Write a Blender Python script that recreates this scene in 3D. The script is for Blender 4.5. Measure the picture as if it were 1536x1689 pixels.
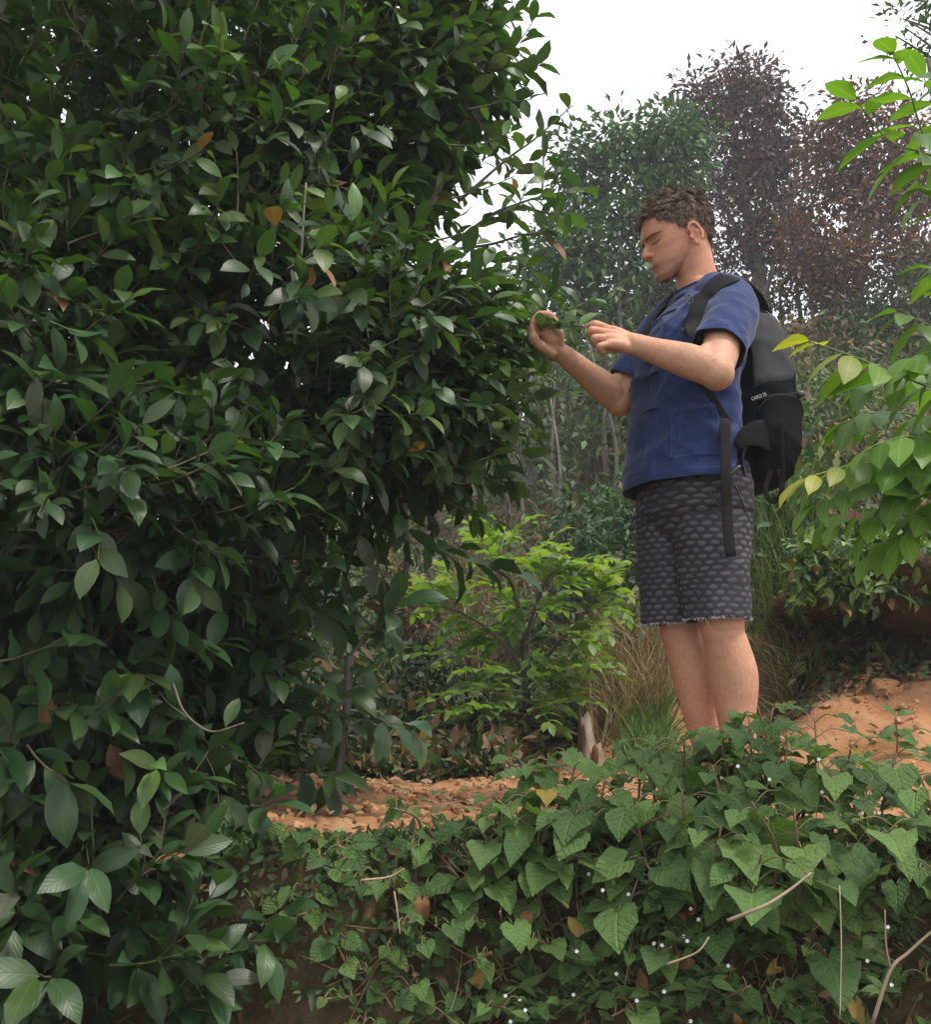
import bpy, bmesh, math, random
import numpy as np
from mathutils import Vector, Matrix

for _o in list(bpy.data.objects):
    bpy.data.objects.remove(_o)
S = bpy.context.scene
COL = S.collection
R = math.radians
rng = np.random.default_rng(11)
random.seed(11)

# ------------------------------------------------------------ camera
FPX = 1647.0            # focal length in photo pixels (photo 1536 x 1689)
PITCH = R(10)
CAMZ = 0.33             # eye height over the upper terrace (the photographer stands on the lower one)
cam_d = bpy.data.cameras.new('camera')
cam_d.sensor_fit = 'HORIZONTAL'
cam_d.angle = 2 * math.atan(768 / FPX)
cam_d.clip_start = 0.05
cam_d.clip_end = 600
cam = bpy.data.objects.new('camera', cam_d)
COL.objects.link(cam)
cam.location = (0, 0, CAMZ)
cam.rotation_euler = (math.pi / 2 + PITCH, 0, 0)
S.camera = cam

# ------------------------------------------------------------ sky, sun, exposure
SUN_EL, SUN_AZ = R(62), R(120)       # azimuth measured from +Y towards +X
W = bpy.data.worlds.new('World')
S.world = W
W.use_nodes = True
wn, wl = W.node_tree.nodes, W.node_tree.links
wn.clear()
w_out = wn.new('ShaderNodeOutputWorld')
w_bg = wn.new('ShaderNodeBackground')
w_sky = wn.new('ShaderNodeTexSky')
w_sky.sky_type = 'NISHITA'
w_sky.sun_disc = False
w_sky.sun_elevation = SUN_EL
w_sky.sun_rotation = SUN_AZ
w_mix = wn.new('ShaderNodeMix')
w_mix.data_type = 'RGBA'
w_mix.inputs[0].default_value = 0.93                      # closed cloud cover hides nearly all blue
w_mix.inputs[7].default_value = (10.6, 10.8, 11.2, 1)
wl.new(w_sky.outputs[0], w_mix.inputs[6])
wl.new(w_mix.outputs[2], w_bg.inputs[0])
w_bg.inputs[1].default_value = 0.10
wl.new(w_bg.outputs[0], w_out.inputs[0])
sun_d = bpy.data.lights.new('sun', 'SUN')
sun_d.energy = 2.0
sun_d.angle = R(11)
sun_d.color = (1.0, 0.95, 0.87)
sun = bpy.data.objects.new('sun', sun_d)
COL.objects.link(sun)
_sd = Vector((math.sin(SUN_AZ) * math.cos(SUN_EL), math.cos(SUN_AZ) * math.cos(SUN_EL), math.sin(SUN_EL)))
sun.rotation_euler = (-_sd).to_track_quat('-Z', 'Y').to_euler()
S.view_settings.view_transform = 'Standard'
S.view_settings.look = 'None'
S.view_settings.gamma = 1
S.view_settings.exposure = 0.65
S.view_settings.use_curve_mapping = False
S.render.engine = 'CYCLES'
S.cycles.max_bounces = 6
S.cycles.diffuse_bounces = 3
S.cycles.glossy_bounces = 2
S.cycles.transmission_bounces = 4
S.cycles.transparent_max_bounces = 4
S.cycles.use_denoising = True

# ------------------------------------------------------------ helpers
def U(px, py, Y):
    """photo pixel + distance along the ground -> world point"""
    u = (px - 768.0) / FPX
    v = -(py - 844.5) / FPX
    y = math.cos(PITCH) - v * math.sin(PITCH)
    z = math.sin(PITCH) + v * math.cos(PITCH)
    return np.array([u / y * Y, Y, CAMZ + z / y * Y])

def pxm(py, Y):
    """photo pixels per metre at that row and distance"""
    v = -(py - 844.5) / FPX
    return FPX * (math.cos(PITCH) - v * math.sin(PITCH)) / Y

def proj(P):
    P = np.asarray(P, float)
    d = P - np.array([0, 0, CAMZ])
    c, s = math.cos(PITCH), math.sin(PITCH)
    dep = d[..., 1] * c + d[..., 2] * s
    up = -d[..., 1] * s + d[..., 2] * c
    return 768 + FPX * d[..., 0] / dep, 844.5 - FPX * up / dep, dep

def nrm(a):
    a = np.asarray(a, float)
    n = np.linalg.norm(a, axis=-1, keepdims=True)
    return a / np.maximum(n, 1e-9)

def sstep(a, b, x):
    t = np.clip((np.asarray(x, float) - a) / (b - a), 0, 1)
    return t * t * (3 - 2 * t)

_h = np.random.default_rng(5).random((64, 64, 64)).astype(np.float32)
def vnoise(P, f=1.0, seed=0):
    """smooth value noise, roughly -1..1"""
    P = np.asarray(P, float) * f + seed * 17.31
    i = np.floor(P).astype(int)
    t = P - i
    t = t * t * (3 - 2 * t)
    r = 0
    for dx in (0, 1):
        for dy in (0, 1):
            for dz in (0, 1):
                w = (t[..., 0] if dx else 1 - t[..., 0]) * (t[..., 1] if dy else 1 - t[..., 1]) * (t[..., 2] if dz else 1 - t[..., 2])
                r = r + w * _h[(i[..., 0] + dx) & 63, (i[..., 1] + dy) & 63, (i[..., 2] + dz) & 63]
    return r * 2 - 1

def fbm(P, f=1.0, o=4, seed=0):
    r, a = 0, 1.0
    for k in range(o):
        r = r + a * vnoise(P, f * 2 ** k, seed + k)
        a *= 0.5
    return r / 1.6

def mesh_np(name, V, Fc, uv=None, col=None, smooth=True):
    """Fc: list of int arrays (n,3)/(n,4)"""
    if not isinstance(Fc, (list, tuple)):
        Fc = [Fc]
    Fc = [np.asarray(f, np.int32) for f in Fc if len(f)]
    me = bpy.data.meshes.new(name)
    V = np.asarray(V, np.float32)
    me.vertices.add(len(V))
    me.vertices.foreach_set('co', V.ravel())
    lv = np.concatenate([f.ravel() for f in Fc])
    cnt = np.concatenate([np.full(len(f), f.shape[1], np.int32) for f in Fc])
    st = np.concatenate([[0], np.cumsum(cnt)[:-1]]).astype(np.int32)
    me.loops.add(len(lv))
    me.loops.foreach_set('vertex_index', lv)
    me.polygons.add(len(cnt))
    me.polygons.foreach_set('loop_start', st)
    me.polygons.foreach_set('use_smooth', np.full(len(cnt), smooth, bool))
    if uv is not None:
        l = me.uv_layers.new(name='UVMap')
        l.data.foreach_set('uv', np.asarray(uv, np.float32)[lv].ravel())
    if col is not None:
        a = me.color_attributes.new('tint', 'FLOAT_COLOR', 'POINT')
        c = np.ones((len(V), 4), np.float32)
        c[:, :3] = col
        a.data.foreach_set('color', c.ravel())
    me.update(calc_edges=True)
    me.validate()
    return me

def put(name, me, mat, parent=None, color=None):
    o = bpy.data.objects.new(name, me)
    COL.objects.link(o)
    if mat is not None and len(me.materials) == 0:
        me.materials.append(mat)
    if parent is not None:
        o.parent = parent
    if color is not None:
        o.color = (*color, 1)
    return o

def tag(o, label=None, cat=None, group=None, kind=None):
    if label: o['label'] = label
    if cat: o['category'] = cat
    if group: o['group'] = group
    if kind: o['kind'] = kind
    return o

def empty(name, loc, label, cat, group=None):
    o = bpy.data.objects.new(name, None)
    o.empty_display_size = 0.1
    COL.objects.link(o)
    o.location = tuple(loc)
    return tag(o, label, cat, group)

class Acc:
    """collects vertices and faces in world space; build() makes one mesh, moved into its parent's frame"""
    def __init__(s):
        s.V, s.F3, s.F4, s.uv, s.col, s.n = [], [], [], [], [], 0
    def add(s, V, F3=None, F4=None, uv=None, col=(1, 1, 1)):
        V = np.asarray(V, float)
        s.V.append(V)
        if F3 is not None and len(F3): s.F3.append(np.asarray(F3) + s.n)
        if F4 is not None and len(F4): s.F4.append(np.asarray(F4) + s.n)
        s.uv.append(np.zeros((len(V), 2)) if uv is None else uv)
        c = np.asarray(col, float)
        s.col.append(np.tile(c, (len(V), 1)) if c.ndim == 1 else c)
        s.n += len(V)
    def arrays(s):
        F = []
        if s.F3: F.append(np.concatenate(s.F3))
        if s.F4: F.append(np.concatenate(s.F4))
        return np.concatenate(s.V), F, np.concatenate(s.uv), np.concatenate(s.col)
    def build(s, name, mat, parent=None, smooth=True, kind=None):
        V, F, uv, col = s.arrays()
        if parent is not None:
            V = V - np.array(parent.matrix_basis.translation if parent.parent is None else (parent.parent.matrix_basis.translation + parent.matrix_basis.translation))
        o = put(name, mesh_np(name, V, F, uv, col, smooth), mat, parent)
        if kind: o['kind'] = kind
        return o

def frames(P):
    """tangents and two normals along a polyline by parallel transport"""
    P = np.asarray(P, float)
    T = nrm(np.gradient(P, axis=0))
    a = np.array([0, 0, 1.0]) if abs(T[0][2]) < 0.9 else np.array([1.0, 0, 0])
    N = [nrm(np.cross(np.cross(T[0], a), T[0]))]
    for i in range(1, len(P)):
        n = N[-1] - T[i] * np.dot(N[-1], T[i])
        N.append(nrm(n))
    N = np.array(N)
    return T, N, np.cross(T, N)

def tube(P, r, k=6, cap=True, ratio=1.0, N0=None):
    """round (or elliptic) tube along a polyline"""
    P = np.asarray(P, float)
    r = np.broadcast_to(np.asarray(r, float), (len(P),))
    T, N, B = frames(P)
    if N0 is not None:
        N = nrm(np.asarray(N0) - T * np.sum(T * np.asarray(N0), axis=1, keepdims=True))
        B = np.cross(T, N)
    a = np.linspace(0, 2 * math.pi, k, endpoint=False)
    ring = np.cos(a)[None, :, None] * N[:, None, :] * ratio + np.sin(a)[None, :, None] * B[:, None, :]
    V = (P[:, None, :] + ring * r[:, None, None]).reshape(-1, 3)
    n = len(P)
    i, j = np.meshgrid(np.arange(n - 1), np.arange(k), indexing='ij')
    j2 = (j + 1) % k
    F4 = np.stack([i * k + j, i * k + j2, (i + 1) * k + j2, (i + 1) * k + j], -1).reshape(-1, 4)
    F3 = None
    if cap:
        V = np.vstack([V, P[0], P[-1]])
        c0, c1 = n * k, n * k + 1
        jj = np.arange(k); j2 = (jj + 1) % k
        F3 = np.vstack([np.stack([np.full(k, c0), j2, jj], -1), np.stack([np.full(k, c1), (n - 1) * k + jj, (n - 1) * k + j2], -1)])
    uv = np.zeros((len(V), 2))
    ln = np.concatenate([[0], np.cumsum(np.linalg.norm(np.diff(P, axis=0), axis=1))])
    uv[:n * k, 0] = np.tile(a / (2 * math.pi), n)
    uv[:n * k, 1] = np.repeat(ln, k)
    return V, F3, F4, uv

def curve(pts, n=8):
    """Catmull-Rom through the points"""
    P = np.asarray(pts, float)
    if len(P) == 2:
        t = np.linspace(0, 1, n)[:, None]
        return P[0] * (1 - t) + P[1] * t
    Q = np.vstack([2 * P[0] - P[1], P, 2 * P[-1] - P[-2]])
    out = []
    for i in range(len(P) - 1):
        p0, p1, p2, p3 = Q[i:i + 4]
        for t in np.linspace(0, 1, n, endpoint=False):
            out.append(0.5 * ((2 * p1) + (p2 - p0) * t + (2 * p0 - 5 * p1 + 4 * p2 - p3) * t * t + (3 * p1 - p0 - 3 * p2 + p3) * t ** 3))
    out.append(P[-1])
    return np.array(out)

# ------------------------------------------------------------ leaves
def leaf_proto(kind='ellip', rows=7, width=0.42, fold=0.25, droop=0.6, wave=0.0, serr=0.0, seed=0):
    """unit-length leaf: base at origin, runs along +Y, face normal +Z. returns V, F3, uv"""
    g = np.random.default_rng(seed)
    t = np.linspace(0, 1, rows + 2)[1:-1]
    if kind == 'ellip':
        w = np.sin(math.pi * np.clip(t, 0, 1) ** 0.95) ** 0.85
        w *= 1 - 0.35 * sstep(0.78, 1.0, t)
    elif kind == 'heart':
        t = np.array([0, .04, .10, .20, .31, .43, .56, .70, .83, .93])
        w = np.array([.34, .62, .84, .97, 1.0, .94, .79, .56, .32, .14])
    elif kind == 'lance':
        w = np.sin(math.pi * t ** 0.7) ** 1.1
    elif kind == 'blade':
        w = (1 - t) ** 0.6
    else:
        w = np.sin(math.pi * t) ** 0.7
    hw = 0.5 * width * w
    if serr:
        hw = hw * (1 + serr * np.where(np.arange(len(t)) % 2, 1, -1))
    # bend along the length
    ds = 1.0 / 24
    ang = -droop * (np.linspace(0, 1, 25) ** 1.3)
    y = np.concatenate([[0], np.cumsum(np.cos(ang))[:-1] * ds])
    z = np.concatenate([[0], np.cumsum(np.sin(ang))[:-1] * ds])
    s = np.linspace(0, 1, 25)
    def at(tt): return np.interp(tt, s, y), np.interp(tt, s, z), np.interp(tt, s, ang)
    V, uv = [], []
    y0 = 0.0
    V.append([0, 0.12 if kind == 'heart' else 0, 0]); uv.append([.5, 0])
    if kind == 'heart': V[0] = [0, at(.12)[0], at(.12)[1]]
    for k, tt in enumerate(t):
        yy, zz, an = at(max(tt, 0))
        mid = at(max(tt, 0.14 if kind == 'heart' else 0))
        ph = g.random() * 6.28
        for sgn in (-1, 0, 1):
            if sgn == 0:
                V.append([0, mid[0], mid[1]]); uv.append([.5, tt])
            else:
                x = sgn * hw[k]
                lift = abs(x) * fold + wave * hw[k] * math.sin(tt * 17 + ph * 0.6 + (1.6 if sgn > 0 else 0))
                ys = yy - ((0.13, .09, .03)[k] * width if kind == 'heart' and k < 3 else 0)
                V.append([x * math.cos(fold * 0.6), ys - math.sin(an) * lift, zz + math.cos(an) * lift])
                uv.append([.5 + sgn * 0.5 * (hw[k] / (0.5 * width)), tt])
    yy, zz, an = at(1.0)
    V.append([0, yy, zz]); uv.append([.5, 1])
    n = len(t)
    F = [[0, 2, 1], [0, 3, 2]]
    for k in range(n - 1):
        a = 1 + 3 * k; b = a + 3
        F += [[a, a + 1, b + 1], [a, b + 1, b], [a + 1, a + 2, b + 2], [a + 1, b + 2, b + 1]]
    a = 1 + 3 * (n - 1); tip = a + 3
    F += [[a, a + 1, tip], [a + 1, a + 2, tip]]
    return np.array(V, float), np.array(F, int), np.array(uv, float)

class Leaves:
    """list of placed leaves"""
    def __init__(s): s.p, s.M, s.k, s.c, s.w = [], [], [], [], []
    def add(s, p, d, n, size, proto, col, weight=0.0):
        d = d / (np.linalg.norm(d) + 1e-9)
        x = np.cross(d, n); x /= (np.linalg.norm(x) + 1e-9)
        nn = np.cross(x, d)
        s.p.append(p); s.M.append(np.stack([x, d, nn], 1) * size); s.k.append(proto); s.c.append(col); s.w.append(weight)
    def __len__(s): return len(s.p)

def leaves_mesh(acc, L, idx, protos):
    p = np.array(L.p); M = np.array(L.M); k = np.array(L.k); c = np.array(L.c)
    for q, (V, F, uv) in enumerate(protos):
        ii = idx[k[idx] == q]
        if not len(ii): continue
        VV = np.einsum('nij,vj->nvi', M[ii], V) + p[ii][:, None, :]
        nv = len(V)
        FF = (F[None] + (np.arange(len(ii)) * nv)[:, None, None]).reshape(-1, 3)
        acc.add(VV.reshape(-1, 3), FF, None, np.tile(uv, (len(ii), 1)), np.repeat(c[ii], nv, axis=0))

def leaf_objects(L, idx, meshes, parent, name='leaf', origin=None):
    """one object for each leaf, mesh data shared"""
    org = np.array(parent.matrix_basis.translation) if origin is None else origin
    for i in idx:
        o = bpy.data.objects.new(name, meshes[L.k[i]])
        m = Matrix.Identity(4)
        Mi = L.M[i]
        for a in range(3):
            for b in range(3):
                m[a][b] = Mi[a][b]
        for a in range(3):
            m[a][3] = L.p[i][a] - org[a]
        o.parent = parent
        o.matrix_basis = m
        o.color = (*L.c[i], 1)
        COL.objects.link(o)

def proto_meshes(protos, mat, name):
    out = []
    for V, F, uv in protos:
        me = mesh_np(name, V, F, uv, np.ones((len(V), 3)))
        me.materials.append(mat)
        out.append(me)
    return out

# ------------------------------------------------------------ materials
def new_mat(name):
    m = bpy.data.materials.new(name)
    m.use_nodes = True
    nt = m.node_tree
    nt.nodes.clear()
    out = nt.nodes.new('ShaderNodeOutputMaterial')
    return m, nt.nodes, nt.links, out

def N_(nodes, t, **kw):
    n = nodes.new(t)
    for k, v in kw.items(): setattr(n, k, v)
    return n

def mixc(nodes, links, fac, a, b, mode='MIX'):
    m = nodes.new('ShaderNodeMix'); m.data_type = 'RGBA'; m.blend_type = mode
    for s, v in ((0, fac), (6, a), (7, b)):
        if hasattr(v, 'is_linked') or hasattr(v, 'links'): links.new(v, m.inputs[s])
        elif isinstance(v, (tuple, list)): m.inputs[s].default_value = (*v, 1) if len(v) == 3 else v
        else: m.inputs[s].default_value = v
    return m.outputs[2]

def math_(nodes, links, op, a, b=None, c=None):
    m = nodes.new('ShaderNodeMath'); m.operation = op
    for s, v in ((0, a), (1, b), (2, c)):
        if v is None: continue
        if hasattr(v, 'links'): links.new(v, m.inputs[s])
        else: m.inputs[s].default_value = v
    return m.outputs[0]

def ramp(nodes, links, fac, stops):
    r = nodes.new('ShaderNodeValToRGB')
    e = r.color_ramp.elements
    while len(e) < len(stops): e.new(0.5)
    for q, (p, c) in zip(e, stops):
        q.position = p; q.color = (*c, 1) if len(c) == 3 else c
    links.new(fac, r.inputs[0])
    return r.outputs[0]

def noise(nodes, links, scale, detail=4, vec=None, rough=0.55):
    n = nodes.new('ShaderNodeTexNoise')
    n.inputs['Scale'].default_value = scale; n.inputs['Detail'].default_value = detail; n.inputs['Roughness'].default_value = rough
    if vec is not None: links.new(vec, n.inputs['Vector'])
    return n.outputs[0]

def leaf_mat(name, rough=0.38, trans=0.25, veins=9.0, bump=0.25, spec=0.5, vein_col=1.35, under=1.25, tcol=(1.6, 1.9, 0.5), rugose=0.0):
    """colour = object colour x vertex tint; veins from the leaf's own UV"""
    m, n, l, out = new_mat(name)
    oi = n.new('ShaderNodeObjectInfo')
    at = N_(n, 'ShaderNodeAttribute', attribute_name='tint')
    base = mixc(n, l, 1.0, oi.outputs['Color'], at.outputs['Color'], 'MULTIPLY')
    uv = n.new('ShaderNodeUVMap')
    sp = n.new('ShaderNodeSeparateXYZ'); l.new(uv.outputs[0], sp.inputs[0])
    au = math_(n, l, 'ABSOLUTE', math_(n, l, 'SUBTRACT', sp.outputs[0], 0.5))
    ph = math_(n, l, 'SUBTRACT', sp.outputs[1], math_(n, l, 'MULTIPLY', au, 0.75))
    side = math_(n, l, 'POWER', math_(n, l, 'ABSOLUTE', math_(n, l, 'SINE', math_(n, l, 'MULTIPLY', ph, veins * math.pi))), 6.0)
    mid = math_(n, l, 'SUBTRACT', 1.0, math_(n, l, 'SMOOTH_MIN', math_(n, l, 'MULTIPLY', au, 22.0), 1.0, 0.2))
    mid = math_(n, l, 'MAXIMUM', mid, 0.0)
    geo = n.new('ShaderNodeNewGeometry')
    mott = noise(n, l, 14, 3, geo.outputs['Position'])
    c1 = mixc(n, l, math_(n, l, 'MULTIPLY', mott, 0.55), base, mixc(n, l, 1.0, base, (0.62, 0.66, 0.60), 'MULTIPLY'))
    c2 = mixc(n, l, math_(n, l, 'MULTIPLY', mid, 0.55), c1, mixc(n, l, 1.0, c1, (vein_col * 1.3, vein_col * 1.25, vein_col), 'MULTIPLY'))
    c3 = mixc(n, l, math_(n, l, 'MULTIPLY', geo.outputs['Backfacing'], 0.8), c2, mixc(n, l, 1.0, c2, (under, under, under * 1.05), 'MULTIPLY'))
    bs = n.new('ShaderNodeBsdfPrincipled')
    l.new(c3, bs.inputs['Base Color'])
    rr = math_(n, l, 'ADD', rough - 0.08, math_(n, l, 'MULTIPLY', mott, 0.2))
    l.new(math_(n, l, 'ADD', rr, math_(n, l, 'MULTIPLY', geo.outputs['Backfacing'], 0.25)), bs.inputs['Roughness'])
    bs.inputs['Specular IOR Level'].default_value = spec
    if bump:
        b = n.new('ShaderNodeBump'); b.inputs['Strength'].default_value = bump; b.inputs['Distance'].default_value = 0.004
        h = math_(n, l, 'ADD', math_(n, l, 'MULTIPLY', side, -0.5), math_(n, l, 'MULTIPLY', mid, -0.9))
        h = math_(n, l, 'ADD', h, math_(n, l, 'MULTIPLY', noise(n, l, 90, 2, geo.outputs['Position']), 0.5))
        if rugose:
            h = math_(n, l, 'ADD', h, math_(n, l, 'MULTIPLY', noise(n, l, 170, 3, geo.outputs['Position']), rugose))
        l.new(h, b.inputs['Height']); l.new(b.outputs[0], bs.inputs['Normal'])
    tr = n.new('ShaderNodeBsdfTranslucent')
    l.new(mixc(n, l, 1.0, c2, tcol, 'MULTIPLY'), tr.inputs[0])
    mx = n.new('ShaderNodeMixShader'); mx.inputs[0].default_value = trans
    l.new(bs.outputs[0], mx.inputs[1]); l.new(tr.outputs[0], mx.inputs[2])
    l.new(mx.outputs[0], out.inputs[0])
    return m

def flat_leaf_mat(name, trans=0.2, rough=0.55, spec=0.35):
    """small far leaves: tint only"""
    m, n, l, out = new_mat(name)
    at = N_(n, 'ShaderNodeAttribute', attribute_name='tint')
    oi = n.new('ShaderNodeObjectInfo')
    c = mixc(n, l, 1.0, oi.outputs['Color'], at.outputs['Color'], 'MULTIPLY')
    bs = n.new('ShaderNodeBsdfPrincipled'); l.new(c, bs.inputs['Base Color'])
    bs.inputs['Roughness'].default_value = rough; bs.inputs['Specular IOR Level'].default_value = spec
    tr = n.new('ShaderNodeBsdfTranslucent'); l.new(mixc(n, l, 1.0, c, (1.4, 1.6, 0.6), 'MULTIPLY'), tr.inputs[0])
    mx = n.new('ShaderNodeMixShader'); mx.inputs[0].default_value = trans
    l.new(bs.outputs[0], mx.inputs[1]); l.new(tr.outputs[0], mx.inputs[2]); l.new(mx.outputs[0], out.inputs[0])
    return m

def bark_mat(name, a, b, scale=18, bump=0.6):
    m, n, l, out = new_mat(name)
    tc = n.new('ShaderNodeTexCoord')
    mp = n.new('ShaderNodeMapping'); mp.inputs['Scale'].default_value = (1, 1, 0.3); l.new(tc.outputs['Object'], mp.inputs[0])
    f = noise(n, l, scale, 6, mp.outputs[0])
    f2 = noise(n, l, scale * 0.25, 3, tc.outputs['Object'])
    c = ramp(n, l, f, [(0.32, a), (0.68, b)])
    c = mixc(n, l, math_(n, l, 'MULTIPLY', f2, 0.6), c, tuple(x * 0.55 for x in a))
    at = N_(n, 'ShaderNodeAttribute', attribute_name='tint')
    c = mixc(n, l, 1.0, c, at.outputs['Color'], 'MULTIPLY')
    bs = n.new('ShaderNodeBsdfPrincipled'); l.new(c, bs.inputs['Base Color']); bs.inputs['Roughness'].default_value = 0.85
    bp = n.new('ShaderNodeBump'); bp.inputs['Strength'].default_value = bump; bp.inputs['Distance'].default_value = 0.01
    l.new(f, bp.inputs['Height']); l.new(bp.outputs[0], bs.inputs['Normal']); l.new(bs.outputs[0], out.inputs[0])
    return m

M_TEA = leaf_mat('tea_leaf', rough=0.40, trans=0.22, veins=8, bump=0.13, spec=0.42)
M_HEART = leaf_mat('heart_leaf', rough=0.5, trans=0.25, veins=6, bump=0.75, spec=0.25, rugose=1.6)
M_PINN = leaf_mat('pinnate_leaf', rough=0.42, trans=0.42, veins=10, bump=0.12, spec=0.4, tcol=(1.6, 1.8, 0.45))
M_SMALL = flat_leaf_mat('small_leaf')
M_DRY = flat_leaf_mat('dry_leaf', trans=0.12, rough=0.8, spec=0.1)
M_TWIG = bark_mat('twig_bark', (0.10, 0.075, 0.05), (0.20, 0.16, 0.11), 40, 0.3)
M_BARK = bark_mat('grey_bark', (0.075, 0.065, 0.052), (0.22, 0.20, 0.165), 16)
M_PALEBARK = bark_mat('pale_bark', (0.16, 0.14, 0.115), (0.34, 0.30, 0.25), 14)
M_STEM = flat_leaf_mat('green_stem', trans=0.0, rough=0.6)
# ============================================================ terrain
def edge_y(X):
    """where the upper terrace breaks off towards the camera"""
    X = np.asarray(X, float)
    return 2.30 - 0.10 * sstep(0.0, 0.6, X) + 0.06 * np.sin(X * 3.1) + 0.03 * np.sin(X * 7.7 + 1)

def ground_h(X, Y):
    X = np.asarray(X, float); Y = np.asarray(Y, float)
    P = np.stack([X, Y, np.zeros_like(X)], -1)
    h = 0.035 * fbm(P, 2.2, 3, 1) + 0.012 * fbm(P, 9, 2, 4)
    # lower terrace and bank
    e = edge_y(X)
    d = e - Y
    bank = -1.20 * (0.55 * sstep(0.0, 0.30, d) + 0.45 * sstep(0.15, 1.0, d))
    bank = bank + 0.05 * fbm(P, 5, 3, 7) * sstep(0.0, 0.15, d) * (1 - sstep(1.2, 1.8, d))
    h = h + bank
    # hill behind
    foot = 6.0 - 1.3 * sstep(0.4, 1.6, X)
    slope_len = 13.0
    top = np.interp(X, [-14, -6, -2.5, 0, 1.5, 4, 9, 20], [1.2, 1.9, 2.9, 4.0, 4.5, 5.2, 5.6, 6.0])
    rise = top * sstep(0, 1, (Y - foot) / slope_len) ** 0.9
    h = h + rise + 0.18 * fbm(P, 0.5, 3, 3) * sstep(foot, foot + 3, Y)
    # cut bank of red earth on the right
    cut = 0.66 * sstep(4.30, 4.75, Y + 0.30 * fbm(P, 1.6, 3, 9) + 0.10 * fbm(P, 6, 2, 14)) * sstep(0.95, 1.5, X + 0.10 * np.sin(Y * 4) + .12 * fbm(P, 3, 2, 15))
    cut2 = 0.36 * sstep(3.15, 3.95, Y + 0.20 * fbm(P, 2.3, 3, 2)) * sstep(0.85, 1.6, X) + .05 * fbm(P, 4, 3, 16) * sstep(3.2, 3.6, Y) * sstep(.9, 1.3, X)
    low = 0.42 * sstep(4.2, 5.2, Y + 0.2 * fbm(P, 1.5, 2, 5)) * sstep(0.30, 0.9, X)
    h = h + np.maximum(cut + cut2, low)
    # far side falls gently away behind the crest
    h = h - 0.05 * np.maximum(Y - 22, 0)
    return h

def axis(segs):
    out = []
    for a, b, n in segs: out.append(np.linspace(a, b, n, endpoint=False))
    out.append([segs[-1][1]])
    return np.concatenate(out)
_gx = axis([(-160, -20, 14), (-20, -4, 32), (-4, -1.2, 30), (-1.2, 2.6, 165), (2.6, 6, 40), (6, 20, 28), (20, 160, 14)])
_gy = axis([(-20, 0.6, 14), (0.6, 1.4, 20), (1.4, 4.6, 160), (4.6, 9, 55), (9, 24, 45), (24, 160, 16)])
_X, _Y = np.meshgrid(_gx, _gy)
_Z = ground_h(_X, _Y)
_P = np.stack([_X, _Y, _Z], -1)
_fine = ((_X > -1.3) & (_X < 2.7) & (_Y > 1.3) & (_Y < 4.8))
_P[..., 2] += np.where(_fine, 0.012 * fbm(_P, 28, 2, 21), 0)
_P[..., 1] -= np.where(_fine, 0.05 * fbm(_P, 6, 3, 31), 0)
_ny, _nx = _X.shape
_i, _j = np.meshgrid(np.arange(_ny - 1), np.arange(_nx - 1), indexing='ij')
_F = np.stack([_i * _nx + _j, _i * _nx + _j + 1, (_i + 1) * _nx + _j + 1, (_i + 1) * _nx + _j], -1).reshape(-1, 4)
# soil type by place: red tilled terrace, cut bank; litter under the bushes; shade of the bank hollow painted in
def soil_mask(P):
    X, Y = P[..., 0], P[..., 1]
    n = 0.25 * fbm(P, 1.7, 3, 40)
    far_edge = np.interp(X, [-3, 0.1, 0.45, 0.9, 3], [3.75, 3.75, 4.6, 4.9, 4.55])
    m = sstep(0.15, -0.15, (Y + n) - far_edge) * sstep(-0.02, 0.12, Y - edge_y(X) + 0.3 * n)
    m = m * (1 - .75 * sstep(3.95, 4.25, Y + .5 * n) * sstep(1.1, 1.45, X + .4 * n))      # soil darkened to paint in the shade of the bank hollow
    return np.clip(m, 0, 1)
_sm = soil_mask(_P)
_col = np.stack([_sm, _sm, _sm], -1)
def soil_mat():
    m, n, l, out = new_mat('earth')
    geo = n.new('ShaderNodeNewGeometry'); pos = geo.outputs['Position']
    at = N_(n, 'ShaderNodeAttribute', attribute_name='tint')
    f = noise(n, l, 7, 8, pos, 0.62); g = noise(n, l, 40, 5, pos, 0.6)
    red = ramp(n, l, f, [(0.28, (0.20, 0.085, 0.036)), (0.48, (0.40, 0.20, 0.095)), (0.66, (0.50, 0.295, 0.165)), (0.8, (0.56, 0.40, 0.26))])
    red = mixc(n, l, math_(n, l, 'MULTIPLY', g, 0.55), red, (0.26, 0.125, 0.06))
    lit = ramp(n, l, f, [(0.3, (0.035, 0.028, 0.016)), (0.55, (0.085, 0.06, 0.03)), (0.75, (0.05, 0.06, 0.02))])
    c = mixc(n, l, at.outputs['Color'], lit, red)
    bs = n.new('ShaderNodeBsdfPrincipled'); l.new(c, bs.inputs['Base Color']); bs.inputs['Roughness'].default_value = 0.95
    bs.inputs['Specular IOR Level'].default_value = 0.1
    bp = n.new('ShaderNodeBump'); bp.inputs['Strength'].default_value = 0.8; bp.inputs['Distance'].default_value = 0.03
    l.new(math_(n, l, 'ADD', f, math_(n, l, 'MULTIPLY', g, 0.4)), bp.inputs['Height']); l.new(bp.outputs[0], bs.inputs['Normal'])
    l.new(bs.outputs[0], out.inputs[0])
    return m
M_SOIL = soil_mat()
ground = put('ground', mesh_np('ground', _P.reshape(-1, 3), _F, None, _col.reshape(-1, 3)), M_SOIL)
tag(ground, kind='structure')
def gz(x, y): return float(ground_h(np.array(x), np.array(y)))

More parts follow.
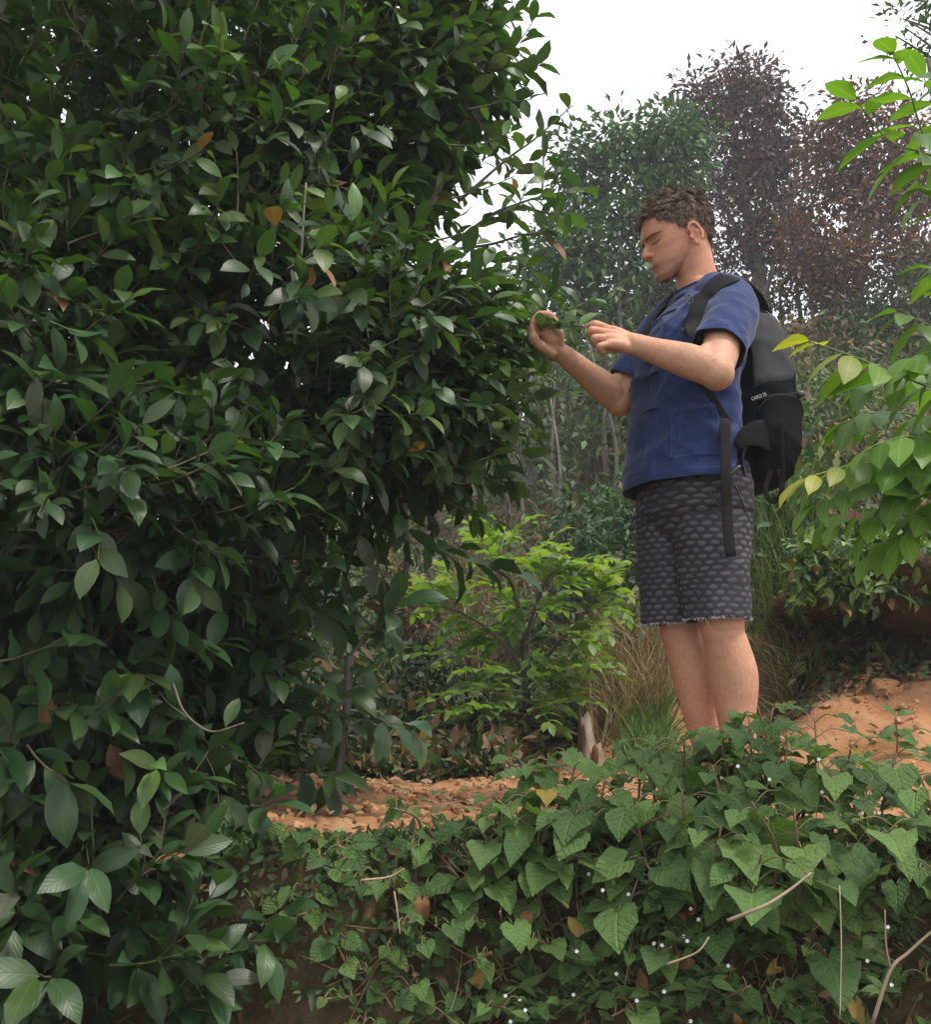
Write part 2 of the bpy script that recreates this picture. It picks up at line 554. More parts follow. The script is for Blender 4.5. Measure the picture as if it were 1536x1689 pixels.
# soil clods and pebbles on the terrace and on the red bank
def clods():
    acc = Acc()
    g = np.random.default_rng(3)
    base = np.array([[1, 0, 0], [-1, 0, 0], [0, 1, 0], [0, -1, 0], [0, 0, 1], [0, 0, -1.]])
    F = np.array([[0, 2, 4], [2, 1, 4], [1, 3, 4], [3, 0, 4], [2, 0, 5], [1, 2, 5], [3, 1, 5], [0, 3, 5]])
    bm = bmesh.new(); bmesh.ops.create_icosphere(bm, subdivisions=1, radius=1)
    B = np.array([v.co[:] for v in bm.verts]); FB = np.array([[v.index for v in f.verts] for f in bm.faces]); bm.free()
    n = 5200
    x = g.uniform(-1.4, 2.4, n); y = 2.2 + 2.9 * g.random(n) ** 1.3
    z = ground_h(x, y)
    sm = soil_mask(np.stack([x, y, z], -1))
    r = 0.004 + 0.020 * g.random(n) ** 4
    for i in range(n):
        if sm[i] < 0.6: continue
        s = r[i] * g.uniform(0.6, 1.3, 3) * np.array([1, 1, 0.7])
        a = g.random() * 6.28
        V = (B if r[i] > 0.008 else base) * (1 + g.uniform(-.22, .22, ((len(B) if r[i] > 0.008 else 6), 1))) * s
        V = V @ np.array([[math.cos(a), math.sin(a), 0], [-math.sin(a), math.cos(a), 0], [0, 0, 1]])
        k = g.random()
        c = np.array([1, 1, 1.]) * g.uniform(0.7, 1.25)
        if k > 0.85: c = np.array([1.25, 1.3, 1.35]) * g.uniform(.9, 1.2)
        acc.add(V + [x[i], y[i], z[i] + s[2] * 0.35], FB if r[i] > 0.008 else F, None, None, c)
    return acc
def clod_mat():
    m, n, l, out = new_mat('clod')
    at = N_(n, 'ShaderNodeAttribute', attribute_name='tint')
    geo = n.new('ShaderNodeNewGeometry')
    f = noise(n, l, 60, 4, geo.outputs['Position'])
    c = ramp(n, l, f, [(0.3, (0.27, 0.125, 0.058)), (0.7, (0.50, 0.29, 0.165))])
    c = mixc(n, l, 1.0, c, at.outputs['Color'], 'MULTIPLY')
    bs = n.new('ShaderNodeBsdfPrincipled'); l.new(c, bs.inputs['Base Color']); bs.inputs['Roughness'].default_value = 0.95; bs.inputs['Specular IOR Level'].default_value = 0.1
    l.new(bs.outputs[0], out.inputs[0])
    return m
M_CLOD = clod_mat()
clod_o = clods().build('soil_clods', M_CLOD, smooth=False)
tag(clod_o, 'loose orange soil clods and pebbles strewn over the terrace', 'soil', kind='stuff')
# ============================================================ the big tea tree on the left
TEA_BASE = U(290, 1345, 3.05)
TEA_BASE[2] = gz(TEA_BASE[0], TEA_BASE[1]) - 0.03
tea = empty('tea_tree', TEA_BASE, 'huge dense tea tree with glossy dark leaves filling the left half', 'tree')
TEA_P = [leaf_proto('ellip', 7, w, f, d, wv, 0, s) for w, f, d, wv, s in
         [(.40, .25, .55, .10, 1), (.44, .15, .8, .14, 2), (.36, .35, .35, .08, 3), (.42, .2, 1.1, .12, 4)]]
TEA_P += [leaf_proto('ellip', 4, w, f, d, 0, 0, s) for w, f, d, s in [(.42, .25, .5, 5), (.46, .15, .8, 6)]]   # cheaper, for the mass
g = np.random.default_rng(77)
LT = Leaves()
twigs = Acc()
UPV = np.array([0, 0, 1.0])

def tea_col(age, g):
    """age 0 young .. 1 old"""
    if g.random() < 0.03 and age > 0.4:
        return np.array([0.085, 0.095, 0.065]) * g.uniform(.8, 1.3)          # greyish old leaf
    if g.random() < 0.008: return np.array([0.30, 0.15, 0.07])
    y = np.array([0.115, 0.195, 0.042]); o = np.array([0.031, 0.068, 0.024])
    c = o + (y - o) * (1 - age) ** 1.6
    return c * g.uniform(0.75, 1.3) * np.array([g.uniform(.85, 1.2), 1, g.uniform(.8, 1.2)])

def shoot(p, d, ln, nl, size, weight, cheap, g, age0=0.25, spread=0.95, droop=0.35, tw=True):
    d = nrm(d)
    side = nrm(np.cross(d, UPV + 0.01 * g.standard_normal(3)))
    k = 4
    P = [p]
    dd = d.copy()
    for i in range(k):
        dd = nrm(dd + 0.10 * g.standard_normal(3) + np.array([0, 0, 0.05]))
        P.append(P[-1] + dd * ln / k)
    P = np.array(P)
    if tw:
        twigs.add(*tube(P, np.linspace(0.0032, 0.0014, k + 1), 3, cap=False), col=np.array([.9, .9, .8]) if g.random() < .7 else np.array([.7, 1.1, .5]))
    a0 = g.random() * 6.28
    for q in range(nl):
        t = (q + 0.6) / nl
        x = t * k
        i = min(int(x), k - 1)
        b = P[i] + (P[i + 1] - P[i]) * (x - i)
        ax = nrm(P[i + 1] - P[i])
        e1 = nrm(np.cross(ax, side + 0.3 * ax)); e2 = np.cross(ax, e1)
        a = a0 + q * 2.4
        rad = math.cos(a) * e1 + math.sin(a) * e2
        op = spread * (1 - 0.55 * t)
        ld = nrm(ax * math.cos(op) + rad * math.sin(op) + np.array([0, 0, -droop * g.uniform(.3, 1.6)]))
        nn = ax * 0.55 - rad * 0.2 + UPV * 0.75 + 0.32 * g.standard_normal(3)
        s = size * (0.55 + 0.6 * math.sin(math.pi * min(1, (1 - t) * 0.75 + 0.22))) * g.uniform(.8, 1.15)
        pr = int(g.integers(4, 6)) if cheap else int(g.integers(0, 4))
        age = np.clip(age0 + (1 - t) * 0.9, 0, 1)
        LT.add(b + ld * 0.008, ld, nn, s, pr, tea_col(age, g), weight)

# crown as overlapping volumes: photo px, py, distance, half width px, half height px, half depth m, shoots
LOBES = [
 (0, -430, 1.9, 450, 200, .5, 110), (-750, 200, 1.4, 320, 420, .4, 80), (-750, 600, 1.9, 420, 500, .5, 110), (-800, 1250, 1.7, 420, 400, .5, 90), (-650, -100, 2.2, 380, 420, .6, 90), (-220, 250, 2.9, 260, 400, .8, 150), (-170, 850, 2.9, 220, 420, .6, 130), (60, 760, 3.3, 260, 260, .5, 120), (330, 1000, 3.3, 200, 200, .4, 90), (100, 1150, 3.2, 260, 220, .4, 90), (250, 200, 3.6, 380, 300, .3, 120), (60, 80, 3.6, 220, 220, .3, 110), (420, 330, 3.5, 160, 200, .3, 60), (300, -260, 3.0, 480, 200, .8, 120), (-200, 1450, 2.3, 200, 300, .5, 50),  # out-of-view lobes at left and above are added to shade the lower left
 (130, 90, 2.9, 270, 230, .75, 210), (450, 60, 3.1, 250, 200, .8, 210), (680, 60, 3.2, 90, 140, .5, 110), (740, 140, 3.2, 75, 95, .45, 100),
 (300, 370, 2.85, 310, 230, .8, 260), (530, 340, 3.0, 150, 200, .65, 220), (650, 210, 3.1, 85, 120, .5, 110), (600, 470, 3.0, 70, 110, .45, 90),
 (90, 560, 2.35, 230, 220, .6, 190), (430, 620, 2.8, 290, 210, .75, 240), (640, 590, 2.9, 120, 100, .55, 150), (740, 600, 2.9, 60, 60, .35, 60),
 (680, 710, 2.95, 120, 80, .5, 120), (560, 750, 2.9, 150, 90, .55, 100), (140, 860, 2.25, 240, 170, .6, 150), (360, 870, 2.6, 210, 140, .6, 130),
 (140, 1120, 2.55, 240, 180, .6, 130), (340, 1130, 2.75, 140, 160, .5, 80), (470, 1120, 2.85, 70, 170, .35, 40), (90, 1420, 2.3, 240, 190, .5, 110), (320, 1400, 2.6, 130, 140, .45, 60),
 (240, 1580, 2.25, 200, 120, .35, 60), (420, 1480, 2.4, 60, 90, .3, 18),
]
for (lx, ly, lY, rx, rz, ry, ns) in LOBES:
    c = U(lx, ly, lY); sc = pxm(ly, lY)
    rad = np.array([rx / sc, ry, rz / sc])
    for q in range(int(ns * 1.75)):
        v = nrm(g.standard_normal(3))
        fr = 0.35 + 0.62 * g.random() ** 0.6
        if g.random() < 0.12: fr = 1.05
        p = c + v * rad * fr
        if p[2] < gz(p[0], p[1]) + 0.05: continue
        ex, ey, _ = proj(p)
        if ey > 850 and 450 < ex < 720 and g.random() < 0.85: continue      # open under the right limb
        if p[1] < 1.5: continue
        if fr > .72 and fbm(p, 2.6, 2, 9) < -.12: continue          # hollows between the sprays
        out = nrm(v / rad)
        d = nrm(out * 0.8 + np.array([0, 0, 0.35]) + 0.45 * g.standard_normal(3))
        front = (-out[1]) * (fr > 0.8)
        young = 0.15 if (g.random() < 0.3 and p[2] > 1.0) else 0.45
        if p[2] < 0.8: young = 0.6
        shoot(p, d, g.uniform(.12, .22), int(g.integers(6, 10)), (g.uniform(.062, .088) if p[2] > .6 else g.uniform(.075, .10)), front, True, g, young)

# the sprays that stand out in the photograph: px, py, Y, direction (right, away, up), leaves, leaf length, youth
HERO = [
 (60, 655, 1.95, (.5, -.2, .1), 6, .155, .6), (130, 712, 1.9, (.4, -.3, .25), 5, .15, .6), (190, 640, 2.0, (.7, -.2, -.1), 6, .12, .45), (95, 850, 1.9, (-.3, -.5, .3), 6, .13, .55),
 (165, 855, 1.9, (.6, -.4, .25), 7, .14, .55), (235, 640, 2.2, (.8, -.2, -.25), 8, .11, .2), (395, 885, 2.3, (.4, -.5, .2), 7, .125, .55), (340, 905, 2.3, (-.5, -.4, .1), 6, .12, .55),
 (425, 770, 2.2, (.3, -.6, .2), 5, .12, .45), (355, 720, 2.3, (.3, -.4, .2), 6, .11, .5), (60, 505, 2.0, (.4, -.3, .3), 7, .12, .45), (140, 545, 2.0, (.5, -.3, .4), 7, .12, .4),
 (205, 300, 2.2, (.1, -.6, .3), 6, .11, .3), (330, 215, 2.3, (.3, -.4, .6), 8, .12, .25), (340, 390, 2.2, (.5, -.5, .2), 8, .11, .2), (290, 405, 2.2, (-.6, -.3, .2), 6, .10, .2),
 (510, 245, 2.4, (.2, -.5, .2), 6, .11, .4), (560, 430, 2.3, (.3, -.4, .5), 8, .12, .05), (500, 480, 2.3, (.2, -.4, .6), 7, .12, .1), (610, 390, 2.4, (.3, -.4, .2), 6, .11, .4),
 (590, 690, 2.3, (.8, -.3, .0), 8, .11, .15), (520, 800, 2.4, (.5, -.4, .1), 7, .10, .2), (620, 770, 2.5, (.7, -.3, .1), 8, .10, .2), (545, 230, 2.4, (.3, -.4, .5), 7, .11, .15),
 (30, 210, 2.3, (.3, -.4, .3), 7, .12, .2), (110, 60, 2.3, (.2, -.5, .4), 8, .12, .25), (210, 35, 2.3, (.3, -.5, .3), 7, .12, .3), (590, 90, 2.6, (.2, -.4, .6), 8, .11, .1),
 (270, 1275, 2.05, (.3, -.5, .3), 7, .10, .05), (150, 1180, 2.0, (.4, -.5, .3), 8, .11, .3), (310, 1190, 2.1, (-.3, -.4, .2), 6, .11, .5), (30, 1085, 1.85, (.6, -.2, .1), 4, .13, .5),
 (90, 1610, 1.85, (.2, -.5, .2), 6, .14, .45), (215, 1590, 1.9, (.6, -.3, .1), 7, .13, .5), (400, 1560, 2.05, (.4, -.4, .1), 7, .12, .5), (125, 1440, 1.9, (.2, -.5, -.1), 6, .13, .55),
 (40, 1500, 1.85, (.2, -.4, .2), 6, .12, .5), (420, 1340, 2.2, (.2, -.5, -.1), 6, .115, .55), (60, 1250, 1.9, (.3, -.3, -.2), 6, .13, .6), (440, 1520, 2.1, (.3, -.3, .2), 6, .11, .5),
 (700, 190, 2.8, (.3, -.3, .5), 8, .11, .15), (790, 90, 3.0, (.5, -.2, .3), 8, .12, .2), (850, 120, 3.05, (.7, -.1, .2), 8, .12, .3), (860, 70, 3.1, (.6, -.1, .4), 6, .11, .3),
 (800, 30, 3.1, (.3, -.1, .8), 6, .11, .3), (690, 680, 2.6, (.6, -.4, .1), 7, .10, .2), (830, 670, 2.8, (.7, -.2, -.1), 6, .11, .4), (840, 735, 2.8, (.6, -.2, -.3), 6, .11, .4),
 (850, 620, 2.8, (.8, -.2, .0), 6, .11, .3), (720, 800, 2.7, (.6, -.2, -.3), 7, .10, .4), (760, 840, 2.8, (.7, 0, -.4), 7, .10, .5), (660, 850, 2.7, (.2, -.2, -.8), 6, .12, .6), (600, 860, 2.7, (0, -.2, -.9), 6, .13, .6),
]
for (hx, hy, hY, hd, nl, sz, yg) in HERO:
    sz = sz * (.80 if hy < 480 else .78)
    shoot(U(hx, hy, hY) - nrm(hd) * 0.05, np.array(hd), 0.15, nl, sz, 3.0, False, g, yg, 1.05, 0.30)

def limb(pts, r0, r1, n=8, k=8, mat=None, name='branch'):
    P = curve([U(*q) for q in pts], n)
    P = P + 0.008 * np.stack([fbm(P, 6, 2, 1), fbm(P, 6, 2, 2), fbm(P, 6, 2, 3)], -1)
    a = Acc(); a.add(*tube(P, np.linspace(r0, r1, len(P)), k))
    a.build(name, mat or M_BARK, tea)
    return P

def leafy(P, n, size, age, spread=1.0, start=0.3, w=3.0):
    """single leaves set alternately along a bare twig"""
    for q in range(n):
        t = start + (1 - start) * (q + .5) / n
        x = t * (len(P) - 1); i = min(int(x), len(P) - 2)
        b = P[i] + (P[i + 1] - P[i]) * (x - i); ax = nrm(P[i + 1] - P[i])
        sd = nrm(np.cross(ax, UPV)) * (1 if q % 2 else -1)
        ld = nrm(ax * .5 + sd * .6 * spread + 0.45 * g.standard_normal(3) + np.array([0, 0, .1 if q % 3 else -.5]))
        LT.add(b, ld, UPV * .8 + .5 * g.standard_normal(3), size * g.uniform(.75, 1.15), int(g.integers(0, 4)), tea_col(np.clip(age + .3 * g.standard_normal(), 0, 1), g), w)

limb([(285, 1360, 3.05), (315, 1120, 3.0), (352, 800, 2.95), (300, 640, 2.85), (228, 540, 2.7), (200, 420, 2.7), (215, 250, 2.8), (180, 60, 2.9)], .055, .018, name='trunk')
limb([(305, 1365, 3.1), (400, 1080, 3.1), (470, 800, 3.05), (560, 600, 3.05), (660, 420, 3.1), (740, 260, 3.15), (790, 60, 3.2)], .05, .012, name='trunk')
limb([(265, 1365, 3.1), (200, 1100, 3.0), (120, 800, 2.9), (60, 450, 2.9), (90, 150, 3.0)], .045, .014, name='trunk')
limb([(352, 800, 2.95), (420, 660, 2.8), (560, 680, 2.7), (680, 615, 2.75), (712, 545, 2.8), (720, 470, 2.85)], .018, .005)
limb([(228, 545, 2.7), (300, 590, 2.4), (250, 640, 2.25), (190, 655, 2.1), (80, 640, 2.0)], .012, .003)
limb([(200, 1100, 3.0), (180, 900, 2.4), (150, 850, 2.0), (120, 710, 1.95)], .012, .003)
limb([(490, 640, 2.4), (487, 540, 2.35), (497, 430, 2.33), (503, 305, 2.32)], .0065, .0025, mat=M_PALEBARK)
leafy(curve([U(497, 430, 2.33), U(503, 305, 2.32)], 6), 7, .085, .2)
P = limb([(700, 450, 3.0), (800, 362, 2.95), (855, 335, 2.92), (905, 322, 2.9), (965, 312, 2.88)], .0058, .002)
leafy(P, 17, .085, .45, 1.2, .3)
P = limb([(893, 326, 2.91), (895, 280, 2.9), (893, 225, 2.9)], .004, .002); leafy(P, 7, .085, .5, 1.2, .05)
P = limb([(760, 330, 3.0), (820, 275, 3.0), (880, 230, 3.0), (945, 175, 3.0)], .006, .002); leafy(P, 8, .085, .8, 1.0, .45)
P = limb([(690, 420, 3.0), (800, 405, 2.95), (870, 385, 2.92), (920, 400, 2.9)], .006, .002); leafy(P, 8, .095, .4, 1.1, .3)
P = limb([(845, 420, 2.92), (880, 450, 2.9), (905, 480, 2.88)], .003, .0015); leafy(P, 6, .09, .35, 1.1, .1)
P = limb([(712, 560, 2.8), (790, 555, 2.78), (850, 545, 2.73), (878, 536, 2.700), (925, 539, 2.655), (970, 541, 2.606), (985, 546, 2.60)], .005, .0018); leafy(P, 20, .075, .4, 1.1, .2)
for (x_, y_, Y_, d_) in [(930, 545, 2.64, (.5, -.2, -.7)), (868, 532, 2.70, (-.5, -.2, .7)), (896, 508, 2.72, (-.4, -.1, .6)), (930, 535, 2.64, (.4, -.2, .5)), (872, 520, 2.70, (-.6, -.2, .5)), (940, 542, 2.63, (.3, -.2, -.8)), (870, 545, 2.70, (-.7, -.2, -.2))]:
    LT.add(U(x_, y_, Y_), nrm(np.array(d_)), UPV * .5 + np.array([0, -.8, 0]) + .3 * g.standard_normal(3), g.uniform(.055, .08), int(g.integers(0, 4)), tea_col(.25, g), 3.0)
P = limb([(905, 540, 2.72), (940, 515, 2.74), (985, 490, 2.74)], .003, .0015); leafy(P, 7, .085, .35, 1.1, .2)
P = limb([(780, 500, 2.9), (830, 480, 2.88), (880, 500, 2.86)], .004, .002); leafy(P, 8, .10, .4, 1.2, .1)
P = limb([(640, 690, 2.8), (720, 640, 2.75), (800, 610, 2.75), (880, 620, 2.75)], .006, .002); leafy(P, 8, .10, .5)
P = limb([(500, 780, 2.9), (640, 740, 2.8), (740, 770, 2.75), (850, 740, 2.75)], .006, .002); leafy(P, 9, .105, .5)
for (x0, y0, x1, y1, n) in [(740, 240, 850, 215, 6), (770, 180, 880, 165, 6), (740, 330, 850, 290, 7), (860, 335, 940, 350, 6), (900, 322, 935, 270, 6), (720, 400, 830, 345, 7), (740, 440, 850, 420, 7), (760, 470, 870, 460, 7), (830, 350, 870, 300, 5), (850, 385, 925, 370, 6), (760, 520, 850, 500, 7), (800, 560, 890, 580, 7), (790, 620, 890, 660, 7), (770, 690, 880, 700, 7), (760, 770, 860, 800, 6), (870, 500, 930, 470, 5), (850, 545, 905, 570, 5)]:
    d_ = 2.9 + g.uniform(-.15, .1)
    P = limb([(x0, y0, d_), ((x0 + x1) / 2 + g.uniform(-8, 8), (y0 + y1) / 2 + g.uniform(-4, 12), d_), (x1, y1, d_ - .03)], .0035, .0013, 6, 5); leafy(P, n + 2, .080, .45, 1.2, .15)
# dark stem that hangs below the right limb and the one rising from the bank
P = limb([(668, 830, 2.75), (672, 900, 2.75), (666, 965, 2.74), (640, 1005, 2.73), (610, 1042, 2.72), (575, 1085, 2.7)], .0085, .005)
leafy(P, 6, .10, .8, 1.0, .1)
P = limb([(575, 1085, 2.7), (570, 1180, 2.68), (556, 1300, 2.66), (548, 1440, 2.62)], .012, .009)
leafy(P, 12, .12, .9, 1.2, 0)
P = limb([(392, 900, 2.5), (398, 980, 2.5), (400, 1040, 2.52)], .006, .004)
P = limb([(283, 1130, 2.0), (300, 1175, 1.98), (345, 1205, 1.97), (402, 1192, 1.97)], .0026, .0016, mat=M_TWIG, name='bare_twig')
for (px, py, Y, d, n, s) in [(690, 890, 2.7, (.8, 0, -.2), 7, .11), (740, 900, 2.75, (.6, 0, -.4), 6, .10), (600, 1060, 2.7, (.3, -.3, .3), 7, .11), (540, 1090, 2.7, (-.4, -.2, .2), 7, .12), (590, 1170, 2.7, (.5, -.2, -.2), 6, .12),
                             (470, 960, 2.7, (.3, -.2, -.3), 8, .11), (520, 1180, 2.7, (.1, -.2, .1), 8, .11), (480, 1270, 2.7, (.3, -.2, 0), 8, .12), (560, 900, 2.8, (.2, -.1, -.9), 7, .12), (620, 900, 2.75, (.1, -.1, -.9), 6, .12)]:
    shoot(U(px, py, Y), np.array(d), .2, n, s, 1.2, False, g, .7)

# no leaf grows through the man's arms, head or shirt
_p = np.array(LT.p); _tipp = _p + np.array([m[:, 1] for m in LT.M])
_bad = np.zeros(len(_p), bool)
for A_, B_, r_ in [((1020, 660, 2.87), (930, 586, 2.765), .055), ((1180, 612, 2.42), (1040, 566, 2.56), .06), ((1118, 395, 2.75), (1120, 400, 2.75), .16), ((1135, 560, 2.75), (1135, 780, 2.76), .24)]:
    A_, B_ = U(*A_), U(*B_)
    for f_ in (.0, .5, 1.0):
        q_ = _p * (1 - f_) + _tipp * f_
        s_ = np.clip(((q_ - A_) @ (B_ - A_)) / ((B_ - A_) @ (B_ - A_)), 0, 1)
        _bad |= np.linalg.norm(q_ - (A_ + s_[:, None] * (B_ - A_)), axis=1) < r_
for _k in ('p', 'M', 'k', 'c', 'w'):
    _l = getattr(LT, _k); setattr(LT, _k, [_l[i] for i in np.where(~_bad)[0]])
# the 300 leaves that show largest are objects of their own, the rest one mass
_p = np.array(LT.p); _px, _py, _dep = proj(_p)
_w = np.array(LT.w) + np.array([np.linalg.norm(m[:, 1]) for m in LT.M]) / _dep * 6
_in = (_px > -40) & (_px < 1000) & (_py > -40) & (_py < 1729)
_ord = np.argsort(np.where(_in, -_w, 99))
_big, _rest = _ord[:300], _ord[300:]
TEA_M = proto_meshes(TEA_P, M_TEA, 'tea_leaf')
leaf_objects(LT, _big, TEA_M, tea)
acc = Acc(); leaves_mesh(acc, LT, _rest, TEA_P)
acc.build('foliage', M_TEA, tea, kind='stuff')
twigs.build('twig', M_TWIG, tea, kind='stuff')
print('tea leaves', len(LT))
# ============================================================ the man picking leaves
from mathutils.bvhtree import BVHTree
PY = 2.75
YAW = R(22)
FT = np.array([-math.cos(YAW), -math.sin(YAW), 0.0])
LT_ = np.array([math.sin(YAW), -math.cos(YAW), 0.0])
g = np.random.default_rng(4)

def ball(c, r, k=14, M=None):
    """ellipsoid; r scalar or 3 radii along the rows of M"""
    bm = bmesh.new(); bmesh.ops.create_icosphere(bm, subdivisions=3 if k > 10 else 2, radius=1)
    V = np.array([v.co[:] for v in bm.verts]); F = np.array([[v.index for v in f.verts] for f in bm.faces]); bm.free()
    V = V * np.asarray(r, float)
    if M is not None: V = V @ np.asarray(M)
    return V + np.asarray(c), F

def loft(rings, close=True):
    """rings: list of (k,3) arrays"""
    Rg = np.array(rings); n, k = Rg.shape[:2]
    V = Rg.reshape(-1, 3)
    i, j = np.meshgrid(np.arange(n - 1), np.arange(k), indexing='ij'); j2 = (j + 1) % k
    F4 = np.stack([i * k + j, i * k + j2, (i + 1) * k + j2, (i + 1) * k + j], -1).reshape(-1, 4)
    F3 = None
    if close:
        V = np.vstack([V, Rg[0].mean(0), Rg[-1].mean(0)])
        jj = np.arange(k); q2 = (jj + 1) % k
        F3 = np.vstack([np.stack([np.full(k, n * k), q2, jj], -1), np.stack([np.full(k, n * k + 1), (n - 1) * k + jj, (n - 1) * k + q2], -1)])
    return V, F3, F4

def sring(c, u, v, a, b, k=40, n=2.3, w=None, tilt=0.0):
    """superellipse ring in the plane of u, v"""
    th = np.linspace(0, 2 * math.pi, k, endpoint=False)
    cu = np.sign(np.cos(th)) * np.abs(np.cos(th)) ** (2 / n); sv = np.sign(np.sin(th)) * np.abs(np.sin(th)) ** (2 / n)
    P = np.asarray(c) + cu[:, None] * a * np.asarray(u) + sv[:, None] * b * np.asarray(v)
    if tilt: P[:, 2] += tilt * (cu * a)
    return P

body = Acc()
def bt(pts, rad, k=20, n=8, ratio=1.0, N0=None):
    P = curve(pts, n)
    r = curve(np.array([[q, 0, 0] for q in rad], float), n)[:, 0]
    if len(r) != len(P): r = np.interp(np.linspace(0, 1, len(P)), np.linspace(0, 1, len(r)), r)
    V, F3, F4, uv = tube(P, r, k, True, ratio, N0)
    body.add(V, F3, F4, uv)
    body.add(*ball(P[0], r[0] * 0.99, 8)); body.add(*ball(P[-1], r[-1] * 0.99, 8))

# ---- torso and neck
tor = [(1146, 880, 2.78, .150, .105), (1146, 830, 2.78, .165, .118), (1134, 740, 2.765, .155, .095), (1134, 640, 2.755, .162, .098), (1146, 560, 2.755, .172, .098), (1162, 512, 2.76, .150, .092), (1163, 488, 2.76, .095, .070), (1160, 470, 2.755, .062, .062)]
body.add(*loft([sring(U(a, b, c), FT, LT_, q, p, 40) for a, b, c, p, q in tor]))
bt([U(1160, 492, 2.765), U(1151, 465, 2.76), U(1143, 435, 2.755), U(1138, 405, 2.75)], [.066, .0605, .059, .058], 24)

# ---- head in its own frame: x left, f forward, u up
HP, HY = R(20), R(6)
HO = U(1118, 392, PY)
FH = np.array([-math.cos(HY) * math.cos(HP), -math.sin(HY) * math.cos(HP), -math.sin(HP)])
LH = np.array([math.sin(HY), -math.cos(HY), 0.0])
UH = np.cross(FH, LH); UH = UH if UH[2] > 0 else -UH
def hw(x, f, u): return HO + np.multiply.outer(x, LH) + np.multiply.outer(f, FH) + np.multiply.outer(u, UH)
def hl(P):
    d = np.asarray(P) - HO
    return d @ LH, d @ FH, d @ UH
def hpix(px, py, Y=PY):
    x, f, u = hl(U(px, py, Y)); return f, u
prof = [hpix(*q) for q in [(1100, 322), (1075, 340), (1061, 362), (1058, 372), (1057, 385), (1057.5, 397), (1065, 406), (1071, 416), (1073, 428), (1073, 437), (1075, 443), (1078, 449), (1081, 455), (1081, 461), (1087, 466.5)]]
pf = np.array([p[0] for p in prof]); pu = np.array([p[1] for p in prof])
backp = [hpix(*q) for q in [(1140, 322), (1158, 334), (1170, 352), (1174, 375), (1172, 400), (1168, 425), (1160, 440)]]
bf = np.array([p[0] for p in backp]); bu = np.array([p[1] for p in backp])
top_u = hpix(1120, 322)[1]; bot_u = pu.min()
us = np.concatenate([np.linspace(bot_u - .004, bot_u + .03, 12, endpoint=False), np.linspace(bot_u + .03, top_u, 44)])
def fb(u):
    v = np.interp(u, bu[::-1], bf[::-1])
    return v
rings = []
K = 96
th = np.linspace(0, 2 * math.pi, K, endpoint=False)
for u in us:
    ff = float(np.interp(u, pu[::-1], pf[::-1])) if u < pu.max() else float(pf[0])
    low = (u - bot_u)
    bb = float(fb(u))
    if low < 0.075: bb = bb + (0.062 - bb) * (1 - low / 0.075) ** 1.2
    w = float(np.interp(u, [bot_u - .004, bot_u + .008, bot_u + .02, bot_u + .04, bot_u + .065, bot_u + .095, bot_u + .125, bot_u + .16, top_u - .035, top_u - .012, top_u], [.020, .036, .045, .055, .063, .0705, .074, .077, .066, .042, .012]))
    c = 0.5 * (ff + bb); a = 0.5 * (ff - bb)
    cs, sn = np.cos(th), np.sin(th)
    n = 2.35 if low > .06 else 2.1
    f = c + a * np.sign(cs) * np.abs(cs) ** (2 / n); x = w * np.sign(sn) * np.abs(sn) ** (2 / 2.25)
    # jaw widens backwards
    if low < .09: x = x * (1 + 0.10 * np.clip(-cs, 0, 1) - 0.06 * np.clip(cs, 0, 1))
    fr = np.clip((f - 0.02) / 0.06, 0, 1)
    ax = np.abs(x)
    eu = hl(U(1081, 399, 2.715))[2]
    def G(x0, u0, sx, su): return np.exp(-((ax - x0) / sx) ** 2 - ((u - u0) / su) ** 2)
    f = f + fr * (-0.0130 * G(.032, eu + .001, .017, .012) + 0.0095 * G(.033, eu - .001, .0115, .0075) + 0.0055 * G(.026, eu + .019, .022, .008) - 0.004 * G(.034, eu - .040, .012, .02))
    x = x + np.sign(x) * fr * (0.003 * G(.055, eu - .025, .02, .014)) - np.sign(x) * 0.004 * np.exp(-((f - .045) / .025) ** 2 - ((u - eu - .02) / .02) ** 2)
    rings.append(hw(x, f, np.full(K, u)))
body.add(*loft(rings))
def hb(x, f, u, rx, rf, ru):
    V, F = ball((0, 0, 0), 1.0)
    body.add(hw(x + V[:, 0] * rx, f + V[:, 1] * rf, u + V[:, 2] * ru), F)
def ht(pts, rad, k=14):
    P = np.array([hw(*p) for p in pts]); bt(P, rad, k)
nt = hpix(1056.7, 429.0); nm = hpix(1060, 418); nn_ = hpix(1063.5, 407)
ht([(0, nn_[0] - .013, nn_[1] + .004), (0, nn_[0] - .0095, nn_[1]), (0, nm[0] - .0095, nm[1]), (0, nt[0] - .0125, nt[1] + .001)], [.0095, .0085, .0095, .0122])
for s in (-1, 1): hb(s * .0125, nt[0] - .021, nt[1] - .004, .0078, .0115, .0078)
ht([(0, nt[0] - .012, nt[1] - .006), (0, nt[0] - .022, nt[1] - .011)], [.007, .007])
LIPU = hpix(1074.5, 442.5); LIPL = hpix(1078, 449.5); CH = hpix(1081, 461)
hb(0, LIPU[0] - .0075, LIPU[1] + .0005, .023, .0088, .0050); hb(0, LIPL[0] - .0075, LIPL[1] + .0008, .020, .0080, .0056)
hb(0, CH[0] - .0185, CH[1] + .001, .024, .0185, .016)
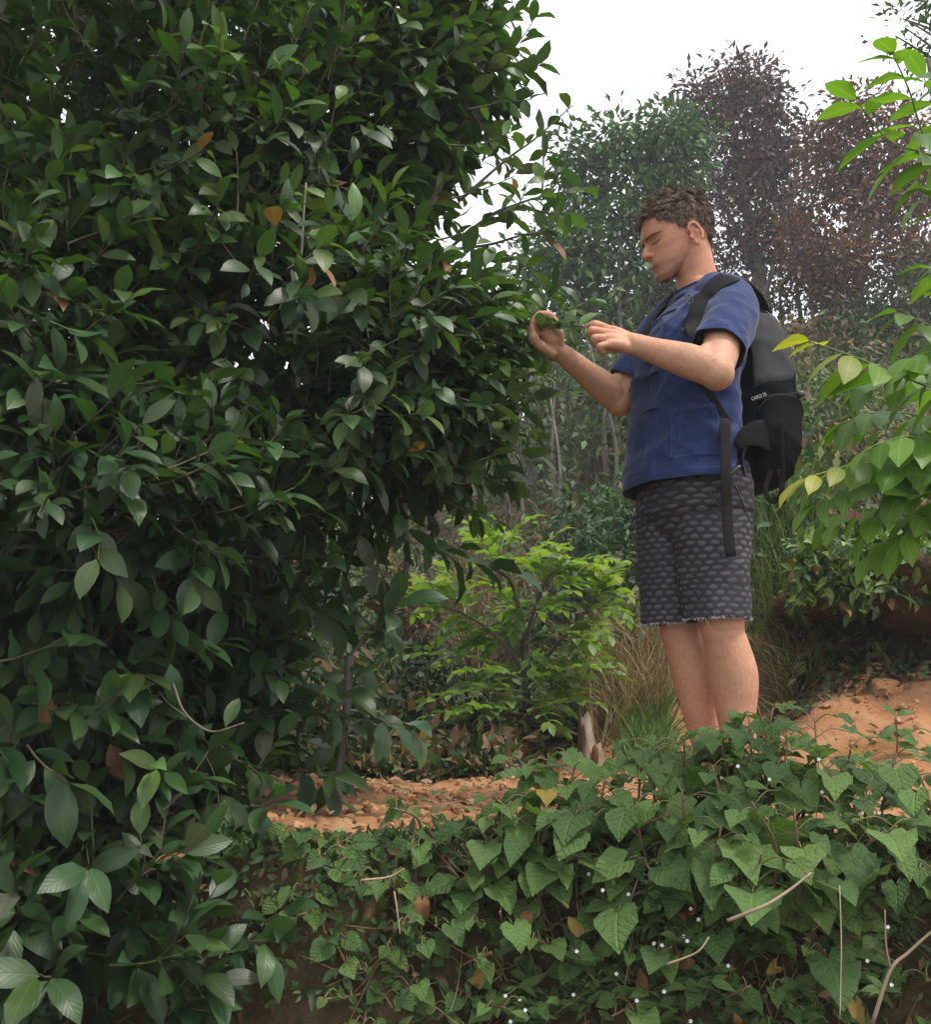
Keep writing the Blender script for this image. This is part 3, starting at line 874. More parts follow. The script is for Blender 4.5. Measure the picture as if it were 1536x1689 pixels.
# ears
ex, ef, eu_ = hl(U(1146, 386, 2.672))
for s in (-1, 1):
    xs = s * .0745
    th_ = np.linspace(R(-75), R(230), 16)
    out = [(xs + s * (.010 + .006 * math.cos(t - R(150))), ef - .002 - .0165 * math.cos(t) * (0.8 if math.sin(t) < -.2 else 1) - .004 * math.sin(t), eu_ + .032 * math.sin(t) - .002 * math.cos(t)) for t in th_]
    # helix runs from in front of the canal over the top, round the back to the lobe
    out = [(xs + s * (.006 + .012 * k / 15), *( (lambda a: (ef + .0165 * math.cos(a) - .005 * math.sin(a) * 0 - .002, eu_ + .030 * math.sin(a) + .003))(R(25 + 215 * k / 15)) )) for k in range(16)]
    ht(out, [.0044] * 16, 10)
    hb(xs + s * .003, ef - .001, eu_ + .002, .0042, .0150, .0270)
    hb(xs + s * .007, ef + .003, eu_ - .027, .0052, .0085, .0105)
    hb(xs + s * .004, ef + .0125, eu_ - .006, .0052, .0045, .0075)
    ht([(xs + s * .009, ef - .004, eu_ + .014), (xs + s * .010, ef - .008, eu_ - .002), (xs + s * .008, ef - .001, eu_ - .017)], [.003, .0036, .003], 8)

# ---- arms
SL, EL, WL = U(1208, 508, 2.62), U(1180, 612, 2.42), U(1040, 566, 2.56)
SR, ER, WR = U(1122, 530, 2.89), U(1020, 660, 2.87), U(925, 582, 2.76)
def arm(Sh, El, Wr, s):
    m1 = Sh * .5 + El * .5; q = nrm(Wr - El)
    bt([Sh, m1, El], [.056, .052, .0445], 22)
    V, F = ball(El + np.array([0.004, 0, -.006]), .0445); body.add(V, F)
    f1 = El + (Wr - El) * .28 + np.array([0, 0, .003]); f2 = El + (Wr - El) * .62
    bt([El, f1, f2, Wr], [.0425, .0450, .0365, .0280], 22)
    bt([Sh * .35 + El * .65 + np.array([-.012, 0, .012]), El + (Wr - El) * .16 + np.array([0, -.006, .020]), El + (Wr - El) * .5 + np.array([0, 0, .010])], [.024, .029, .016], 14)
    bt([f2 + np.array([0, -.012, .004]), Wr + np.array([0, -.010, .010])], [.012, .010], 10)
    el = El + nrm(El - (Sh + Wr) / 2) * .016
    V, F = ball(el, .0335); body.add(V, F)
arm(SL, EL, WL, 1)
arm(SR, ER, WR, -1)
print('arm lengths', np.linalg.norm(SL - EL), np.linalg.norm(EL - WL), np.linalg.norm(SR - ER), np.linalg.norm(ER - WR))

# ---- hands: metacarpals then three bones for each finger
def finger(pts, r0=.0108, r1=.0088):
    r0 *= 1.08; r1 *= 1.1
    P = [U(*q) for q in pts]
    bt(P, list(np.linspace(r0, r1, len(P))), 12, 6)
    for q in P[1:-1]:
        body.add(*ball(q, r0 * 1.03, 8))
wl = [(1037, 559, 2.575), (1037, 564, 2.56), (1037, 569, 2.55), (1038, 574, 2.545)]
kl = [(1003, 543, 2.58), (998, 549, 2.558), (999, 558, 2.54), (1005, 568, 2.53)]
for w_, k_ in zip(wl, kl): bt([U(*w_), U((w_[0] + k_[0]) / 2, (w_[1] + k_[1]) / 2 - 2, (w_[2] + k_[2]) / 2 - .004), U(*k_)], [.0185, .0155, .0122], 14, 6)
bt([U(1044, 566, 2.562), U(1022, 566, 2.575), U(1004, 564, 2.58)], [.028, .027, .024], 16)
body.add(*ball(U(998, 563, 2.568), .021)); body.add(*ball(U(1008, 573, 2.553), .017))
finger([kl[0], (982, 535.5, 2.566), (971, 540, 2.585), (968, 546, 2.605)])
finger([kl[1], (977, 545, 2.545), (975, 554, 2.563), (983, 558, 2.583)], .0102, .0085)
finger([kl[2], (981, 557.5, 2.528), (981, 567, 2.545), (990, 570, 2.565)], .0100, .0085)
finger([kl[3], (990, 571, 2.522), (992, 579, 2.537), (1001, 579, 2.555)], .0088, .0075)
finger([(1028, 562, 2.59), (1003, 548, 2.612), (984, 541, 2.612), (970, 540, 2.61)], .0125, .0088)
wr = [(921, 578, 2.752), (918, 581, 2.758), (915, 584, 2.765), (913, 587, 2.77)]
kr = [(923, 549, 2.715), (914, 547, 2.737), (904, 550, 2.757), (894, 557, 2.773)]
for w_, k_ in zip(wr, kr): bt([U(*w_), U((w_[0] + k_[0]) / 2, (w_[1] + k_[1]) / 2, (w_[2] + k_[2]) / 2), U(*k_)], [.0185, .0158, .0122], 14, 6)
bt([U(926, 583, 2.762), U(910, 570, 2.745), U(905, 562, 2.745)], [.028, .026, .02], 16)
finger([kr[0], (909, 522, 2.706), (890, 520, 2.700), (879, 533, 2.698)], .0118, .0095)
body.add(*ball(U(903, 554, 2.738), .0235)); body.add(*ball(U(912, 562, 2.735), .024))
finger([kr[1], (900, 524, 2.728), (885, 526, 2.718), (880, 540, 2.712)], .0112, .0092)
finger([kr[2], (893, 532, 2.750), (884, 538, 2.738), (884, 550, 2.728)], .0106, .0088)
finger([kr[3], (886, 543, 2.765), (881, 550, 2.754), (884, 560, 2.744)], .0095, .008)
finger([(910, 584, 2.735), (892, 571, 2.708), (881, 557, 2.697), (878, 541, 2.694)], .0145, .0098)

# ---- legs and feet
HL, KL, AL = U(1170, 860, 2.71), U(1192, 1042, 2.675), U(1228, 1290, 2.70)
HR, KR, AR = U(1122, 860, 2.84), U(1124, 1044, 2.80), U(1178, 1278, 2.83)
def leg(H, Kn, A):
    bk = np.array([.85, .53, 0.0])
    bt([H, H * .5 + Kn * .5, Kn], [.088, .076, .0575], 26)
    d = A - Kn
    bt([Kn, Kn + d * .30 + bk * .016, Kn + d * .60 + bk * .004, A], [.0555, .0640, .0490, .0370], 26)
    body.add(*ball(Kn + FT * .017 - d * .02, (.044, .044, .06)))
    sdv = np.cross(nrm(d), FT)
    for s_ in (-1, 1):
        bt([Kn + d * .06 + bk * .026 + sdv * .016 * s_, Kn + d * .26 + bk * .040 + sdv * .020 * s_, Kn + d * .50 + bk * .022 + sdv * .010 * s_], [.018, .034, .014], 14)
    bt([Kn + FT * .030 + d * .08, Kn + FT * .034 + d * .4, A + FT * .022 - d * .06], [.016, .0125, .012], 12)
    bt([Kn + d * .55 + bk * .03, A + bk * .030 - d * .08], [.013, .012], 10)
    z0 = gz(A[0], A[1])
    heel = A + bk * .035; heel[2] = z0 + .036
    b1 = A + FT * .05; b1[2] = z0 + .042
    b2 = A + FT * .13; b2[2] = z0 + .026
    b3 = A + FT * .185; b3[2] = z0 + .018
    bt([heel, b1, b2, b3], [.036, .041, .038, .022], 18, 8)
    bt([A, (A + heel + b1) / 3 + [0, 0, .01]], [.037, .04], 18)
leg(HL, KL, AL); leg(HR, KR, AR)
print('knee/ankle z', KL[2], AL[2], KR[2], AR[2], 'ground', gz(AL[0], AL[1]))

def remesh(acc, vox, smooth_it, name):
    V, F, uv, col = acc.arrays()
    o = put(name, mesh_np(name, V, F, None, None), None)
    m = o.modifiers.new('r', 'REMESH'); m.mode = 'VOXEL'; m.voxel_size = vox; m.use_smooth_shade = True
    s = o.modifiers.new('s', 'SMOOTH'); s.factor = 0.5; s.iterations = smooth_it
    dg = bpy.context.evaluated_depsgraph_get()
    me = bpy.data.meshes.new_from_object(o.evaluated_get(dg))
    bpy.data.objects.remove(o)
    me.name = name
    return me
pme = remesh(body, 0.0033, 2, 'person')
nv = len(pme.vertices)
PV = np.empty(nv * 3, np.float32); pme.vertices.foreach_get('co', PV); PV = PV.reshape(-1, 3).astype(float)
PN = np.empty(nv * 3, np.float32); pme.vertices.foreach_get('normal', PN); PN = PN.reshape(-1, 3).astype(float)
PV = PV + PN * (0.0012 * fbm(PV, 30, 3, 44) + .0015 * fbm(PV, 12, 2, 45) * (PV[:, 2] < 1.35))[:, None]
# skin colour by place on the body (tan, stubble, lips, flushed ears, brows' skin)
hx, hf, hu = hl(PV)
head = sstep(bot_u - .05, bot_u - .02, hu)
nz = fbm(PV, 22, 4, 2); nz2 = vnoise(PV, 160, 5)
skin = np.array([0.55, 0.282, 0.176])
C = np.tile(skin, (nv, 1)) * (1 + 0.13 * nz + 0.09 * nz2)[:, None]
C = C * (1 + np.outer(fbm(PV, 9, 3, 46), [.05, -.07, -.09]))
_fr = vnoise(PV, 240, 48); C = C * (1 - .22 * np.clip((_fr - .45) * 3, 0, 1))[:, None]
C = C * np.where(head[:, None] > .5, np.array([.97, .85, .80]), 1)
def dabs(fac, col):
    global C
    C = C * (1 - fac[:, None]) + np.array(col) * fac[:, None]
def HG(x0, f0, u0, sx, sf, su): return head * np.exp(-((np.abs(hx) - x0) / sx) ** 2 - ((hf - f0) / sf) ** 2 - ((hu - u0) / su) ** 2)
eye_x, eye_f, eye_u = hl(U(1081, 399, 2.715))
dabs(0.40 * HG(.045, .06, eye_u - .035, .03, .05, .025), (.48, .20, .14))
dabs(0.5 * HG(.0, nt[0], nt[1], .02, .02, .015), (.50, .21, .15))
stub = head * sstep(.0, -.03, hu - (LIPU[1] + .016) + .25 * np.clip(.05 - hf, 0, .07)) * sstep(-.035, .02, hf + .2 * (hu - bot_u))* sstep(bot_u - .03, bot_u + .0, hu)
dabs(np.clip(stub * (0.42 + 0.3 * nz2), 0, .7), (.16, .095, .075))
dabs(0.75 * HG(0, LIPU[0], (LIPU[1] + LIPL[1]) / 2 + .0, .020, .018, .0085), (.34, .115, .10))
dabs(0.8 * HG(0, LIPU[0], (LIPU[1] + LIPL[1]) / 2 - .0008, .024, .022, .0022), (.10, .03, .03))
dabs(0.45 * HG(.08, ef, eu_, .015, .022, .035) , (.52, .20, .15))
dabs(0.30 * HG(.034, eye_f + .01, eye_u + .002, .016, .03, .010), (.30, .14, .105))       # lids, darkened for the shade of the eye socket
lash = head * np.exp(-((hu - (eye_u - .0052) - 6 * (np.abs(hx) - .034) ** 2) / .0026) ** 2) * sstep(.016, .020, np.abs(hx)) * sstep(.052, .046, np.abs(hx)) * (hf > .03)
dabs(0.9 * lash, (.03, .018, .014))
mole = np.exp(-(np.linalg.norm(PV - hw(.069, *hl(U(1122.5, 404, 2.68))[1:]), axis=1) / .0035) ** 2)
dabs(0.7 * mole, (.08, .04, .03))
kn = np.exp(-(np.linalg.norm(PV - (KL + FT * .06), axis=1) / .05) ** 2) + np.exp(-(np.linalg.norm(PV - (KR + FT * .06), axis=1) / .05) ** 2)
dabs(np.clip(.5 * kn, 0, .5), (.46, .19, .13))
hand = np.exp(-(np.linalg.norm(PV - U(985, 552, 2.56), axis=1) / .05) ** 2) + np.exp(-(np.linalg.norm(PV - U(888, 530, 2.72), axis=1) / .05) ** 2)
dabs(np.clip(.55 * hand, 0, .5), (.52, .22, .15))
_line = np.interp(hf, [-.14, -.075, -.062, -.03, -.012, .002, .022, .045, .06, .075, .09, .12], [bot_u + .022, bot_u + .028, eye_u - .030, eye_u + .030, eye_u + .012, eye_u - .010, eye_u + .018, eye_u + .036, eye_u + .048, hpix(1059, 369)[1] - .004, hpix(1059, 369)[1] + .002, hpix(1059, 369)[1] + .01])
_en = np.exp(-(((hf - ef) / .022) ** 2 + ((hu - eu_) / .036) ** 2)) > .42
dabs(head * 0.85 * sstep(-.002, .006, hu - _line) * ~(_en & (np.abs(hx) > .060)), (.07, .045, .032))
FEET = np.array([(AL[0] + AR[0]) / 2, (AL[1] + AR[1]) / 2, gz((AL[0] + AR[0]) / 2, (AL[1] + AR[1]) / 2)])
pme.vertices.foreach_set('co', (PV - FEET).astype(np.float32).ravel())
ca = pme.color_attributes.new('tint', 'FLOAT_COLOR', 'POINT')
_c = np.ones((nv, 4), np.float32); _c[:, :3] = np.clip(C, 0, 1); ca.data.foreach_set('color', _c.ravel())
def skin_mat():
    m, n, l, out = new_mat('skin')
    at = N_(n, 'ShaderNodeAttribute', attribute_name='tint')
    bs = n.new('ShaderNodeBsdfPrincipled'); l.new(at.outputs['Color'], bs.inputs['Base Color'])
    bs.inputs['Roughness'].default_value = 0.55; bs.inputs['Specular IOR Level'].default_value = 0.35
    bs.inputs['Subsurface Weight'].default_value = 0.12; bs.inputs['Subsurface Radius'].default_value = (.9, .35, .2); bs.inputs['Subsurface Scale'].default_value = 0.008
    geo = n.new('ShaderNodeNewGeometry')
    bp = n.new('ShaderNodeBump'); bp.inputs['Strength'].default_value = 0.18; bp.inputs['Distance'].default_value = 0.002
    l.new(noise(n, l, 420, 3, geo.outputs['Position']), bp.inputs['Height']); l.new(bp.outputs[0], bs.inputs['Normal'])
    l.new(bs.outputs[0], out.inputs[0])
    return m
person = put('person', pme, skin_mat())
person.location = tuple(FEET)
tag(person, 'man in blue shirt and dark patterned shorts picking leaves with both hands', 'person')

# ---- hair
def hair():
    acc = Acc(); gg = np.random.default_rng(8)
    acc_skull = []
    # scalp samples: vertices of the head inside the hairline
    hlx = hpix(1059, 369)
    sb = hl(U(1125, 392, 2.68))
    x, f, u = hx, hf, hu
    line = np.interp(f, [-.14, -.075, -.062, -.03, -.012, .002, .022, .045, .06, .075, .09, .12],
                     [bot_u + .022, bot_u + .028, eye_u - .030, eye_u + .030, eye_u + .012, eye_u - .010, eye_u + .018, eye_u + .036, eye_u + .048, hlx[1] - .004, hlx[1] + .002, hlx[1] + .01])
    ear_no = np.exp(-(((f - ef) / .022) ** 2 + ((u - eu_) / .036) ** 2)) > .42
    m = (u > line) & (u > bot_u) & ~(ear_no & (np.abs(x) > .060)) & (PV[:, 1] < 3.2)
    idx = np.where(m)[0]
    idx = idx[gg.permutation(len(idx))]
    idx = np.concatenate([idx, idx])[:21000]
    def path(i, ln, curl, wob):
        n_ = PN[i]; p = PV[i]
        top = float(sstep(eye_u + .02, top_u - .02, hu[i]))
        bk_ = float(sstep(-.04, -.10, hf[i]))
        fwd = FH * (.60 * (1 - bk_) - .25 * bk_) + UH * (-.60 if top < .5 else -.60 * bk_ + .05)
        d = nrm(n_ * (.26 + .16 * top) + fwd * .85 + wob * gg.standard_normal(3))
        cu = nrm(np.cross(d, n_ + .2 * gg.standard_normal(3)))
        P = [p - n_ * .001]
        for q in range(kk):
            d = nrm(d - n_ * .20 * curl + cu * .30 * math.sin(q * 1.3 + curl * 9) + np.array([0, 0, -.05]))
            P.append(P[-1] + d * ln / kk)
        return np.array(P)
    kk = 4
    seeds = gg.choice(np.unique(idx), 650, False)
    spaths = []
    for i in seeds:
        top = float(sstep(eye_u + .02, top_u - .02, hu[i]))
        ln = (0.013 + 0.020 * top) * gg.uniform(.7, 1.3) * (.9 if hf[i] > .05 else 1)
        spaths.append(path(i, ln, gg.uniform(-.3, 1.3), .28))
    SPt = np.array(spaths); SR = PV[seeds]; STN = gg.uniform(.6, 1.5, len(seeds))
    tt = np.linspace(0, 1, kk + 1)[:, None]
    for i in idx:
        j = int(np.argmin(((SR - PV[i]) ** 2).sum(1) + 1e-5 * gg.random(len(seeds))))
        p = PV[i] + 0.001 * gg.standard_normal(3)
        P = p + (SPt[j] - SPt[j][0]) * gg.uniform(.75, 1.1) + (SR[j] - p) * (.26 * tt ** 1.3) + .0026 * gg.standard_normal((kk + 1, 3)) * tt
        w = nrm(np.cross(P[-1] - P[0], np.array([0, 1.0, .3]) + .6 * gg.standard_normal(3))) * np.linspace(.0008, .0002, kk + 1)[:, None]
        V = np.vstack([P - w, P + w]); k1 = kk + 1
        F4 = np.array([[q, q + 1, k1 + q + 1, k1 + q] for q in range(kk)])
        top = float(sstep(eye_u + .02, top_u - .02, hu[i]))
        c = np.array([.105, .070, .046]) * gg.uniform(.45, 1.7) * STN[j] ** .6
        if gg.random() < .22 * (0.2 + top): c = np.array([.25, .18, .12])
        acc.add(V, None, F4, None, c)
    return acc
def hair_mat():
    m, n, l, out = new_mat('hair')
    at = N_(n, 'ShaderNodeAttribute', attribute_name='tint')
    bs = n.new('ShaderNodeBsdfPrincipled'); l.new(at.outputs['Color'], bs.inputs['Base Color'])
    bs.inputs['Roughness'].default_value = 0.45; bs.inputs['Specular IOR Level'].default_value = 0.4
    l.new(bs.outputs[0], out.inputs[0]); return m
M_HAIR = hair_mat()
hair().build('hair', M_HAIR, person, smooth=True)
def brow(sd):
    acc = Acc(); gg = np.random.default_rng(9)
    msk = (np.abs(sd * hx - .034) < .024) & (hf > .05)
    uu = hu - (eye_u + .0165 - 4.0 * (np.abs(hx) - .030) ** 2)
    idx = np.where(msk & (np.abs(uu) < .0024))[0]
    for i in gg.choice(idx, min(len(idx), 130), False):
        s = np.sign(hx[i]); d = nrm(LH * s * .9 - FH * .2 + UH * gg.uniform(-.3, .5) + PN[i] * .25)
        P = np.stack([PV[i] + d * t for t in (0, .004, .008)])
        w = nrm(np.cross(d, PN[i])) * np.array([.0007, .0006, .0001])[:, None]
        acc.add(np.vstack([P - w, P + w]), None, [[0, 1, 4, 3], [1, 2, 5, 4]], None, np.array([.10, .062, .042]) * gg.uniform(.6, 1.4))
    return acc
for s_ in (1, -1): brow(s_).build('eyebrow', M_HAIR, person)
# ---- shirt
def cloth_mat(name, a, b, thread=900, bump=0.35, hem=True, wear=None):
    m, n, l, out = new_mat(name)
    uv = n.new('ShaderNodeUVMap')
    geo = n.new('ShaderNodeNewGeometry')
    mp = n.new('ShaderNodeMapping'); mp.inputs['Scale'].default_value = (1, 0.12, 1); l.new(uv.outputs[0], mp.inputs[0])
    mp2 = n.new('ShaderNodeMapping'); mp2.inputs['Scale'].default_value = (0.12, 1, 1); l.new(uv.outputs[0], mp2.inputs[0])
    t1 = noise(n, l, thread, 2, mp.outputs[0]); t2 = noise(n, l, thread, 2, mp2.outputs[0])
    th_ = math_(n, l, 'MULTIPLY', math_(n, l, 'ADD', t1, t2), 0.5)
    big = noise(n, l, 9, 4, geo.outputs['Position'])
    c = mixc(n, l, math_(n, l, 'MULTIPLY_ADD', th_, 3.0, -1.0), a, b)
    c = mixc(n, l, math_(n, l, 'MULTIPLY', big, 0.5), c, tuple(x * .62 for x in a))
    if hem:
        sp = n.new('ShaderNodeSeparateXYZ'); l.new(uv.outputs[0], sp.inputs[0])
        d = math_(n, l, 'ABSOLUTE', math_(n, l, 'SUBTRACT', sp.outputs[1], 0.020))
        band = math_(n, l, 'SUBTRACT', 1.0, math_(n, l, 'MINIMUM', math_(n, l, 'MULTIPLY', d, 260.0), 1.0))
        pk = math_(n, l, 'GREATER_THAN', noise(n, l, 160, 1, uv.outputs[0]), 0.5)
        c = mixc(n, l, math_(n, l, 'MULTIPLY', math_(n, l, 'MULTIPLY', band, pk), 0.45), c, tuple(min(1, x * 1.9) for x in b))
        ed = math_(n, l, 'LESS_THAN', sp.outputs[1], 0.004)
        c = mixc(n, l, math_(n, l, 'MULTIPLY', ed, 0.4), c, tuple(min(1, x * 1.8) for x in b))
    at = N_(n, 'ShaderNodeAttribute', attribute_name='tint')
    c = mixc(n, l, 1.0, c, at.outputs['Color'], 'MULTIPLY')
    bs = n.new('ShaderNodeBsdfPrincipled'); l.new(c, bs.inputs['Base Color']); bs.inputs['Roughness'].default_value = 0.9
    bs.inputs['Specular IOR Level'].default_value = 0.15; bs.inputs['Sheen Weight'].default_value = 0.15
    bp = n.new('ShaderNodeBump'); bp.inputs['Strength'].default_value = bump; bp.inputs['Distance'].default_value = 0.002
    l.new(th_, bp.inputs['Height']); l.new(bp.outputs[0], bs.inputs['Normal']); l.new(bs.outputs[0], out.inputs[0])
    return m
M_SHIRT = cloth_mat('indigo_cloth', (0.017, 0.030, 0.100), (0.043, 0.066, 0.175), 240)
M_SHIRTD = cloth_mat('dark_indigo_cloth', (0.014, 0.02, 0.06), (0.03, 0.04, 0.10), 500, hem=False)

SH = [  # px, py, Y, half width, half depth, tilt
 (1133, 808, 2.765, .196, .150, 0), (1134, 770, 2.765, .192, .148, 0), (1135, 720, 2.765, .187, .146, 0), (1137, 660, 2.765, .186, .146, 0), (1142, 605, 2.765, .192, .145, 0),
 (1151, 560, 2.765, .196, .142, .02), (1157, 530, 2.765, .182, .132, .05), (1161, 508, 2.765, .155, .116, .10), (1162, 492, 2.765, .120, .098, .17), (1160, 480, 2.765, .092, .084, .24), (1158, 473, 2.765, .076, .074, .28)]
_sh = np.array(SH)
SHc = np.array([U(*s[:3]) for s in SH])
def shirt_pt(th, t, off=0.0):
    """th: angle from the front towards his left; t 0 hem .. 1 neck"""
    th = np.asarray(th, float); t = np.asarray(t, float)
    x = t * (len(SH) - 1)
    k = np.arange(len(SH))
    c = np.stack([np.interp(x, k, SHc[:, a]) for a in range(3)], -1)
    a = np.interp(x, k, _sh[:, 4]) + off; b = np.interp(x, k, _sh[:, 3]) + off; ti = np.interp(x, k, _sh[:, 5])
    n = 2.25
    a = np.where(np.cos(th) < 0, a * .72, a)
    cu = np.sign(np.cos(th)) * np.abs(np.cos(th)) ** (2 / n); sv = np.sign(np.sin(th)) * np.abs(np.sin(th)) ** (2 / n)
    P = c + (cu * a)[..., None] * FT + (sv * b)[..., None] * LT_
    P[..., 2] += ti * cu * a * -1.0
    # folds: drag lines from the shoulders, soft buckling at the waist, flare of the hem
    w = sstep(0, .06, t) * 0.7 + .3
    rad = nrm((cu * a)[..., None] * FT + (sv * b)[..., None] * LT_)
    Q = P * np.array([1, 1, .35])
    fold = 0.013 * fbm(Q, 7, 3, 12) + 0.009 * vnoise(P * np.array([1, 1, 1.5]) + np.stack([P[..., 2] * .6] * 3, -1), 13, 15) + 0.003 * fbm(P, 30, 2, 17)
    dg = P @ np.array([.8, .2, .75]); dg2 = P @ np.array([-.7, .3, .9])
    r1 = 1 - np.abs(vnoise(np.stack([dg * 1.0, P[..., 0] * .25, P[..., 1] * .25], -1), 16, 61)); r2 = 1 - np.abs(vnoise(np.stack([dg2, P[..., 0] * .3, P[..., 1] * .3], -1), 13, 63))
    fold = fold + .010 * r1 ** 5 + .008 * r2 ** 5 - .004
    fold = fold * (1 - .65 * sstep(.75, 1, t))
    return P + rad * fold[..., None]
def grid_mesh(Pg, closed, uvg):
    n, k = Pg.shape[:2]
    V = Pg.reshape(-1, 3)
    kk = k if closed else k - 1
    i, j = np.meshgrid(np.arange(n - 1), np.arange(kk), indexing='ij'); j2 = (j + 1) % k
    F4 = np.stack([i * k + j, i * k + j2, (i + 1) * k + j2, (i + 1) * k + j], -1).reshape(-1, 4)
    return V, None, F4, uvg.reshape(-1, 2)
def shirt_torso():
    K, Nn = 180, 96
    th = np.linspace(-math.pi, math.pi, K, endpoint=False)
    s = np.linspace(0, 1, Nn)
    T = np.zeros((Nn, K)); 
    # side vents with rounded corners
    vent = 0.155 * np.maximum(np.exp(-(np.maximum(np.abs(np.abs(th) - R(104)) - R(3), 0) / R(7)) ** 2), 0)
    lift = 0.02 * np.sin(th * 3 + 1) * .25
    t0 = vent + np.clip(lift, 0, 1)
    for q in range(Nn): T[q] = t0 + (1 - t0) * s[q]
    TH = np.tile(th, (Nn, 1))
    P = shirt_pt(TH, T)
    dist = (T - t0[None]) * 0.62
    uvg = np.stack([TH / (2 * math.pi) * 1.1 + .5, dist], -1)
    # hem folded inwards
    inn = shirt_pt(np.tile(th, (5, 1)), np.stack([t0 + d for d in (.06, .04, .02, .006, .0)]), np.array([-.004, -.004, -.004, -.003, -.0015])[:, None] * np.ones((5, K)))
    Pg = np.concatenate([inn, P]); uvg = np.concatenate([np.full((5, K, 2), .1), uvg])
    nin = shirt_pt(np.tile(th, (3, 1)), np.stack([np.full(K, d) for d in (1.0, .985, .96)]), np.array([-.003, -.004, -.004])[:, None] * np.ones((3, K)))
    Pg = np.concatenate([Pg, nin]); uvg = np.concatenate([uvg, np.full((3, K, 2), .1)])
    return Pg, uvg
a = Acc(); a.add(*grid_mesh(*(lambda q: (q[0], True, q[1]))(shirt_torso())))
shirt = a.build('shirt', M_SHIRT, person)
def sleeve(pts, rad, name, ratio=1.0):
    P = curve([U(*q) for q in pts], 16)
    r = np.interp(np.linspace(0, len(rad) - 1, len(P)), np.arange(len(rad)), rad)
    K = 64
    V, F3, F4, uv = tube(P, r, K, False, ratio)
    V = V.reshape(len(P), K, 3)
    cen = P[:, None, :]
    rd = nrm(V - cen)
    fold = 0.011 * fbm(V * np.array([1.3, 1, .6]), 11, 3, 25) + 0.004 * fbm(V, 34, 2, 27)
    ax_ = nrm(P[-1] - P[0]); dg = V @ (ax_ * .8 + np.array([.5, .2, .5]))
    fold = fold + .008 * (1 - np.abs(vnoise(np.stack([dg, V[..., 0] * .3, V[..., 2] * .3], -1), 15, 71))) ** 3 - .003
    V = V + rd * fold[..., None]
    ln = np.concatenate([[0], np.cumsum(np.linalg.norm(np.diff(P, axis=0), axis=1))])
    uvg = np.stack(np.broadcast_arrays(np.linspace(0, .45, K)[None, :], (ln[-1] - ln)[:, None]), -1)
    inner = np.stack([V[-1] - rd[-1] * .0025, V[-2] - rd[-2] * .004, V[-6] - rd[-6] * .004])
    Pg = np.concatenate([V, inner]); uvg = np.concatenate([uvg, np.full((3, K, 2), .1)])
    a = Acc(); a.add(*grid_mesh(Pg, True, uvg)); return a.build(name, M_SHIRT, shirt)
_e = EL; 
sleeve([(1172, 490, 2.71), (1196, 500, 2.655), (1206, 520, 2.60), (1196, 556, 2.525), (1187, 580, 2.480)], [.064, .074, .077, .073, .070], 'sleeve')
sleeve([(1132, 512, 2.86), (1112, 528, 2.90), (1078, 575, 2.895), (1036, 636, 2.880)], [.055, .068, .070, .064], 'sleeve')

def patch(th0, th1, t0, t1, off, nu=16, nv=16, edge=None):
    """a piece of cloth lying on the shirt"""
    TH, T = np.meshgrid(np.linspace(th0, th1, nu), np.linspace(t0, t1, nv))
    O = np.full_like(TH, off); O[0] = O[-1] = -0.001; O[:, 0] = O[:, -1] = -0.001
    P = shirt_pt(TH, T, O)
    d = np.minimum(np.minimum(TH - th0, th1 - TH) * .17, np.minimum(T - t0, t1 - T) * .62)
    uvg = np.stack([TH * .17, d + .012], -1)
    a = Acc(); a.add(*grid_mesh(P, False, uvg)); return a
patch(R(3), R(17), .005, .93, .0035, 8, 70).build('placket', M_SHIRT, shirt)
patch(R(30), R(82), .075, .245, .0035, 24, 20).build('pocket', M_SHIRT, shirt)
for tt in (.80, .60, .455, .345, .245):
    th_ = np.linspace(R(-1), R(19), 9)
    P = shirt_pt(th_, np.full(9, tt) + .004 * np.sin(np.linspace(0, 3, 9)), np.full(9, .0055))
    a = Acc(); a.add(*tube(P, [.0018, .0024, .0026, .0035, .005, .0035, .0026, .0024, .0018], 8))
    a.add(*ball(P[4], .0055, 8))
    a.build('button', M_SHIRTD, shirt)
a = Acc(); P = shirt_pt(np.linspace(-math.pi, math.pi, 60), np.full(60, .995), np.full(60, .0015)); a.add(*tube(P, .0035, 6, False)); a.build('collar_band', M_SHIRT, shirt)

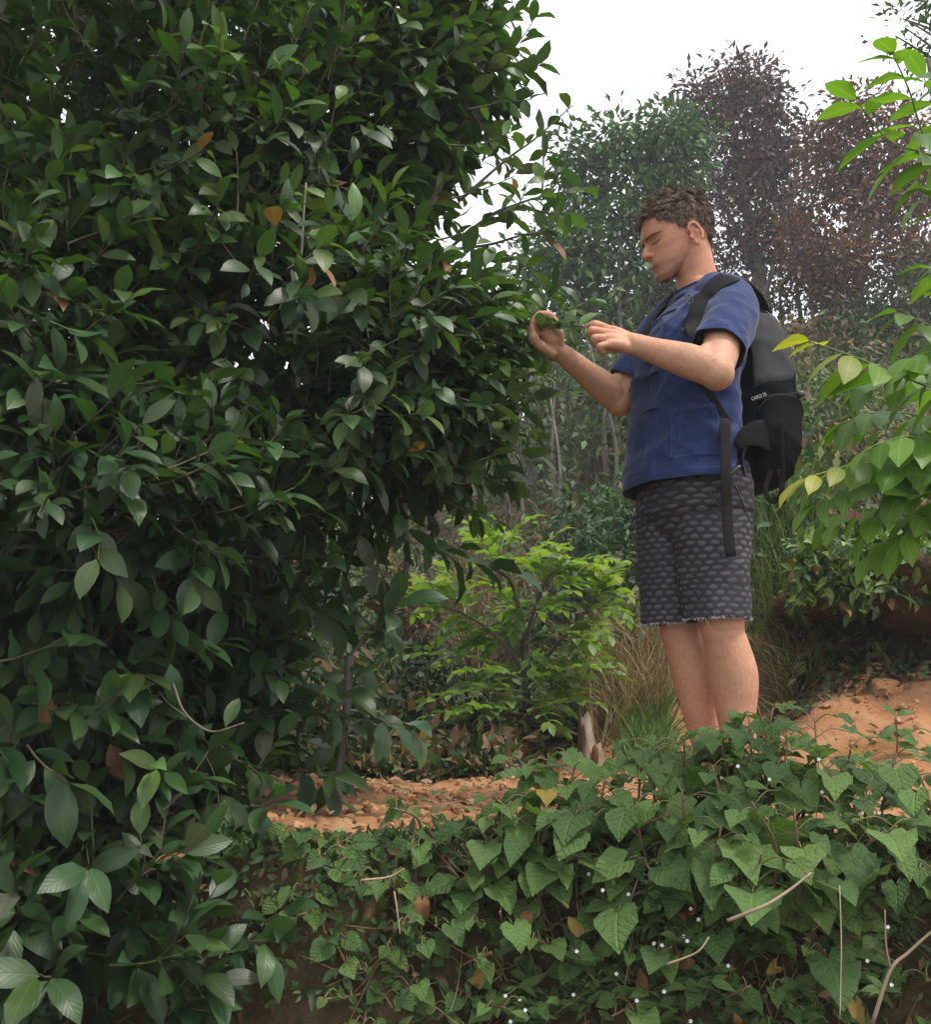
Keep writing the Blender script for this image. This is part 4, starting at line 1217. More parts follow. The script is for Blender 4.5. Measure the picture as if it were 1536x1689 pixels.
# ---- shorts: dark cloth printed with rows of pale lens-shaped marks
def shorts_mat():
    m, n, l, out = new_mat('printed_shorts')
    uv = n.new('ShaderNodeUVMap')
    geo = n.new('ShaderNodeNewGeometry')
    sp = n.new('ShaderNodeSeparateXYZ'); l.new(uv.outputs[0], sp.inputs[0])
    wob = noise(n, l, 30, 2, uv.outputs[0])
    PX, PZ = 0.0290, 0.0170
    wz = noise(n, l, 14, 2, geo.outputs['Position'])
    vz = math_(n, l, 'ADD', math_(n, l, 'DIVIDE', sp.outputs[1], PZ), math_(n, l, 'MULTIPLY', wz, 1.3))
    row = math_(n, l, 'FLOOR', vz)
    fz = math_(n, l, 'SUBTRACT', math_(n, l, 'SUBTRACT', vz, row), 0.5)
    ux = math_(n, l, 'ADD', math_(n, l, 'MULTIPLY_ADD', wz, 0.8, math_(n, l, 'DIVIDE', sp.outputs[0], PX)), math_(n, l, 'MULTIPLY', row, 0.5))
    fx = math_(n, l, 'SUBTRACT', math_(n, l, 'FRACT', ux), 0.5)
    e = math_(n, l, 'ADD', math_(n, l, 'POWER', math_(n, l, 'ABSOLUTE', math_(n, l, 'MULTIPLY', fx, 2.75)), 2.0), math_(n, l, 'POWER', math_(n, l, 'ABSOLUTE', math_(n, l, 'MULTIPLY', math_(n, l, 'ADD', fz, 0.06), 3.0)), 2.0))
    e = math_(n, l, 'ADD', e, math_(n, l, 'MULTIPLY_ADD', wob, 0.7, -0.35))
    inside = math_(n, l, 'SUBTRACT', 1.0, math_(n, l, 'SMOOTH_MIN', math_(n, l, 'MAXIMUM', math_(n, l, 'MULTIPLY_ADD', e, 2.2, -1.5), 0.0), 1.0, 0.1))
    shade = math_(n, l, 'MULTIPLY_ADD', fz, 0.8, 0.55)
    fade = noise(n, l, 11, 3, geo.outputs['Position'])
    thr = noise(n, l, 700, 2, uv.outputs[0])
    c0 = mixc(n, l, thr, (0.026, 0.025, 0.031), (0.050, 0.047, 0.056))
    k = math_(n, l, 'MULTIPLY', math_(n, l, 'MULTIPLY', inside, shade), math_(n, l, 'MULTIPLY_ADD', fade, 1.5, -0.15))
    c = mixc(n, l, k, c0, (0.24, 0.23, 0.25))
    at = N_(n, 'ShaderNodeAttribute', attribute_name='tint')
    c = mixc(n, l, 1.0, c, at.outputs['Color'], 'MULTIPLY')
    bs = n.new('ShaderNodeBsdfPrincipled'); l.new(c, bs.inputs['Base Color']); bs.inputs['Roughness'].default_value = 0.85; bs.inputs['Specular IOR Level'].default_value = 0.2
    bp = n.new('ShaderNodeBump'); bp.inputs['Strength'].default_value = 0.3; bp.inputs['Distance'].default_value = 0.002
    l.new(thr, bp.inputs['Height']); l.new(bp.outputs[0], bs.inputs['Normal']); l.new(bs.outputs[0], out.inputs[0])
    return m
M_SHORTS = shorts_mat()
def leg_loft(rows, K=110, Nn=70, seed=0):
    rows = np.array(rows, float)
    C0 = np.array([U(*r[:3]) for r in rows])
    x = np.linspace(0, len(rows) - 1, Nn); k = np.arange(len(rows))
    th = np.linspace(0, 2 * math.pi, K, endpoint=False)
    out = []; uvs = []
    cs = np.stack([np.interp(x, k, C0[:, a]) for a in range(3)], -1)
    ln = np.concatenate([[0], np.cumsum(np.linalg.norm(np.diff(cs, axis=0), axis=1))]); ln = ln[-1] - ln
    for q in range(Nn):
        a, b = np.interp(x[q], k, rows[:, 3]), np.interp(x[q], k, rows[:, 4])
        P = sring(cs[q], FT, LT_, a, b, K, 2.35)
        rd = nrm(P - cs[q])
        f = 0.010 * fbm(P * np.array([1, 1, .45]), 8, 3, 33 + seed) + 0.004 * fbm(P * np.array([1, 1, 1.8]), 18, 2, 35 + seed)
        f = f * sstep(-.1, .1, ln[q])
        P = P + rd * f[:, None]
        out.append(P); uvs.append(np.stack([th / (2 * math.pi) * 0.5, np.full(K, ln[q])], -1))
    inner = [out[-1] + (cs[-1] - out[-1]) * .05, out[-3] + (cs[-3] - out[-3]) * .06, out[-8] + (cs[-8] - out[-8]) * .06]
    Pg = np.array(out + inner); uvg = np.array(uvs + [uvs[-1]] * 3)
    return Pg, uvg
a = Acc()
hipP, hipU = leg_loft([(1141, 775, 2.77, .128, .176), (1143, 810, 2.77, .140, .184), (1146, 850, 2.775, .138, .178), (1147, 885, 2.775, .108, .145), (1147, 905, 2.775, .08, .10)])
a.add(*grid_mesh(hipP, True, hipU))
shorts = a.build('shorts', M_SHORTS, person)
NEARLEG = leg_loft([(1174, 830, 2.715, .118, .098), (1172, 870, 2.71, .112, .100), (1174, 930, 2.70, .096, .096), (1179, 985, 2.685, .086, .088), (1183, 1021, 2.675, .082, .084)], seed=3)
FARLEG = leg_loft([(1112, 830, 2.84, .112, .098), (1112, 870, 2.835, .108, .098), (1109, 930, 2.825, .096, .094), (1108, 985, 2.815, .088, .088), (1108, 1030, 2.805, .083, .084)], seed=6)
for LG in (NEARLEG, FARLEG):
    a = Acc(); a.add(*grid_mesh(LG[0], True, LG[1])); a.build('trouser_leg', M_SHORTS, shorts)
def fray():
    acc = Acc(); gg = np.random.default_rng(2)
    for LG in (NEARLEG, FARLEG):
        ring = LG[0][69]
        n = len(ring)
        for q in range(330):
            i = gg.integers(0, n); t = gg.random()
            p = ring[i] * (1 - t) + ring[(i + 1) % n] * t + gg.standard_normal(3) * .001
            d = nrm(np.array([0, 0, -1]) + .9 * gg.standard_normal(3)); ln = gg.uniform(.002, .007) * (2.2 if gg.random() < .06 else 1)
            P = np.stack([p, p + d * ln * .5, p + d * ln + .003 * gg.standard_normal(3)])
            w = nrm(np.cross(d, [.2, 1, 0])) * .00055
            acc.add(np.vstack([P - w, P + w]), None, [[0, 1, 4, 3], [1, 2, 5, 4]], None, np.array([.50, .48, .50]) * gg.uniform(.6, 1.2))
    return acc
fray().build('frayed_hem', M_STEM, shorts)
# seams and pocket edge on the shorts as thin raised cords
def on_mesh(objs):
    vs, fs, n = [], [], 0
    for o in objs:
        off = np.array(person.location)
        me = o.data
        v = np.empty(len(me.vertices) * 3, np.float32); me.vertices.foreach_get('co', v); v = v.reshape(-1, 3) + off
        vs += [tuple(p) for p in v]
        fs += [tuple(i + n for i in p.vertices) for p in me.polygons]; n = len(vs)
    return BVHTree.FromPolygons(vs, fs)
BV = on_mesh([shirt] + [c for c in shirt.children if c.name.startswith('sleeve')] + [shorts] + [c for c in shorts.children if c.name.startswith('trouser')])
def surf(px, py, off=0.004, default=2.7):
    o = Vector((0, 0, CAMZ)); d = Vector(U(px, py, 1.0)) - o; d.normalize()
    h = BV.ray_cast(o, d)
    if h[0] is None: return U(px, py, default), np.array([0, -1.0, 0])
    n = np.array(h[1]); n = n if n @ np.array(d) < 0 else -n
    return np.array(h[0]) + n * off, n
def cord(pts, r, mat, parent, name, n=6, off=.001, col=(1, 1, 1)):
    P = curve(np.array([[*q, 0] for q in pts]), n)
    W_ = np.array([surf(p[0], p[1], off)[0] for p in P])
    a = Acc(); a.add(*tube(W_, r, 5), col=col); return a.build(name, mat, parent)
cord([(1166, 805), (1180, 826), (1194, 845)], .0016, M_STEM, shorts, 'pocket_seam', 5, .001, (.10, .095, .11))
cord([(1213, 800), (1228, 835), (1238, 862)], .0016, M_STEM, shorts, 'pocket_seam', 5, .001, (.10, .095, .11))
# ============================================================ backpack
def plain_mat(name, col, rough=0.7, spec=0.3, nscale=300, bump=0.25, var=0.35):
    m, n, l, out = new_mat(name)
    geo = n.new('ShaderNodeNewGeometry')
    f = noise(n, l, nscale, 3, geo.outputs['Position']); b = noise(n, l, 14, 4, geo.outputs['Position'])
    c = mixc(n, l, math_(n, l, 'MULTIPLY', b, 0.8), tuple(x * (1 + var) for x in col), tuple(x * (1 - var) for x in col))
    bs = n.new('ShaderNodeBsdfPrincipled'); l.new(c, bs.inputs['Base Color']); bs.inputs['Roughness'].default_value = rough; bs.inputs['Specular IOR Level'].default_value = spec
    bp = n.new('ShaderNodeBump'); bp.inputs['Strength'].default_value = bump; bp.inputs['Distance'].default_value = 0.002
    l.new(math_(n, l, 'ADD', f, math_(n, l, 'MULTIPLY', b, 1.2)), bp.inputs['Height']); l.new(bp.outputs[0], bs.inputs['Normal']); l.new(bs.outputs[0], out.inputs[0])
    return m
M_PACK = plain_mat('black_nylon', (0.009, 0.009, 0.010), .85, .06)
M_PANEL = plain_mat('grey_nylon', (0.046, 0.046, 0.048), .75, .2, 500)
M_WEB = plain_mat('grey_webbing', (0.022, 0.022, 0.022), .85, .08, 800)
M_PLAST = plain_mat('black_plastic', (0.02, 0.02, 0.022), .35, .5, 200, .05)
M_PRINT = plain_mat('white_print', (0.55, 0.55, 0.55), .7, .2, 200, 0, .1)
BK = -FT
zc = lambda py: U(1250, py, 2.75)[2]
# rows: py, distance of the centre behind the spine, half depth, half width
PK = [(806, 0.177, 0.042, 0.08), (800, 0.177, 0.07, 0.11), (785, 0.179, 0.09, 0.128), (745, 0.187, 0.096, 0.14), (690, 0.19, 0.1, 0.144), (640, 0.188, 0.1, 0.144), (590, 0.182, 0.094, 0.14), (550, 0.166, 0.088, 0.13), (525, 0.156, 0.072, 0.118), (513, 0.15, 0.052, 0.098), (509, 0.148, 0.03, 0.06)]
_pk = np.array(PK, float)
SPX = U(1142, 660, 2.765)
def pack_pt(th, t, off=0.0, bulge=0.010):
    """th from straight back towards his left (the near side); t 0 bottom .. 1 top"""
    th = np.asarray(th, float); t = np.asarray(t, float)
    x = t * (len(PK) - 1); k = np.arange(len(PK))
    py = np.interp(x, k, _pk[:, 0]); z = np.array([zc(v) for v in py.ravel()]).reshape(py.shape)
    lean = (z - SPX[2]) * 0.03
    bc = np.interp(x, k, _pk[:, 1]) + lean; a = np.interp(x, k, _pk[:, 2]) + off; b = np.interp(x, k, _pk[:, 3]) + off
    n = 3.0
    cu = np.sign(np.cos(th)) * np.abs(np.cos(th)) ** (2 / n); sv = np.sign(np.sin(th)) * np.abs(np.sin(th)) ** (2 / n)
    P = SPX[None, :] * np.array([1, 1, 0]) + (bc + cu * a)[..., None] * BK + (sv * b)[..., None] * LT_
    P[..., 2] = z
    rd = nrm((cu * a)[..., None] * BK + (sv * b)[..., None] * LT_)
    dg = P @ np.array([.5, .3, .9])
    cr = (1 - np.abs(vnoise(np.stack([dg, P[..., 0] * .4, P[..., 1] * .4], -1), 18, 57))) ** 3
    return P + rd * (bulge * fbm(P, 9, 3, 51) + .6 * bulge * cr)[..., None]
TH, T = np.meshgrid(np.linspace(-math.pi, math.pi, 90, endpoint=False), np.linspace(0, 1, 80))
Pg = pack_pt(TH, T)
pack_base = Pg[0].mean(0)
backpack = empty('backpack', pack_base, 'black hiking backpack with grey side panel worn on the man\'s back', 'backpack')
a = Acc(); V, F3, F4, uv = grid_mesh(Pg, True, np.stack([TH, T], -1))
n, k = Pg.shape[:2]
V = np.vstack([V, Pg[0].mean(0), Pg[-1].mean(0)]); jj = np.arange(k); j2 = (jj + 1) % k
F3 = np.vstack([np.stack([np.full(k, n * k), j2, jj], -1), np.stack([np.full(k, n * k + 1), (n - 1) * k + jj, (n - 1) * k + j2], -1)])
a.add(V, F3, F4, np.vstack([uv, [[0, 0], [0, 0]]])); a.build('main_bag', M_PACK, backpack)
def pack_patch(th0, th1, tlo, thi, off, mat, name, nu=24, nv=24, par=None):
    u = np.linspace(0, 1, nu); v = np.linspace(0, 1, nv)
    UU, VV = np.meshgrid(u, v)
    THg = th0 + (th1 - th0) * UU
    lo = np.interp(UU, [0, 1], tlo); hi = np.interp(UU, [0, 1], thi)
    Tg = lo + (hi - lo) * VV
    o = np.full_like(UU, off); o[0] = o[-1] = -.003; o[:, 0] = o[:, -1] = -.003
    P = pack_pt(THg, Tg, o)
    a = Acc(); a.add(*grid_mesh(P, False, np.stack([UU, VV], -1))); return a.build(name, mat, par or backpack)
panel = pack_patch(R(62), R(128), (.520, .475), (.82, .80), .006, M_PANEL, 'side_panel')
# mesh pocket at the side: a bulging pouch
u = np.linspace(0, 1, 30); v = np.linspace(0, 1, 30); UU, VV = np.meshgrid(u, v)
THg = R(60) + (R(122) - R(60)) * UU; Tg = .10 + (.30 + .05 * np.sin(UU * math.pi) - .0) * VV
bul = 0.030 * np.sin(UU * math.pi) ** .6 * (0.35 + .65 * np.sin(np.clip(VV * 1.15, 0, 1) * math.pi * .8)) * (VV > 0) + .004
a = Acc(); a.add(*grid_mesh(pack_pt(THg, Tg, bul, .012), False, np.stack([UU, VV], -1))); pocket = a.build('side_pocket', M_PACK, backpack)
P = pack_pt(R(60) + (R(122) - R(60)) * u, .10 + (.30 + .05 * np.sin(u * math.pi)), 0.012 + .010 * np.sin(u * math.pi)); a = Acc(); a.add(*tube(P, .004, 6)); a.build('pocket_rim', M_WEB, pocket)
# piping along the back edge of the panel and a zip line over the top
for th_, nm in ((R(60), 'piping'), (R(30), 'zip')):
    P = pack_pt(np.full(40, th_), np.linspace(.12, .97, 40), .005); a = Acc(); a.add(*tube(P, .0028, 6)); a.build(nm, M_PLAST, backpack)
# compression strap across the side with buckle
P = pack_pt(np.linspace(R(58), R(120), 14), np.linspace(.47, .43, 14), .014); a = Acc(); a.add(*tube(P, .010, 8, True, .22, N0=nrm(P - (P + np.array([0, 0, 1.0])) * 0 - SPX * np.array([1, 1, 0]) - P * np.array([0, 0, 1]))))
st = a.build('compression_strap', M_WEB, backpack)
a = Acc(); q = pack_pt(R(74), .462, .022); a.add(*ball(q, (.013, .006, .010), 8)); a.build('buckle', M_PLAST, st)
# lettering on the panel
def lettering(txt, px0, py0, px1, py1, hgt, mat, parent):
    cu = bpy.data.curves.new('print', 'FONT'); cu.body = txt; cu.size = 1.0
    o = bpy.data.objects.new('print', cu); COL.objects.link(o)
    dg = bpy.context.evaluated_depsgraph_get()
    me = bpy.data.meshes.new_from_object(o.evaluated_get(dg)); bpy.data.objects.remove(o)
    v = np.empty(len(me.vertices) * 3, np.float32); me.vertices.foreach_get('co', v); v = v.reshape(-1, 3)
    v = v - v.min(0); v = v / v[:, 0].max()
    pv = panel.data; vv = np.empty(len(pv.vertices) * 3, np.float32); pv.vertices.foreach_get('co', vv); vv = vv.reshape(-1, 3) + pack_base
    bv = BVHTree.FromPolygons([tuple(p) for p in vv], [tuple(p.vertices) for p in pv.polygons])
    o_ = Vector((0, 0, CAMZ)); W_ = []
    d2 = np.array([px1 - px0, py1 - py0], float); ln = np.linalg.norm(d2); e = d2 / ln; up = np.array([e[1], -e[0]])
    for p in v:
        q = np.array([px0, py0]) + e * p[0] * ln + up * p[1] / v[:, 1].max() * hgt
        d = (Vector(U(q[0], q[1], 1.0)) - o_).normalized(); h = bv.ray_cast(o_, d)
        W_.append(np.array(h[0]) - np.array(d) * .0012 if h[0] is not None else U(q[0], q[1], 2.6))
    me.vertices.foreach_set('co', (np.array(W_) - pack_base).astype(np.float32).ravel())
    me.materials.clear(); me.materials.append(mat)
    ob = bpy.data.objects.new('lettering', me); COL.objects.link(ob); ob.parent = parent
    return ob
lettering('CARO 25', 1241, 661, 1265, 652, 5.5, M_PRINT, backpack)
# straps: flat padded bands lying on the shirt
def band(P, Nn, half, thick, mat, name, par=None):
    P = np.array(P); Nn = np.array(Nn)
    a = Acc(); a.add(*tube(P, np.full(len(P), half), 12, True, thick / half, N0=Nn)); return a.build(name, mat, par or backpack)
pts = [(1200, 463), (1186, 470), (1172, 485), (1160, 505), (1152, 528), (1147, 552), (1148, 575)]
C2 = curve(np.array([[*q, 0] for q in pts]), 6)
SP = [surf(c[0], c[1], .009, 2.62) for c in C2]
P = np.array([s[0] for s in SP]); 
for _ in range(6): P[1:-1] = .5 * P[1:-1] + .25 * (P[:-2] + P[2:])
Nn = np.array([nrm(s[1] + np.array([0, -.5, .3])) for s in SP])
for _ in range(8): Nn[1:-1] = nrm(Nn[1:-1] * .5 + .25 * (Nn[:-2] + Nn[2:]))
pre = curve([U(1264, 520, 2.79), U(1250, 484, 2.74), U(1226, 461, 2.69), P[0]], 5)[:-1]
Pn = np.vstack([pre, P]); Nn = np.vstack([nrm(np.linspace([.6, -.2, .7], Nn[0], len(pre))), Nn])
strapL = band(Pn, Nn, .030, .006, M_WEB, 'shoulder_strap')
a = Acc(); tt = np.linspace(0, 2 * math.pi, 20); q, nq = surf(1141, 501, .017); ring = q + np.outer(np.cos(tt), np.array([1, 0, 0])) * .010 + np.outer(np.sin(tt), np.array([0, .2, 1])) * .014; a.add(*tube(ring, .0022, 6)); a.build('ring', M_PLAST, strapL)
a = Acc(); q, nq = surf(1131, 548, .012); a.add(*ball(q, (.008, .005, .009), 8)); a.build('buckle', M_PLAST, strapL)
low = [surf(*c, .006, 2.6) for c in [(1147, 560), (1150, 590), (1160, 625), (1178, 665), (1200, 700)]]
band(curve([s[0] for s in low], 4), np.repeat([nrm(low[2][1])], 17, 0), .010, .002, M_WEB, 'webbing')
far = curve([U(1118, 488, 2.80), U(1098, 503, 2.84), U(1080, 522, 2.83), U(1066, 545, 2.80), U(1060, 570, 2.775)], 5)
band(far, np.repeat([nrm(FT + [0, 0, .3])], len(far), 0), .028, .006, M_WEB, 'shoulder_strap')
# hip fin, hip webbing hanging down the thigh, loop and loose strap under the bag
fin = [(1266, 720, 2.66), (1248, 716, 2.61), (1230, 722, 2.575), (1216, 735, 2.56)]
Pf = curve([U(*q) for q in fin], 6); a = Acc(); a.add(*tube(Pf, np.linspace(.050, .014, len(Pf)), 12, True, .12, N0=np.repeat([nrm(LT_ + [0, 0, .1])], len(Pf), 0))); a.build('hip_fin', M_PACK, backpack)
hp = [surf(x, y, .008, 2.57) for x, y in [(1196, 690), (1197, 740), (1198, 790), (1199, 830), (1201, 870), (1206, 918)]]
Ph = np.array([U(1196, 690, 2.545), U(1197, 740, 2.54), U(1198, 790, 2.545), U(1199, 830, 2.568), U(1201, 870, 2.578), U(1206, 918, 2.588)])
band(curve(Ph, 5), np.repeat([nrm(LT_ * .9 + np.array([0, -.3, 0]))], 26, 0), .0165, .002, M_WEB, 'hip_webbing')
a = Acc(); q = U(1201, 787, 2.565); a.add(*tube(curve([q + [-.03, 0, -.035], q + [.0, -.008, .0], q + [.035, 0, .03]], 5), [.006, .012, .012, .012, .012, .012, .012, .012, .012, .012, .006], 8, True, .5)); a.build('buckle', M_PLAST, backpack)
lp = curve([U(1272, 775, 2.68), U(1264, 803, 2.65), U(1266, 820, 2.645), U(1276, 826, 2.645), U(1287, 818, 2.645), U(1290, 800, 2.65), U(1286, 775, 2.68)], 6)
band(lp, np.repeat([nrm(LT_)], len(lp), 0), .0085, .002, M_PACK, 'loop')
for q in (lp,): pass
ls = curve([U(1288, 690, 2.64), U(1291, 750, 2.645), U(1292, 832, 2.66)], 6); band(ls, np.repeat([nrm(LT_)], len(ls), 0), .0075, .002, M_PACK, 'loose_strap')
a = Acc(); a.add(*tube(curve([U(1310, 735, 2.80), U(1320, 742, 2.80), U(1314, 756, 2.80)], 4), .004, 6)); a.build('side_tab', M_PACK, backpack)
hd = curve([U(1232, 512, 2.80), U(1245, 500, 2.81), U(1262, 505, 2.83), U(1272, 520, 2.84)], 5); a = Acc(); a.add(*tube(hd, .007, 8)); a.build('grab_handle', M_PACK, backpack)
# ============================================================ background: hillside, trees, bushes
g = np.random.default_rng(101)
def hit(px, py, y0=1.2, y1=40.0):
    """first point of the terrain seen at this pixel"""
    ys = np.concatenate([np.arange(y0, 6, .02), np.arange(6, y1, .1)])
    r = U(px, py, 1.0) - np.array([0, 0, CAMZ])
    X = r[0] * ys; Z = CAMZ + r[2] * ys
    below = Z < ground_h(X, ys)
    if not below.any(): return None
    i = int(np.argmax(below))
    return np.array([X[i], ys[i], Z[i]])


_ONES = ['first', 'second', 'third', 'fourth', 'fifth', 'sixth', 'seventh', 'eighth', 'ninth', 'tenth', 'eleventh', 'twelfth', 'thirteenth', 'fourteenth', 'fifteenth', 'sixteenth', 'seventeenth', 'eighteenth', 'nineteenth', 'twentieth']
def ordinal(n):
    if n <= 20: return _ONES[n - 1]
    tens = {2: 'twent', 3: 'thirt', 4: 'fort', 5: 'fift'}[n // 10]
    return tens + 'ieth' if n % 10 == 0 else tens + 'y-' + _ONES[n % 10 - 1]
def relabel(objs, pattern):
    """number alike things by their place, left to right"""
    for k, o in enumerate(sorted(objs, key=lambda q: proj(np.array(q.matrix_basis.translation))[0])):
        o['label'] = pattern % ('leftmost' if k == 0 else ordinal(k + 1)) if k else (pattern % 'leftmost').replace(' from the left', '')

LV = np.array([[0, 0, 0], [-.22, .45, .06], [0, .5, -.02], [.22, .45, .06], [0, 1, -.12]])
LF = np.array([[0, 2, 1], [0, 3, 2], [1, 2, 4], [2, 3, 4]])
LUV = np.array([[.5, 0], [0, .5], [.5, .5], [1, .5], [.5, 1]])
NV = np.array([[0, 0, 0], [-.15, .20, .04], [-.21, .48, .06], [-.13, .78, .02], [0, 1, -.12], [.13, .78, .02], [.21, .48, .06], [.15, .20, .04], [0, .5, -.02]])
NF = np.array([[8, k, (k + 1) % 8] for k in range(8)])[:, ::-1]
NUV = np.array([[.5 + v[0] * 2.2, v[1]] for v in NV])
def scatter_near(acc, P, D, Nn, size, col):
    D = nrm(D); X = nrm(np.cross(D, Nn)); Z = np.cross(X, D)
    M = np.stack([X, D, Z], -1) * np.asarray(size).reshape(-1, 1, 1)
    VV = np.einsum('nij,vj->nvi', M, NV) + P[:, None, :]
    n = len(P); FF = (NF[None] + (np.arange(n) * 9)[:, None, None]).reshape(-1, 3)
    acc.add(VV.reshape(-1, 3), FF, None, np.tile(NUV, (n, 1)), np.repeat(col, 9, axis=0))
def scatter_leaves(acc, P, D, Nn, size, col):
    """many small leaves at once"""
    D = nrm(D); X = nrm(np.cross(D, Nn)); Z = np.cross(X, D)
    M = np.stack([X, D, Z], -1) * np.asarray(size).reshape(-1, 1, 1)
    VV = np.einsum('nij,vj->nvi', M, LV) + P[:, None, :]
    n = len(P)
    FF = (LF[None] + (np.arange(n) * 5)[:, None, None]).reshape(-1, 3)
    acc.add(VV.reshape(-1, 3), FF, None, np.tile(LUV, (n, 1)), np.repeat(col, 5, axis=0))

def pal(n, cols, g, var=.35):
    c = np.array(cols)[g.integers(0, len(cols), n)]
    return c * g.uniform(1 - var, 1 + var, (n, 1))

def crown(acc, lobes, Y, per, size, cols, g, droop=.3, clumps=None):
    """foliage in leafy tufts spread through each lobe; lobes in photo px at distance Y + dY"""
    for (lx, ly, rx, rz, dY, dens) in lobes:
        c = U(lx, ly, Y + dY); s = pxm(ly, Y + dY)
        rad = np.array([rx / s, .5 * (rx + rz) / s, rz / s])
        nt = int(per * dens)
        ns = max(6, int(13 * dens))
        sub = nrm(g.standard_normal((ns, 3))) * (.30 + .85 * g.random((ns, 1)) ** .7)
        sr = g.uniform(.09, .20, (ns, 1))
        w_ = np.minimum((g.random(nt) ** 1.25 * ns).astype(int), ns - 1)
        v = sub[w_] + g.standard_normal((nt, 3)) * sr[w_] * np.array([1.25, 1.25, .8])
        if clumps is not None: clumps.extend(list(c + sub * rad))
        loose = g.random(nt) < .10
        v[loose] = nrm(g.standard_normal((int(loose.sum()), 3))) * (g.random((int(loose.sum()), 1)) ** .5)
        C = c + v * rad
        k = 11
        P = np.repeat(C, k, 0) + g.standard_normal((nt * k, 3)) * size * 1.15
        D = P - np.repeat(C, k, 0) + .4 * size * g.standard_normal((nt * k, 3)); D[:, 2] -= droop * size
        Nn = g.standard_normal((nt * k, 3)) * .7 + np.array([0, -.1, 1])
        tc = np.repeat(pal(nt, cols, g), k, 0) * g.uniform(.75, 1.3, (nt * k, 1))
        scatter_leaves(acc, P, D, Nn, size * g.uniform(.6, 1.25, nt * k), tc)

def bg_tree(name, label, cat, base, trunks, lobes, Y, per, size, cols, bark, group=None, droop=.3, seed=1, limbs=True, foliage_mat=None):
    g = np.random.default_rng(seed)
    b = U(base[0], base[1], Y); b[2] = gz(b[0], b[1]) - .05
    t = empty(name, b, label, cat, group)
    for (pts, r0, r1) in trunks:
        P = np.array([U(x, y, Y + d) for x, y, d in pts])
        if pts[0][1] >= base[1] - 5: P[0][2] = b[2]
        P = curve(P, 6); P += .25 * r0 * np.stack([fbm(P, 3, 2, q) for q in (1, 2, 3)], -1)
        a = Acc(); a.add(*tube(P, np.linspace(r0, r1, len(P)), 8)); a.build('trunk', bark, t)
    fa = Acc(); clumps = []
    crown(fa, lobes, Y, per, size, cols, g, droop, clumps)
    if limbs:
        a = Acc(); tps = [curve(np.array([U(x, y, Y + d) for x, y, d in tr[0]]), 6) for tr in trunks]
        tp = np.concatenate(tps)
        for e in clumps:
            q = np.linalg.norm((tp - e) * np.array([1, 1, .6]), axis=1) + 2.0 * (tp[:, 2] > e[2] - .12)
            o = tp[int(np.argmin(q))]
            m = o * .45 + e * .55 + np.array([0, 0, -.10 * np.linalg.norm(e - o)]) + .05 * g.standard_normal(3)
            a.add(*tube(curve([o, m, e], 4), np.linspace(max(.012, .028 * np.linalg.norm(e - o) ** .5), .006, 9), 4))
        a.build('branch', bark, t, kind='stuff')
    fa.build('crown', foliage_mat or M_SMALL, t, kind='stuff')
    return t

GREEN = [(.045, .100, .028), (.062, .125, .034), (.034, .078, .026), (.088, .150, .042)]
PURP = [(.085, .036, .046), (.060, .028, .038), (.115, .048, .050), (.045, .027, .034), (.055, .045, .032)]
RUST = [(.15, .058, .038), (.11, .044, .034), (.20, .085, .045), (.08, .038, .032), (.07, .062, .030)]
DULL = [(.06, .075, .03), (.09, .075, .035), (.045, .06, .028), (.11, .08, .045)]
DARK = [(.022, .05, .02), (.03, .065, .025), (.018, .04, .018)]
YELG = [(.13, .14, .035), (.09, .12, .035), (.16, .14, .05), (.07, .10, .03)]

# the three tall trees behind the man
bg_tree('purple_leaved_tree', 'tall dark purple-leaved tree rising highest against the sky', 'tree', (1268, 640),
        [([(1268, 640, 0), (1266, 560, 0), (1258, 480, 0), (1238, 380, 0), (1215, 250, 0), (1205, 150, 0)], .17, .03), ([(1262, 560, 0), (1250, 470, .2), (1225, 400, .3), (1190, 330, .2), (1160, 250, .2)], .09, .02), ([(1256, 640, -.3), (1245, 560, -.3), (1265, 480, -.2), (1290, 380, -.1)], .09, .02)],
        [(1210, 150, 45, 40, 0, .5), (1215, 195, 85, 60, 0, 1), (1140, 185, 38, 38, 0, .4), (1260, 175, 38, 45, .2, .4), (1180, 260, 80, 65, 0, 1), (1260, 270, 60, 75, .2, 1), (1290, 340, 40, 80, .3, .7), (1220, 350, 80, 80, 0, 1.1), (1255, 425, 60, 65, .2, .8), (1190, 430, 55, 60, -.2, .6), (1310, 420, 28, 55, .2, .35), (1110, 225, 28, 34, .2, .3), (1213, 118, 22, 22, 0, .22), (1300, 235, 24, 30, .2, .25)],
        15.5, 130, .130, PURP, M_PALEBARK, droop=.2, seed=3)
bg_tree('russet_tree', 'russet brown-leaved tree against the sky at the right', 'tree', (1412, 720),
        [([(1412, 720, 0), (1410, 620, 0), (1414, 520, 0), (1425, 420, 0), (1440, 300, 0), (1430, 210, 0)], .15, .03), ([(1412, 560, 0), (1450, 500, .2), (1490, 430, .2), (1520, 350, .2)], .06, .02), ([(1400, 700, -.3), (1370, 600, -.3), (1345, 540, -.2), (1335, 470, 0)], .05, .02), ([(1425, 690, .3), (1450, 600, .3), (1500, 540, .3)], .06, .02)],
        [(1405, 195, 45, 35, 0, .5), (1440, 235, 80, 50, 0, .9), (1375, 260, 40, 50, .1, .6), (1490, 260, 70, 70, .3, .9), (1400, 330, 75, 60, 0, 1), (1480, 360, 80, 70, .2, 1), (1380, 410, 60, 55, -.2, .9), (1450, 440, 80, 55, 0, .9), (1520, 440, 50, 60, .2, .6), (1360, 470, 50, 40, -.3, .8), (1330, 400, 25, 60, .1, .35), (1545, 330, 50, 100, .3, .6)],
        14.0, 140, .120, RUST, M_BARK, droop=.2, seed=4)
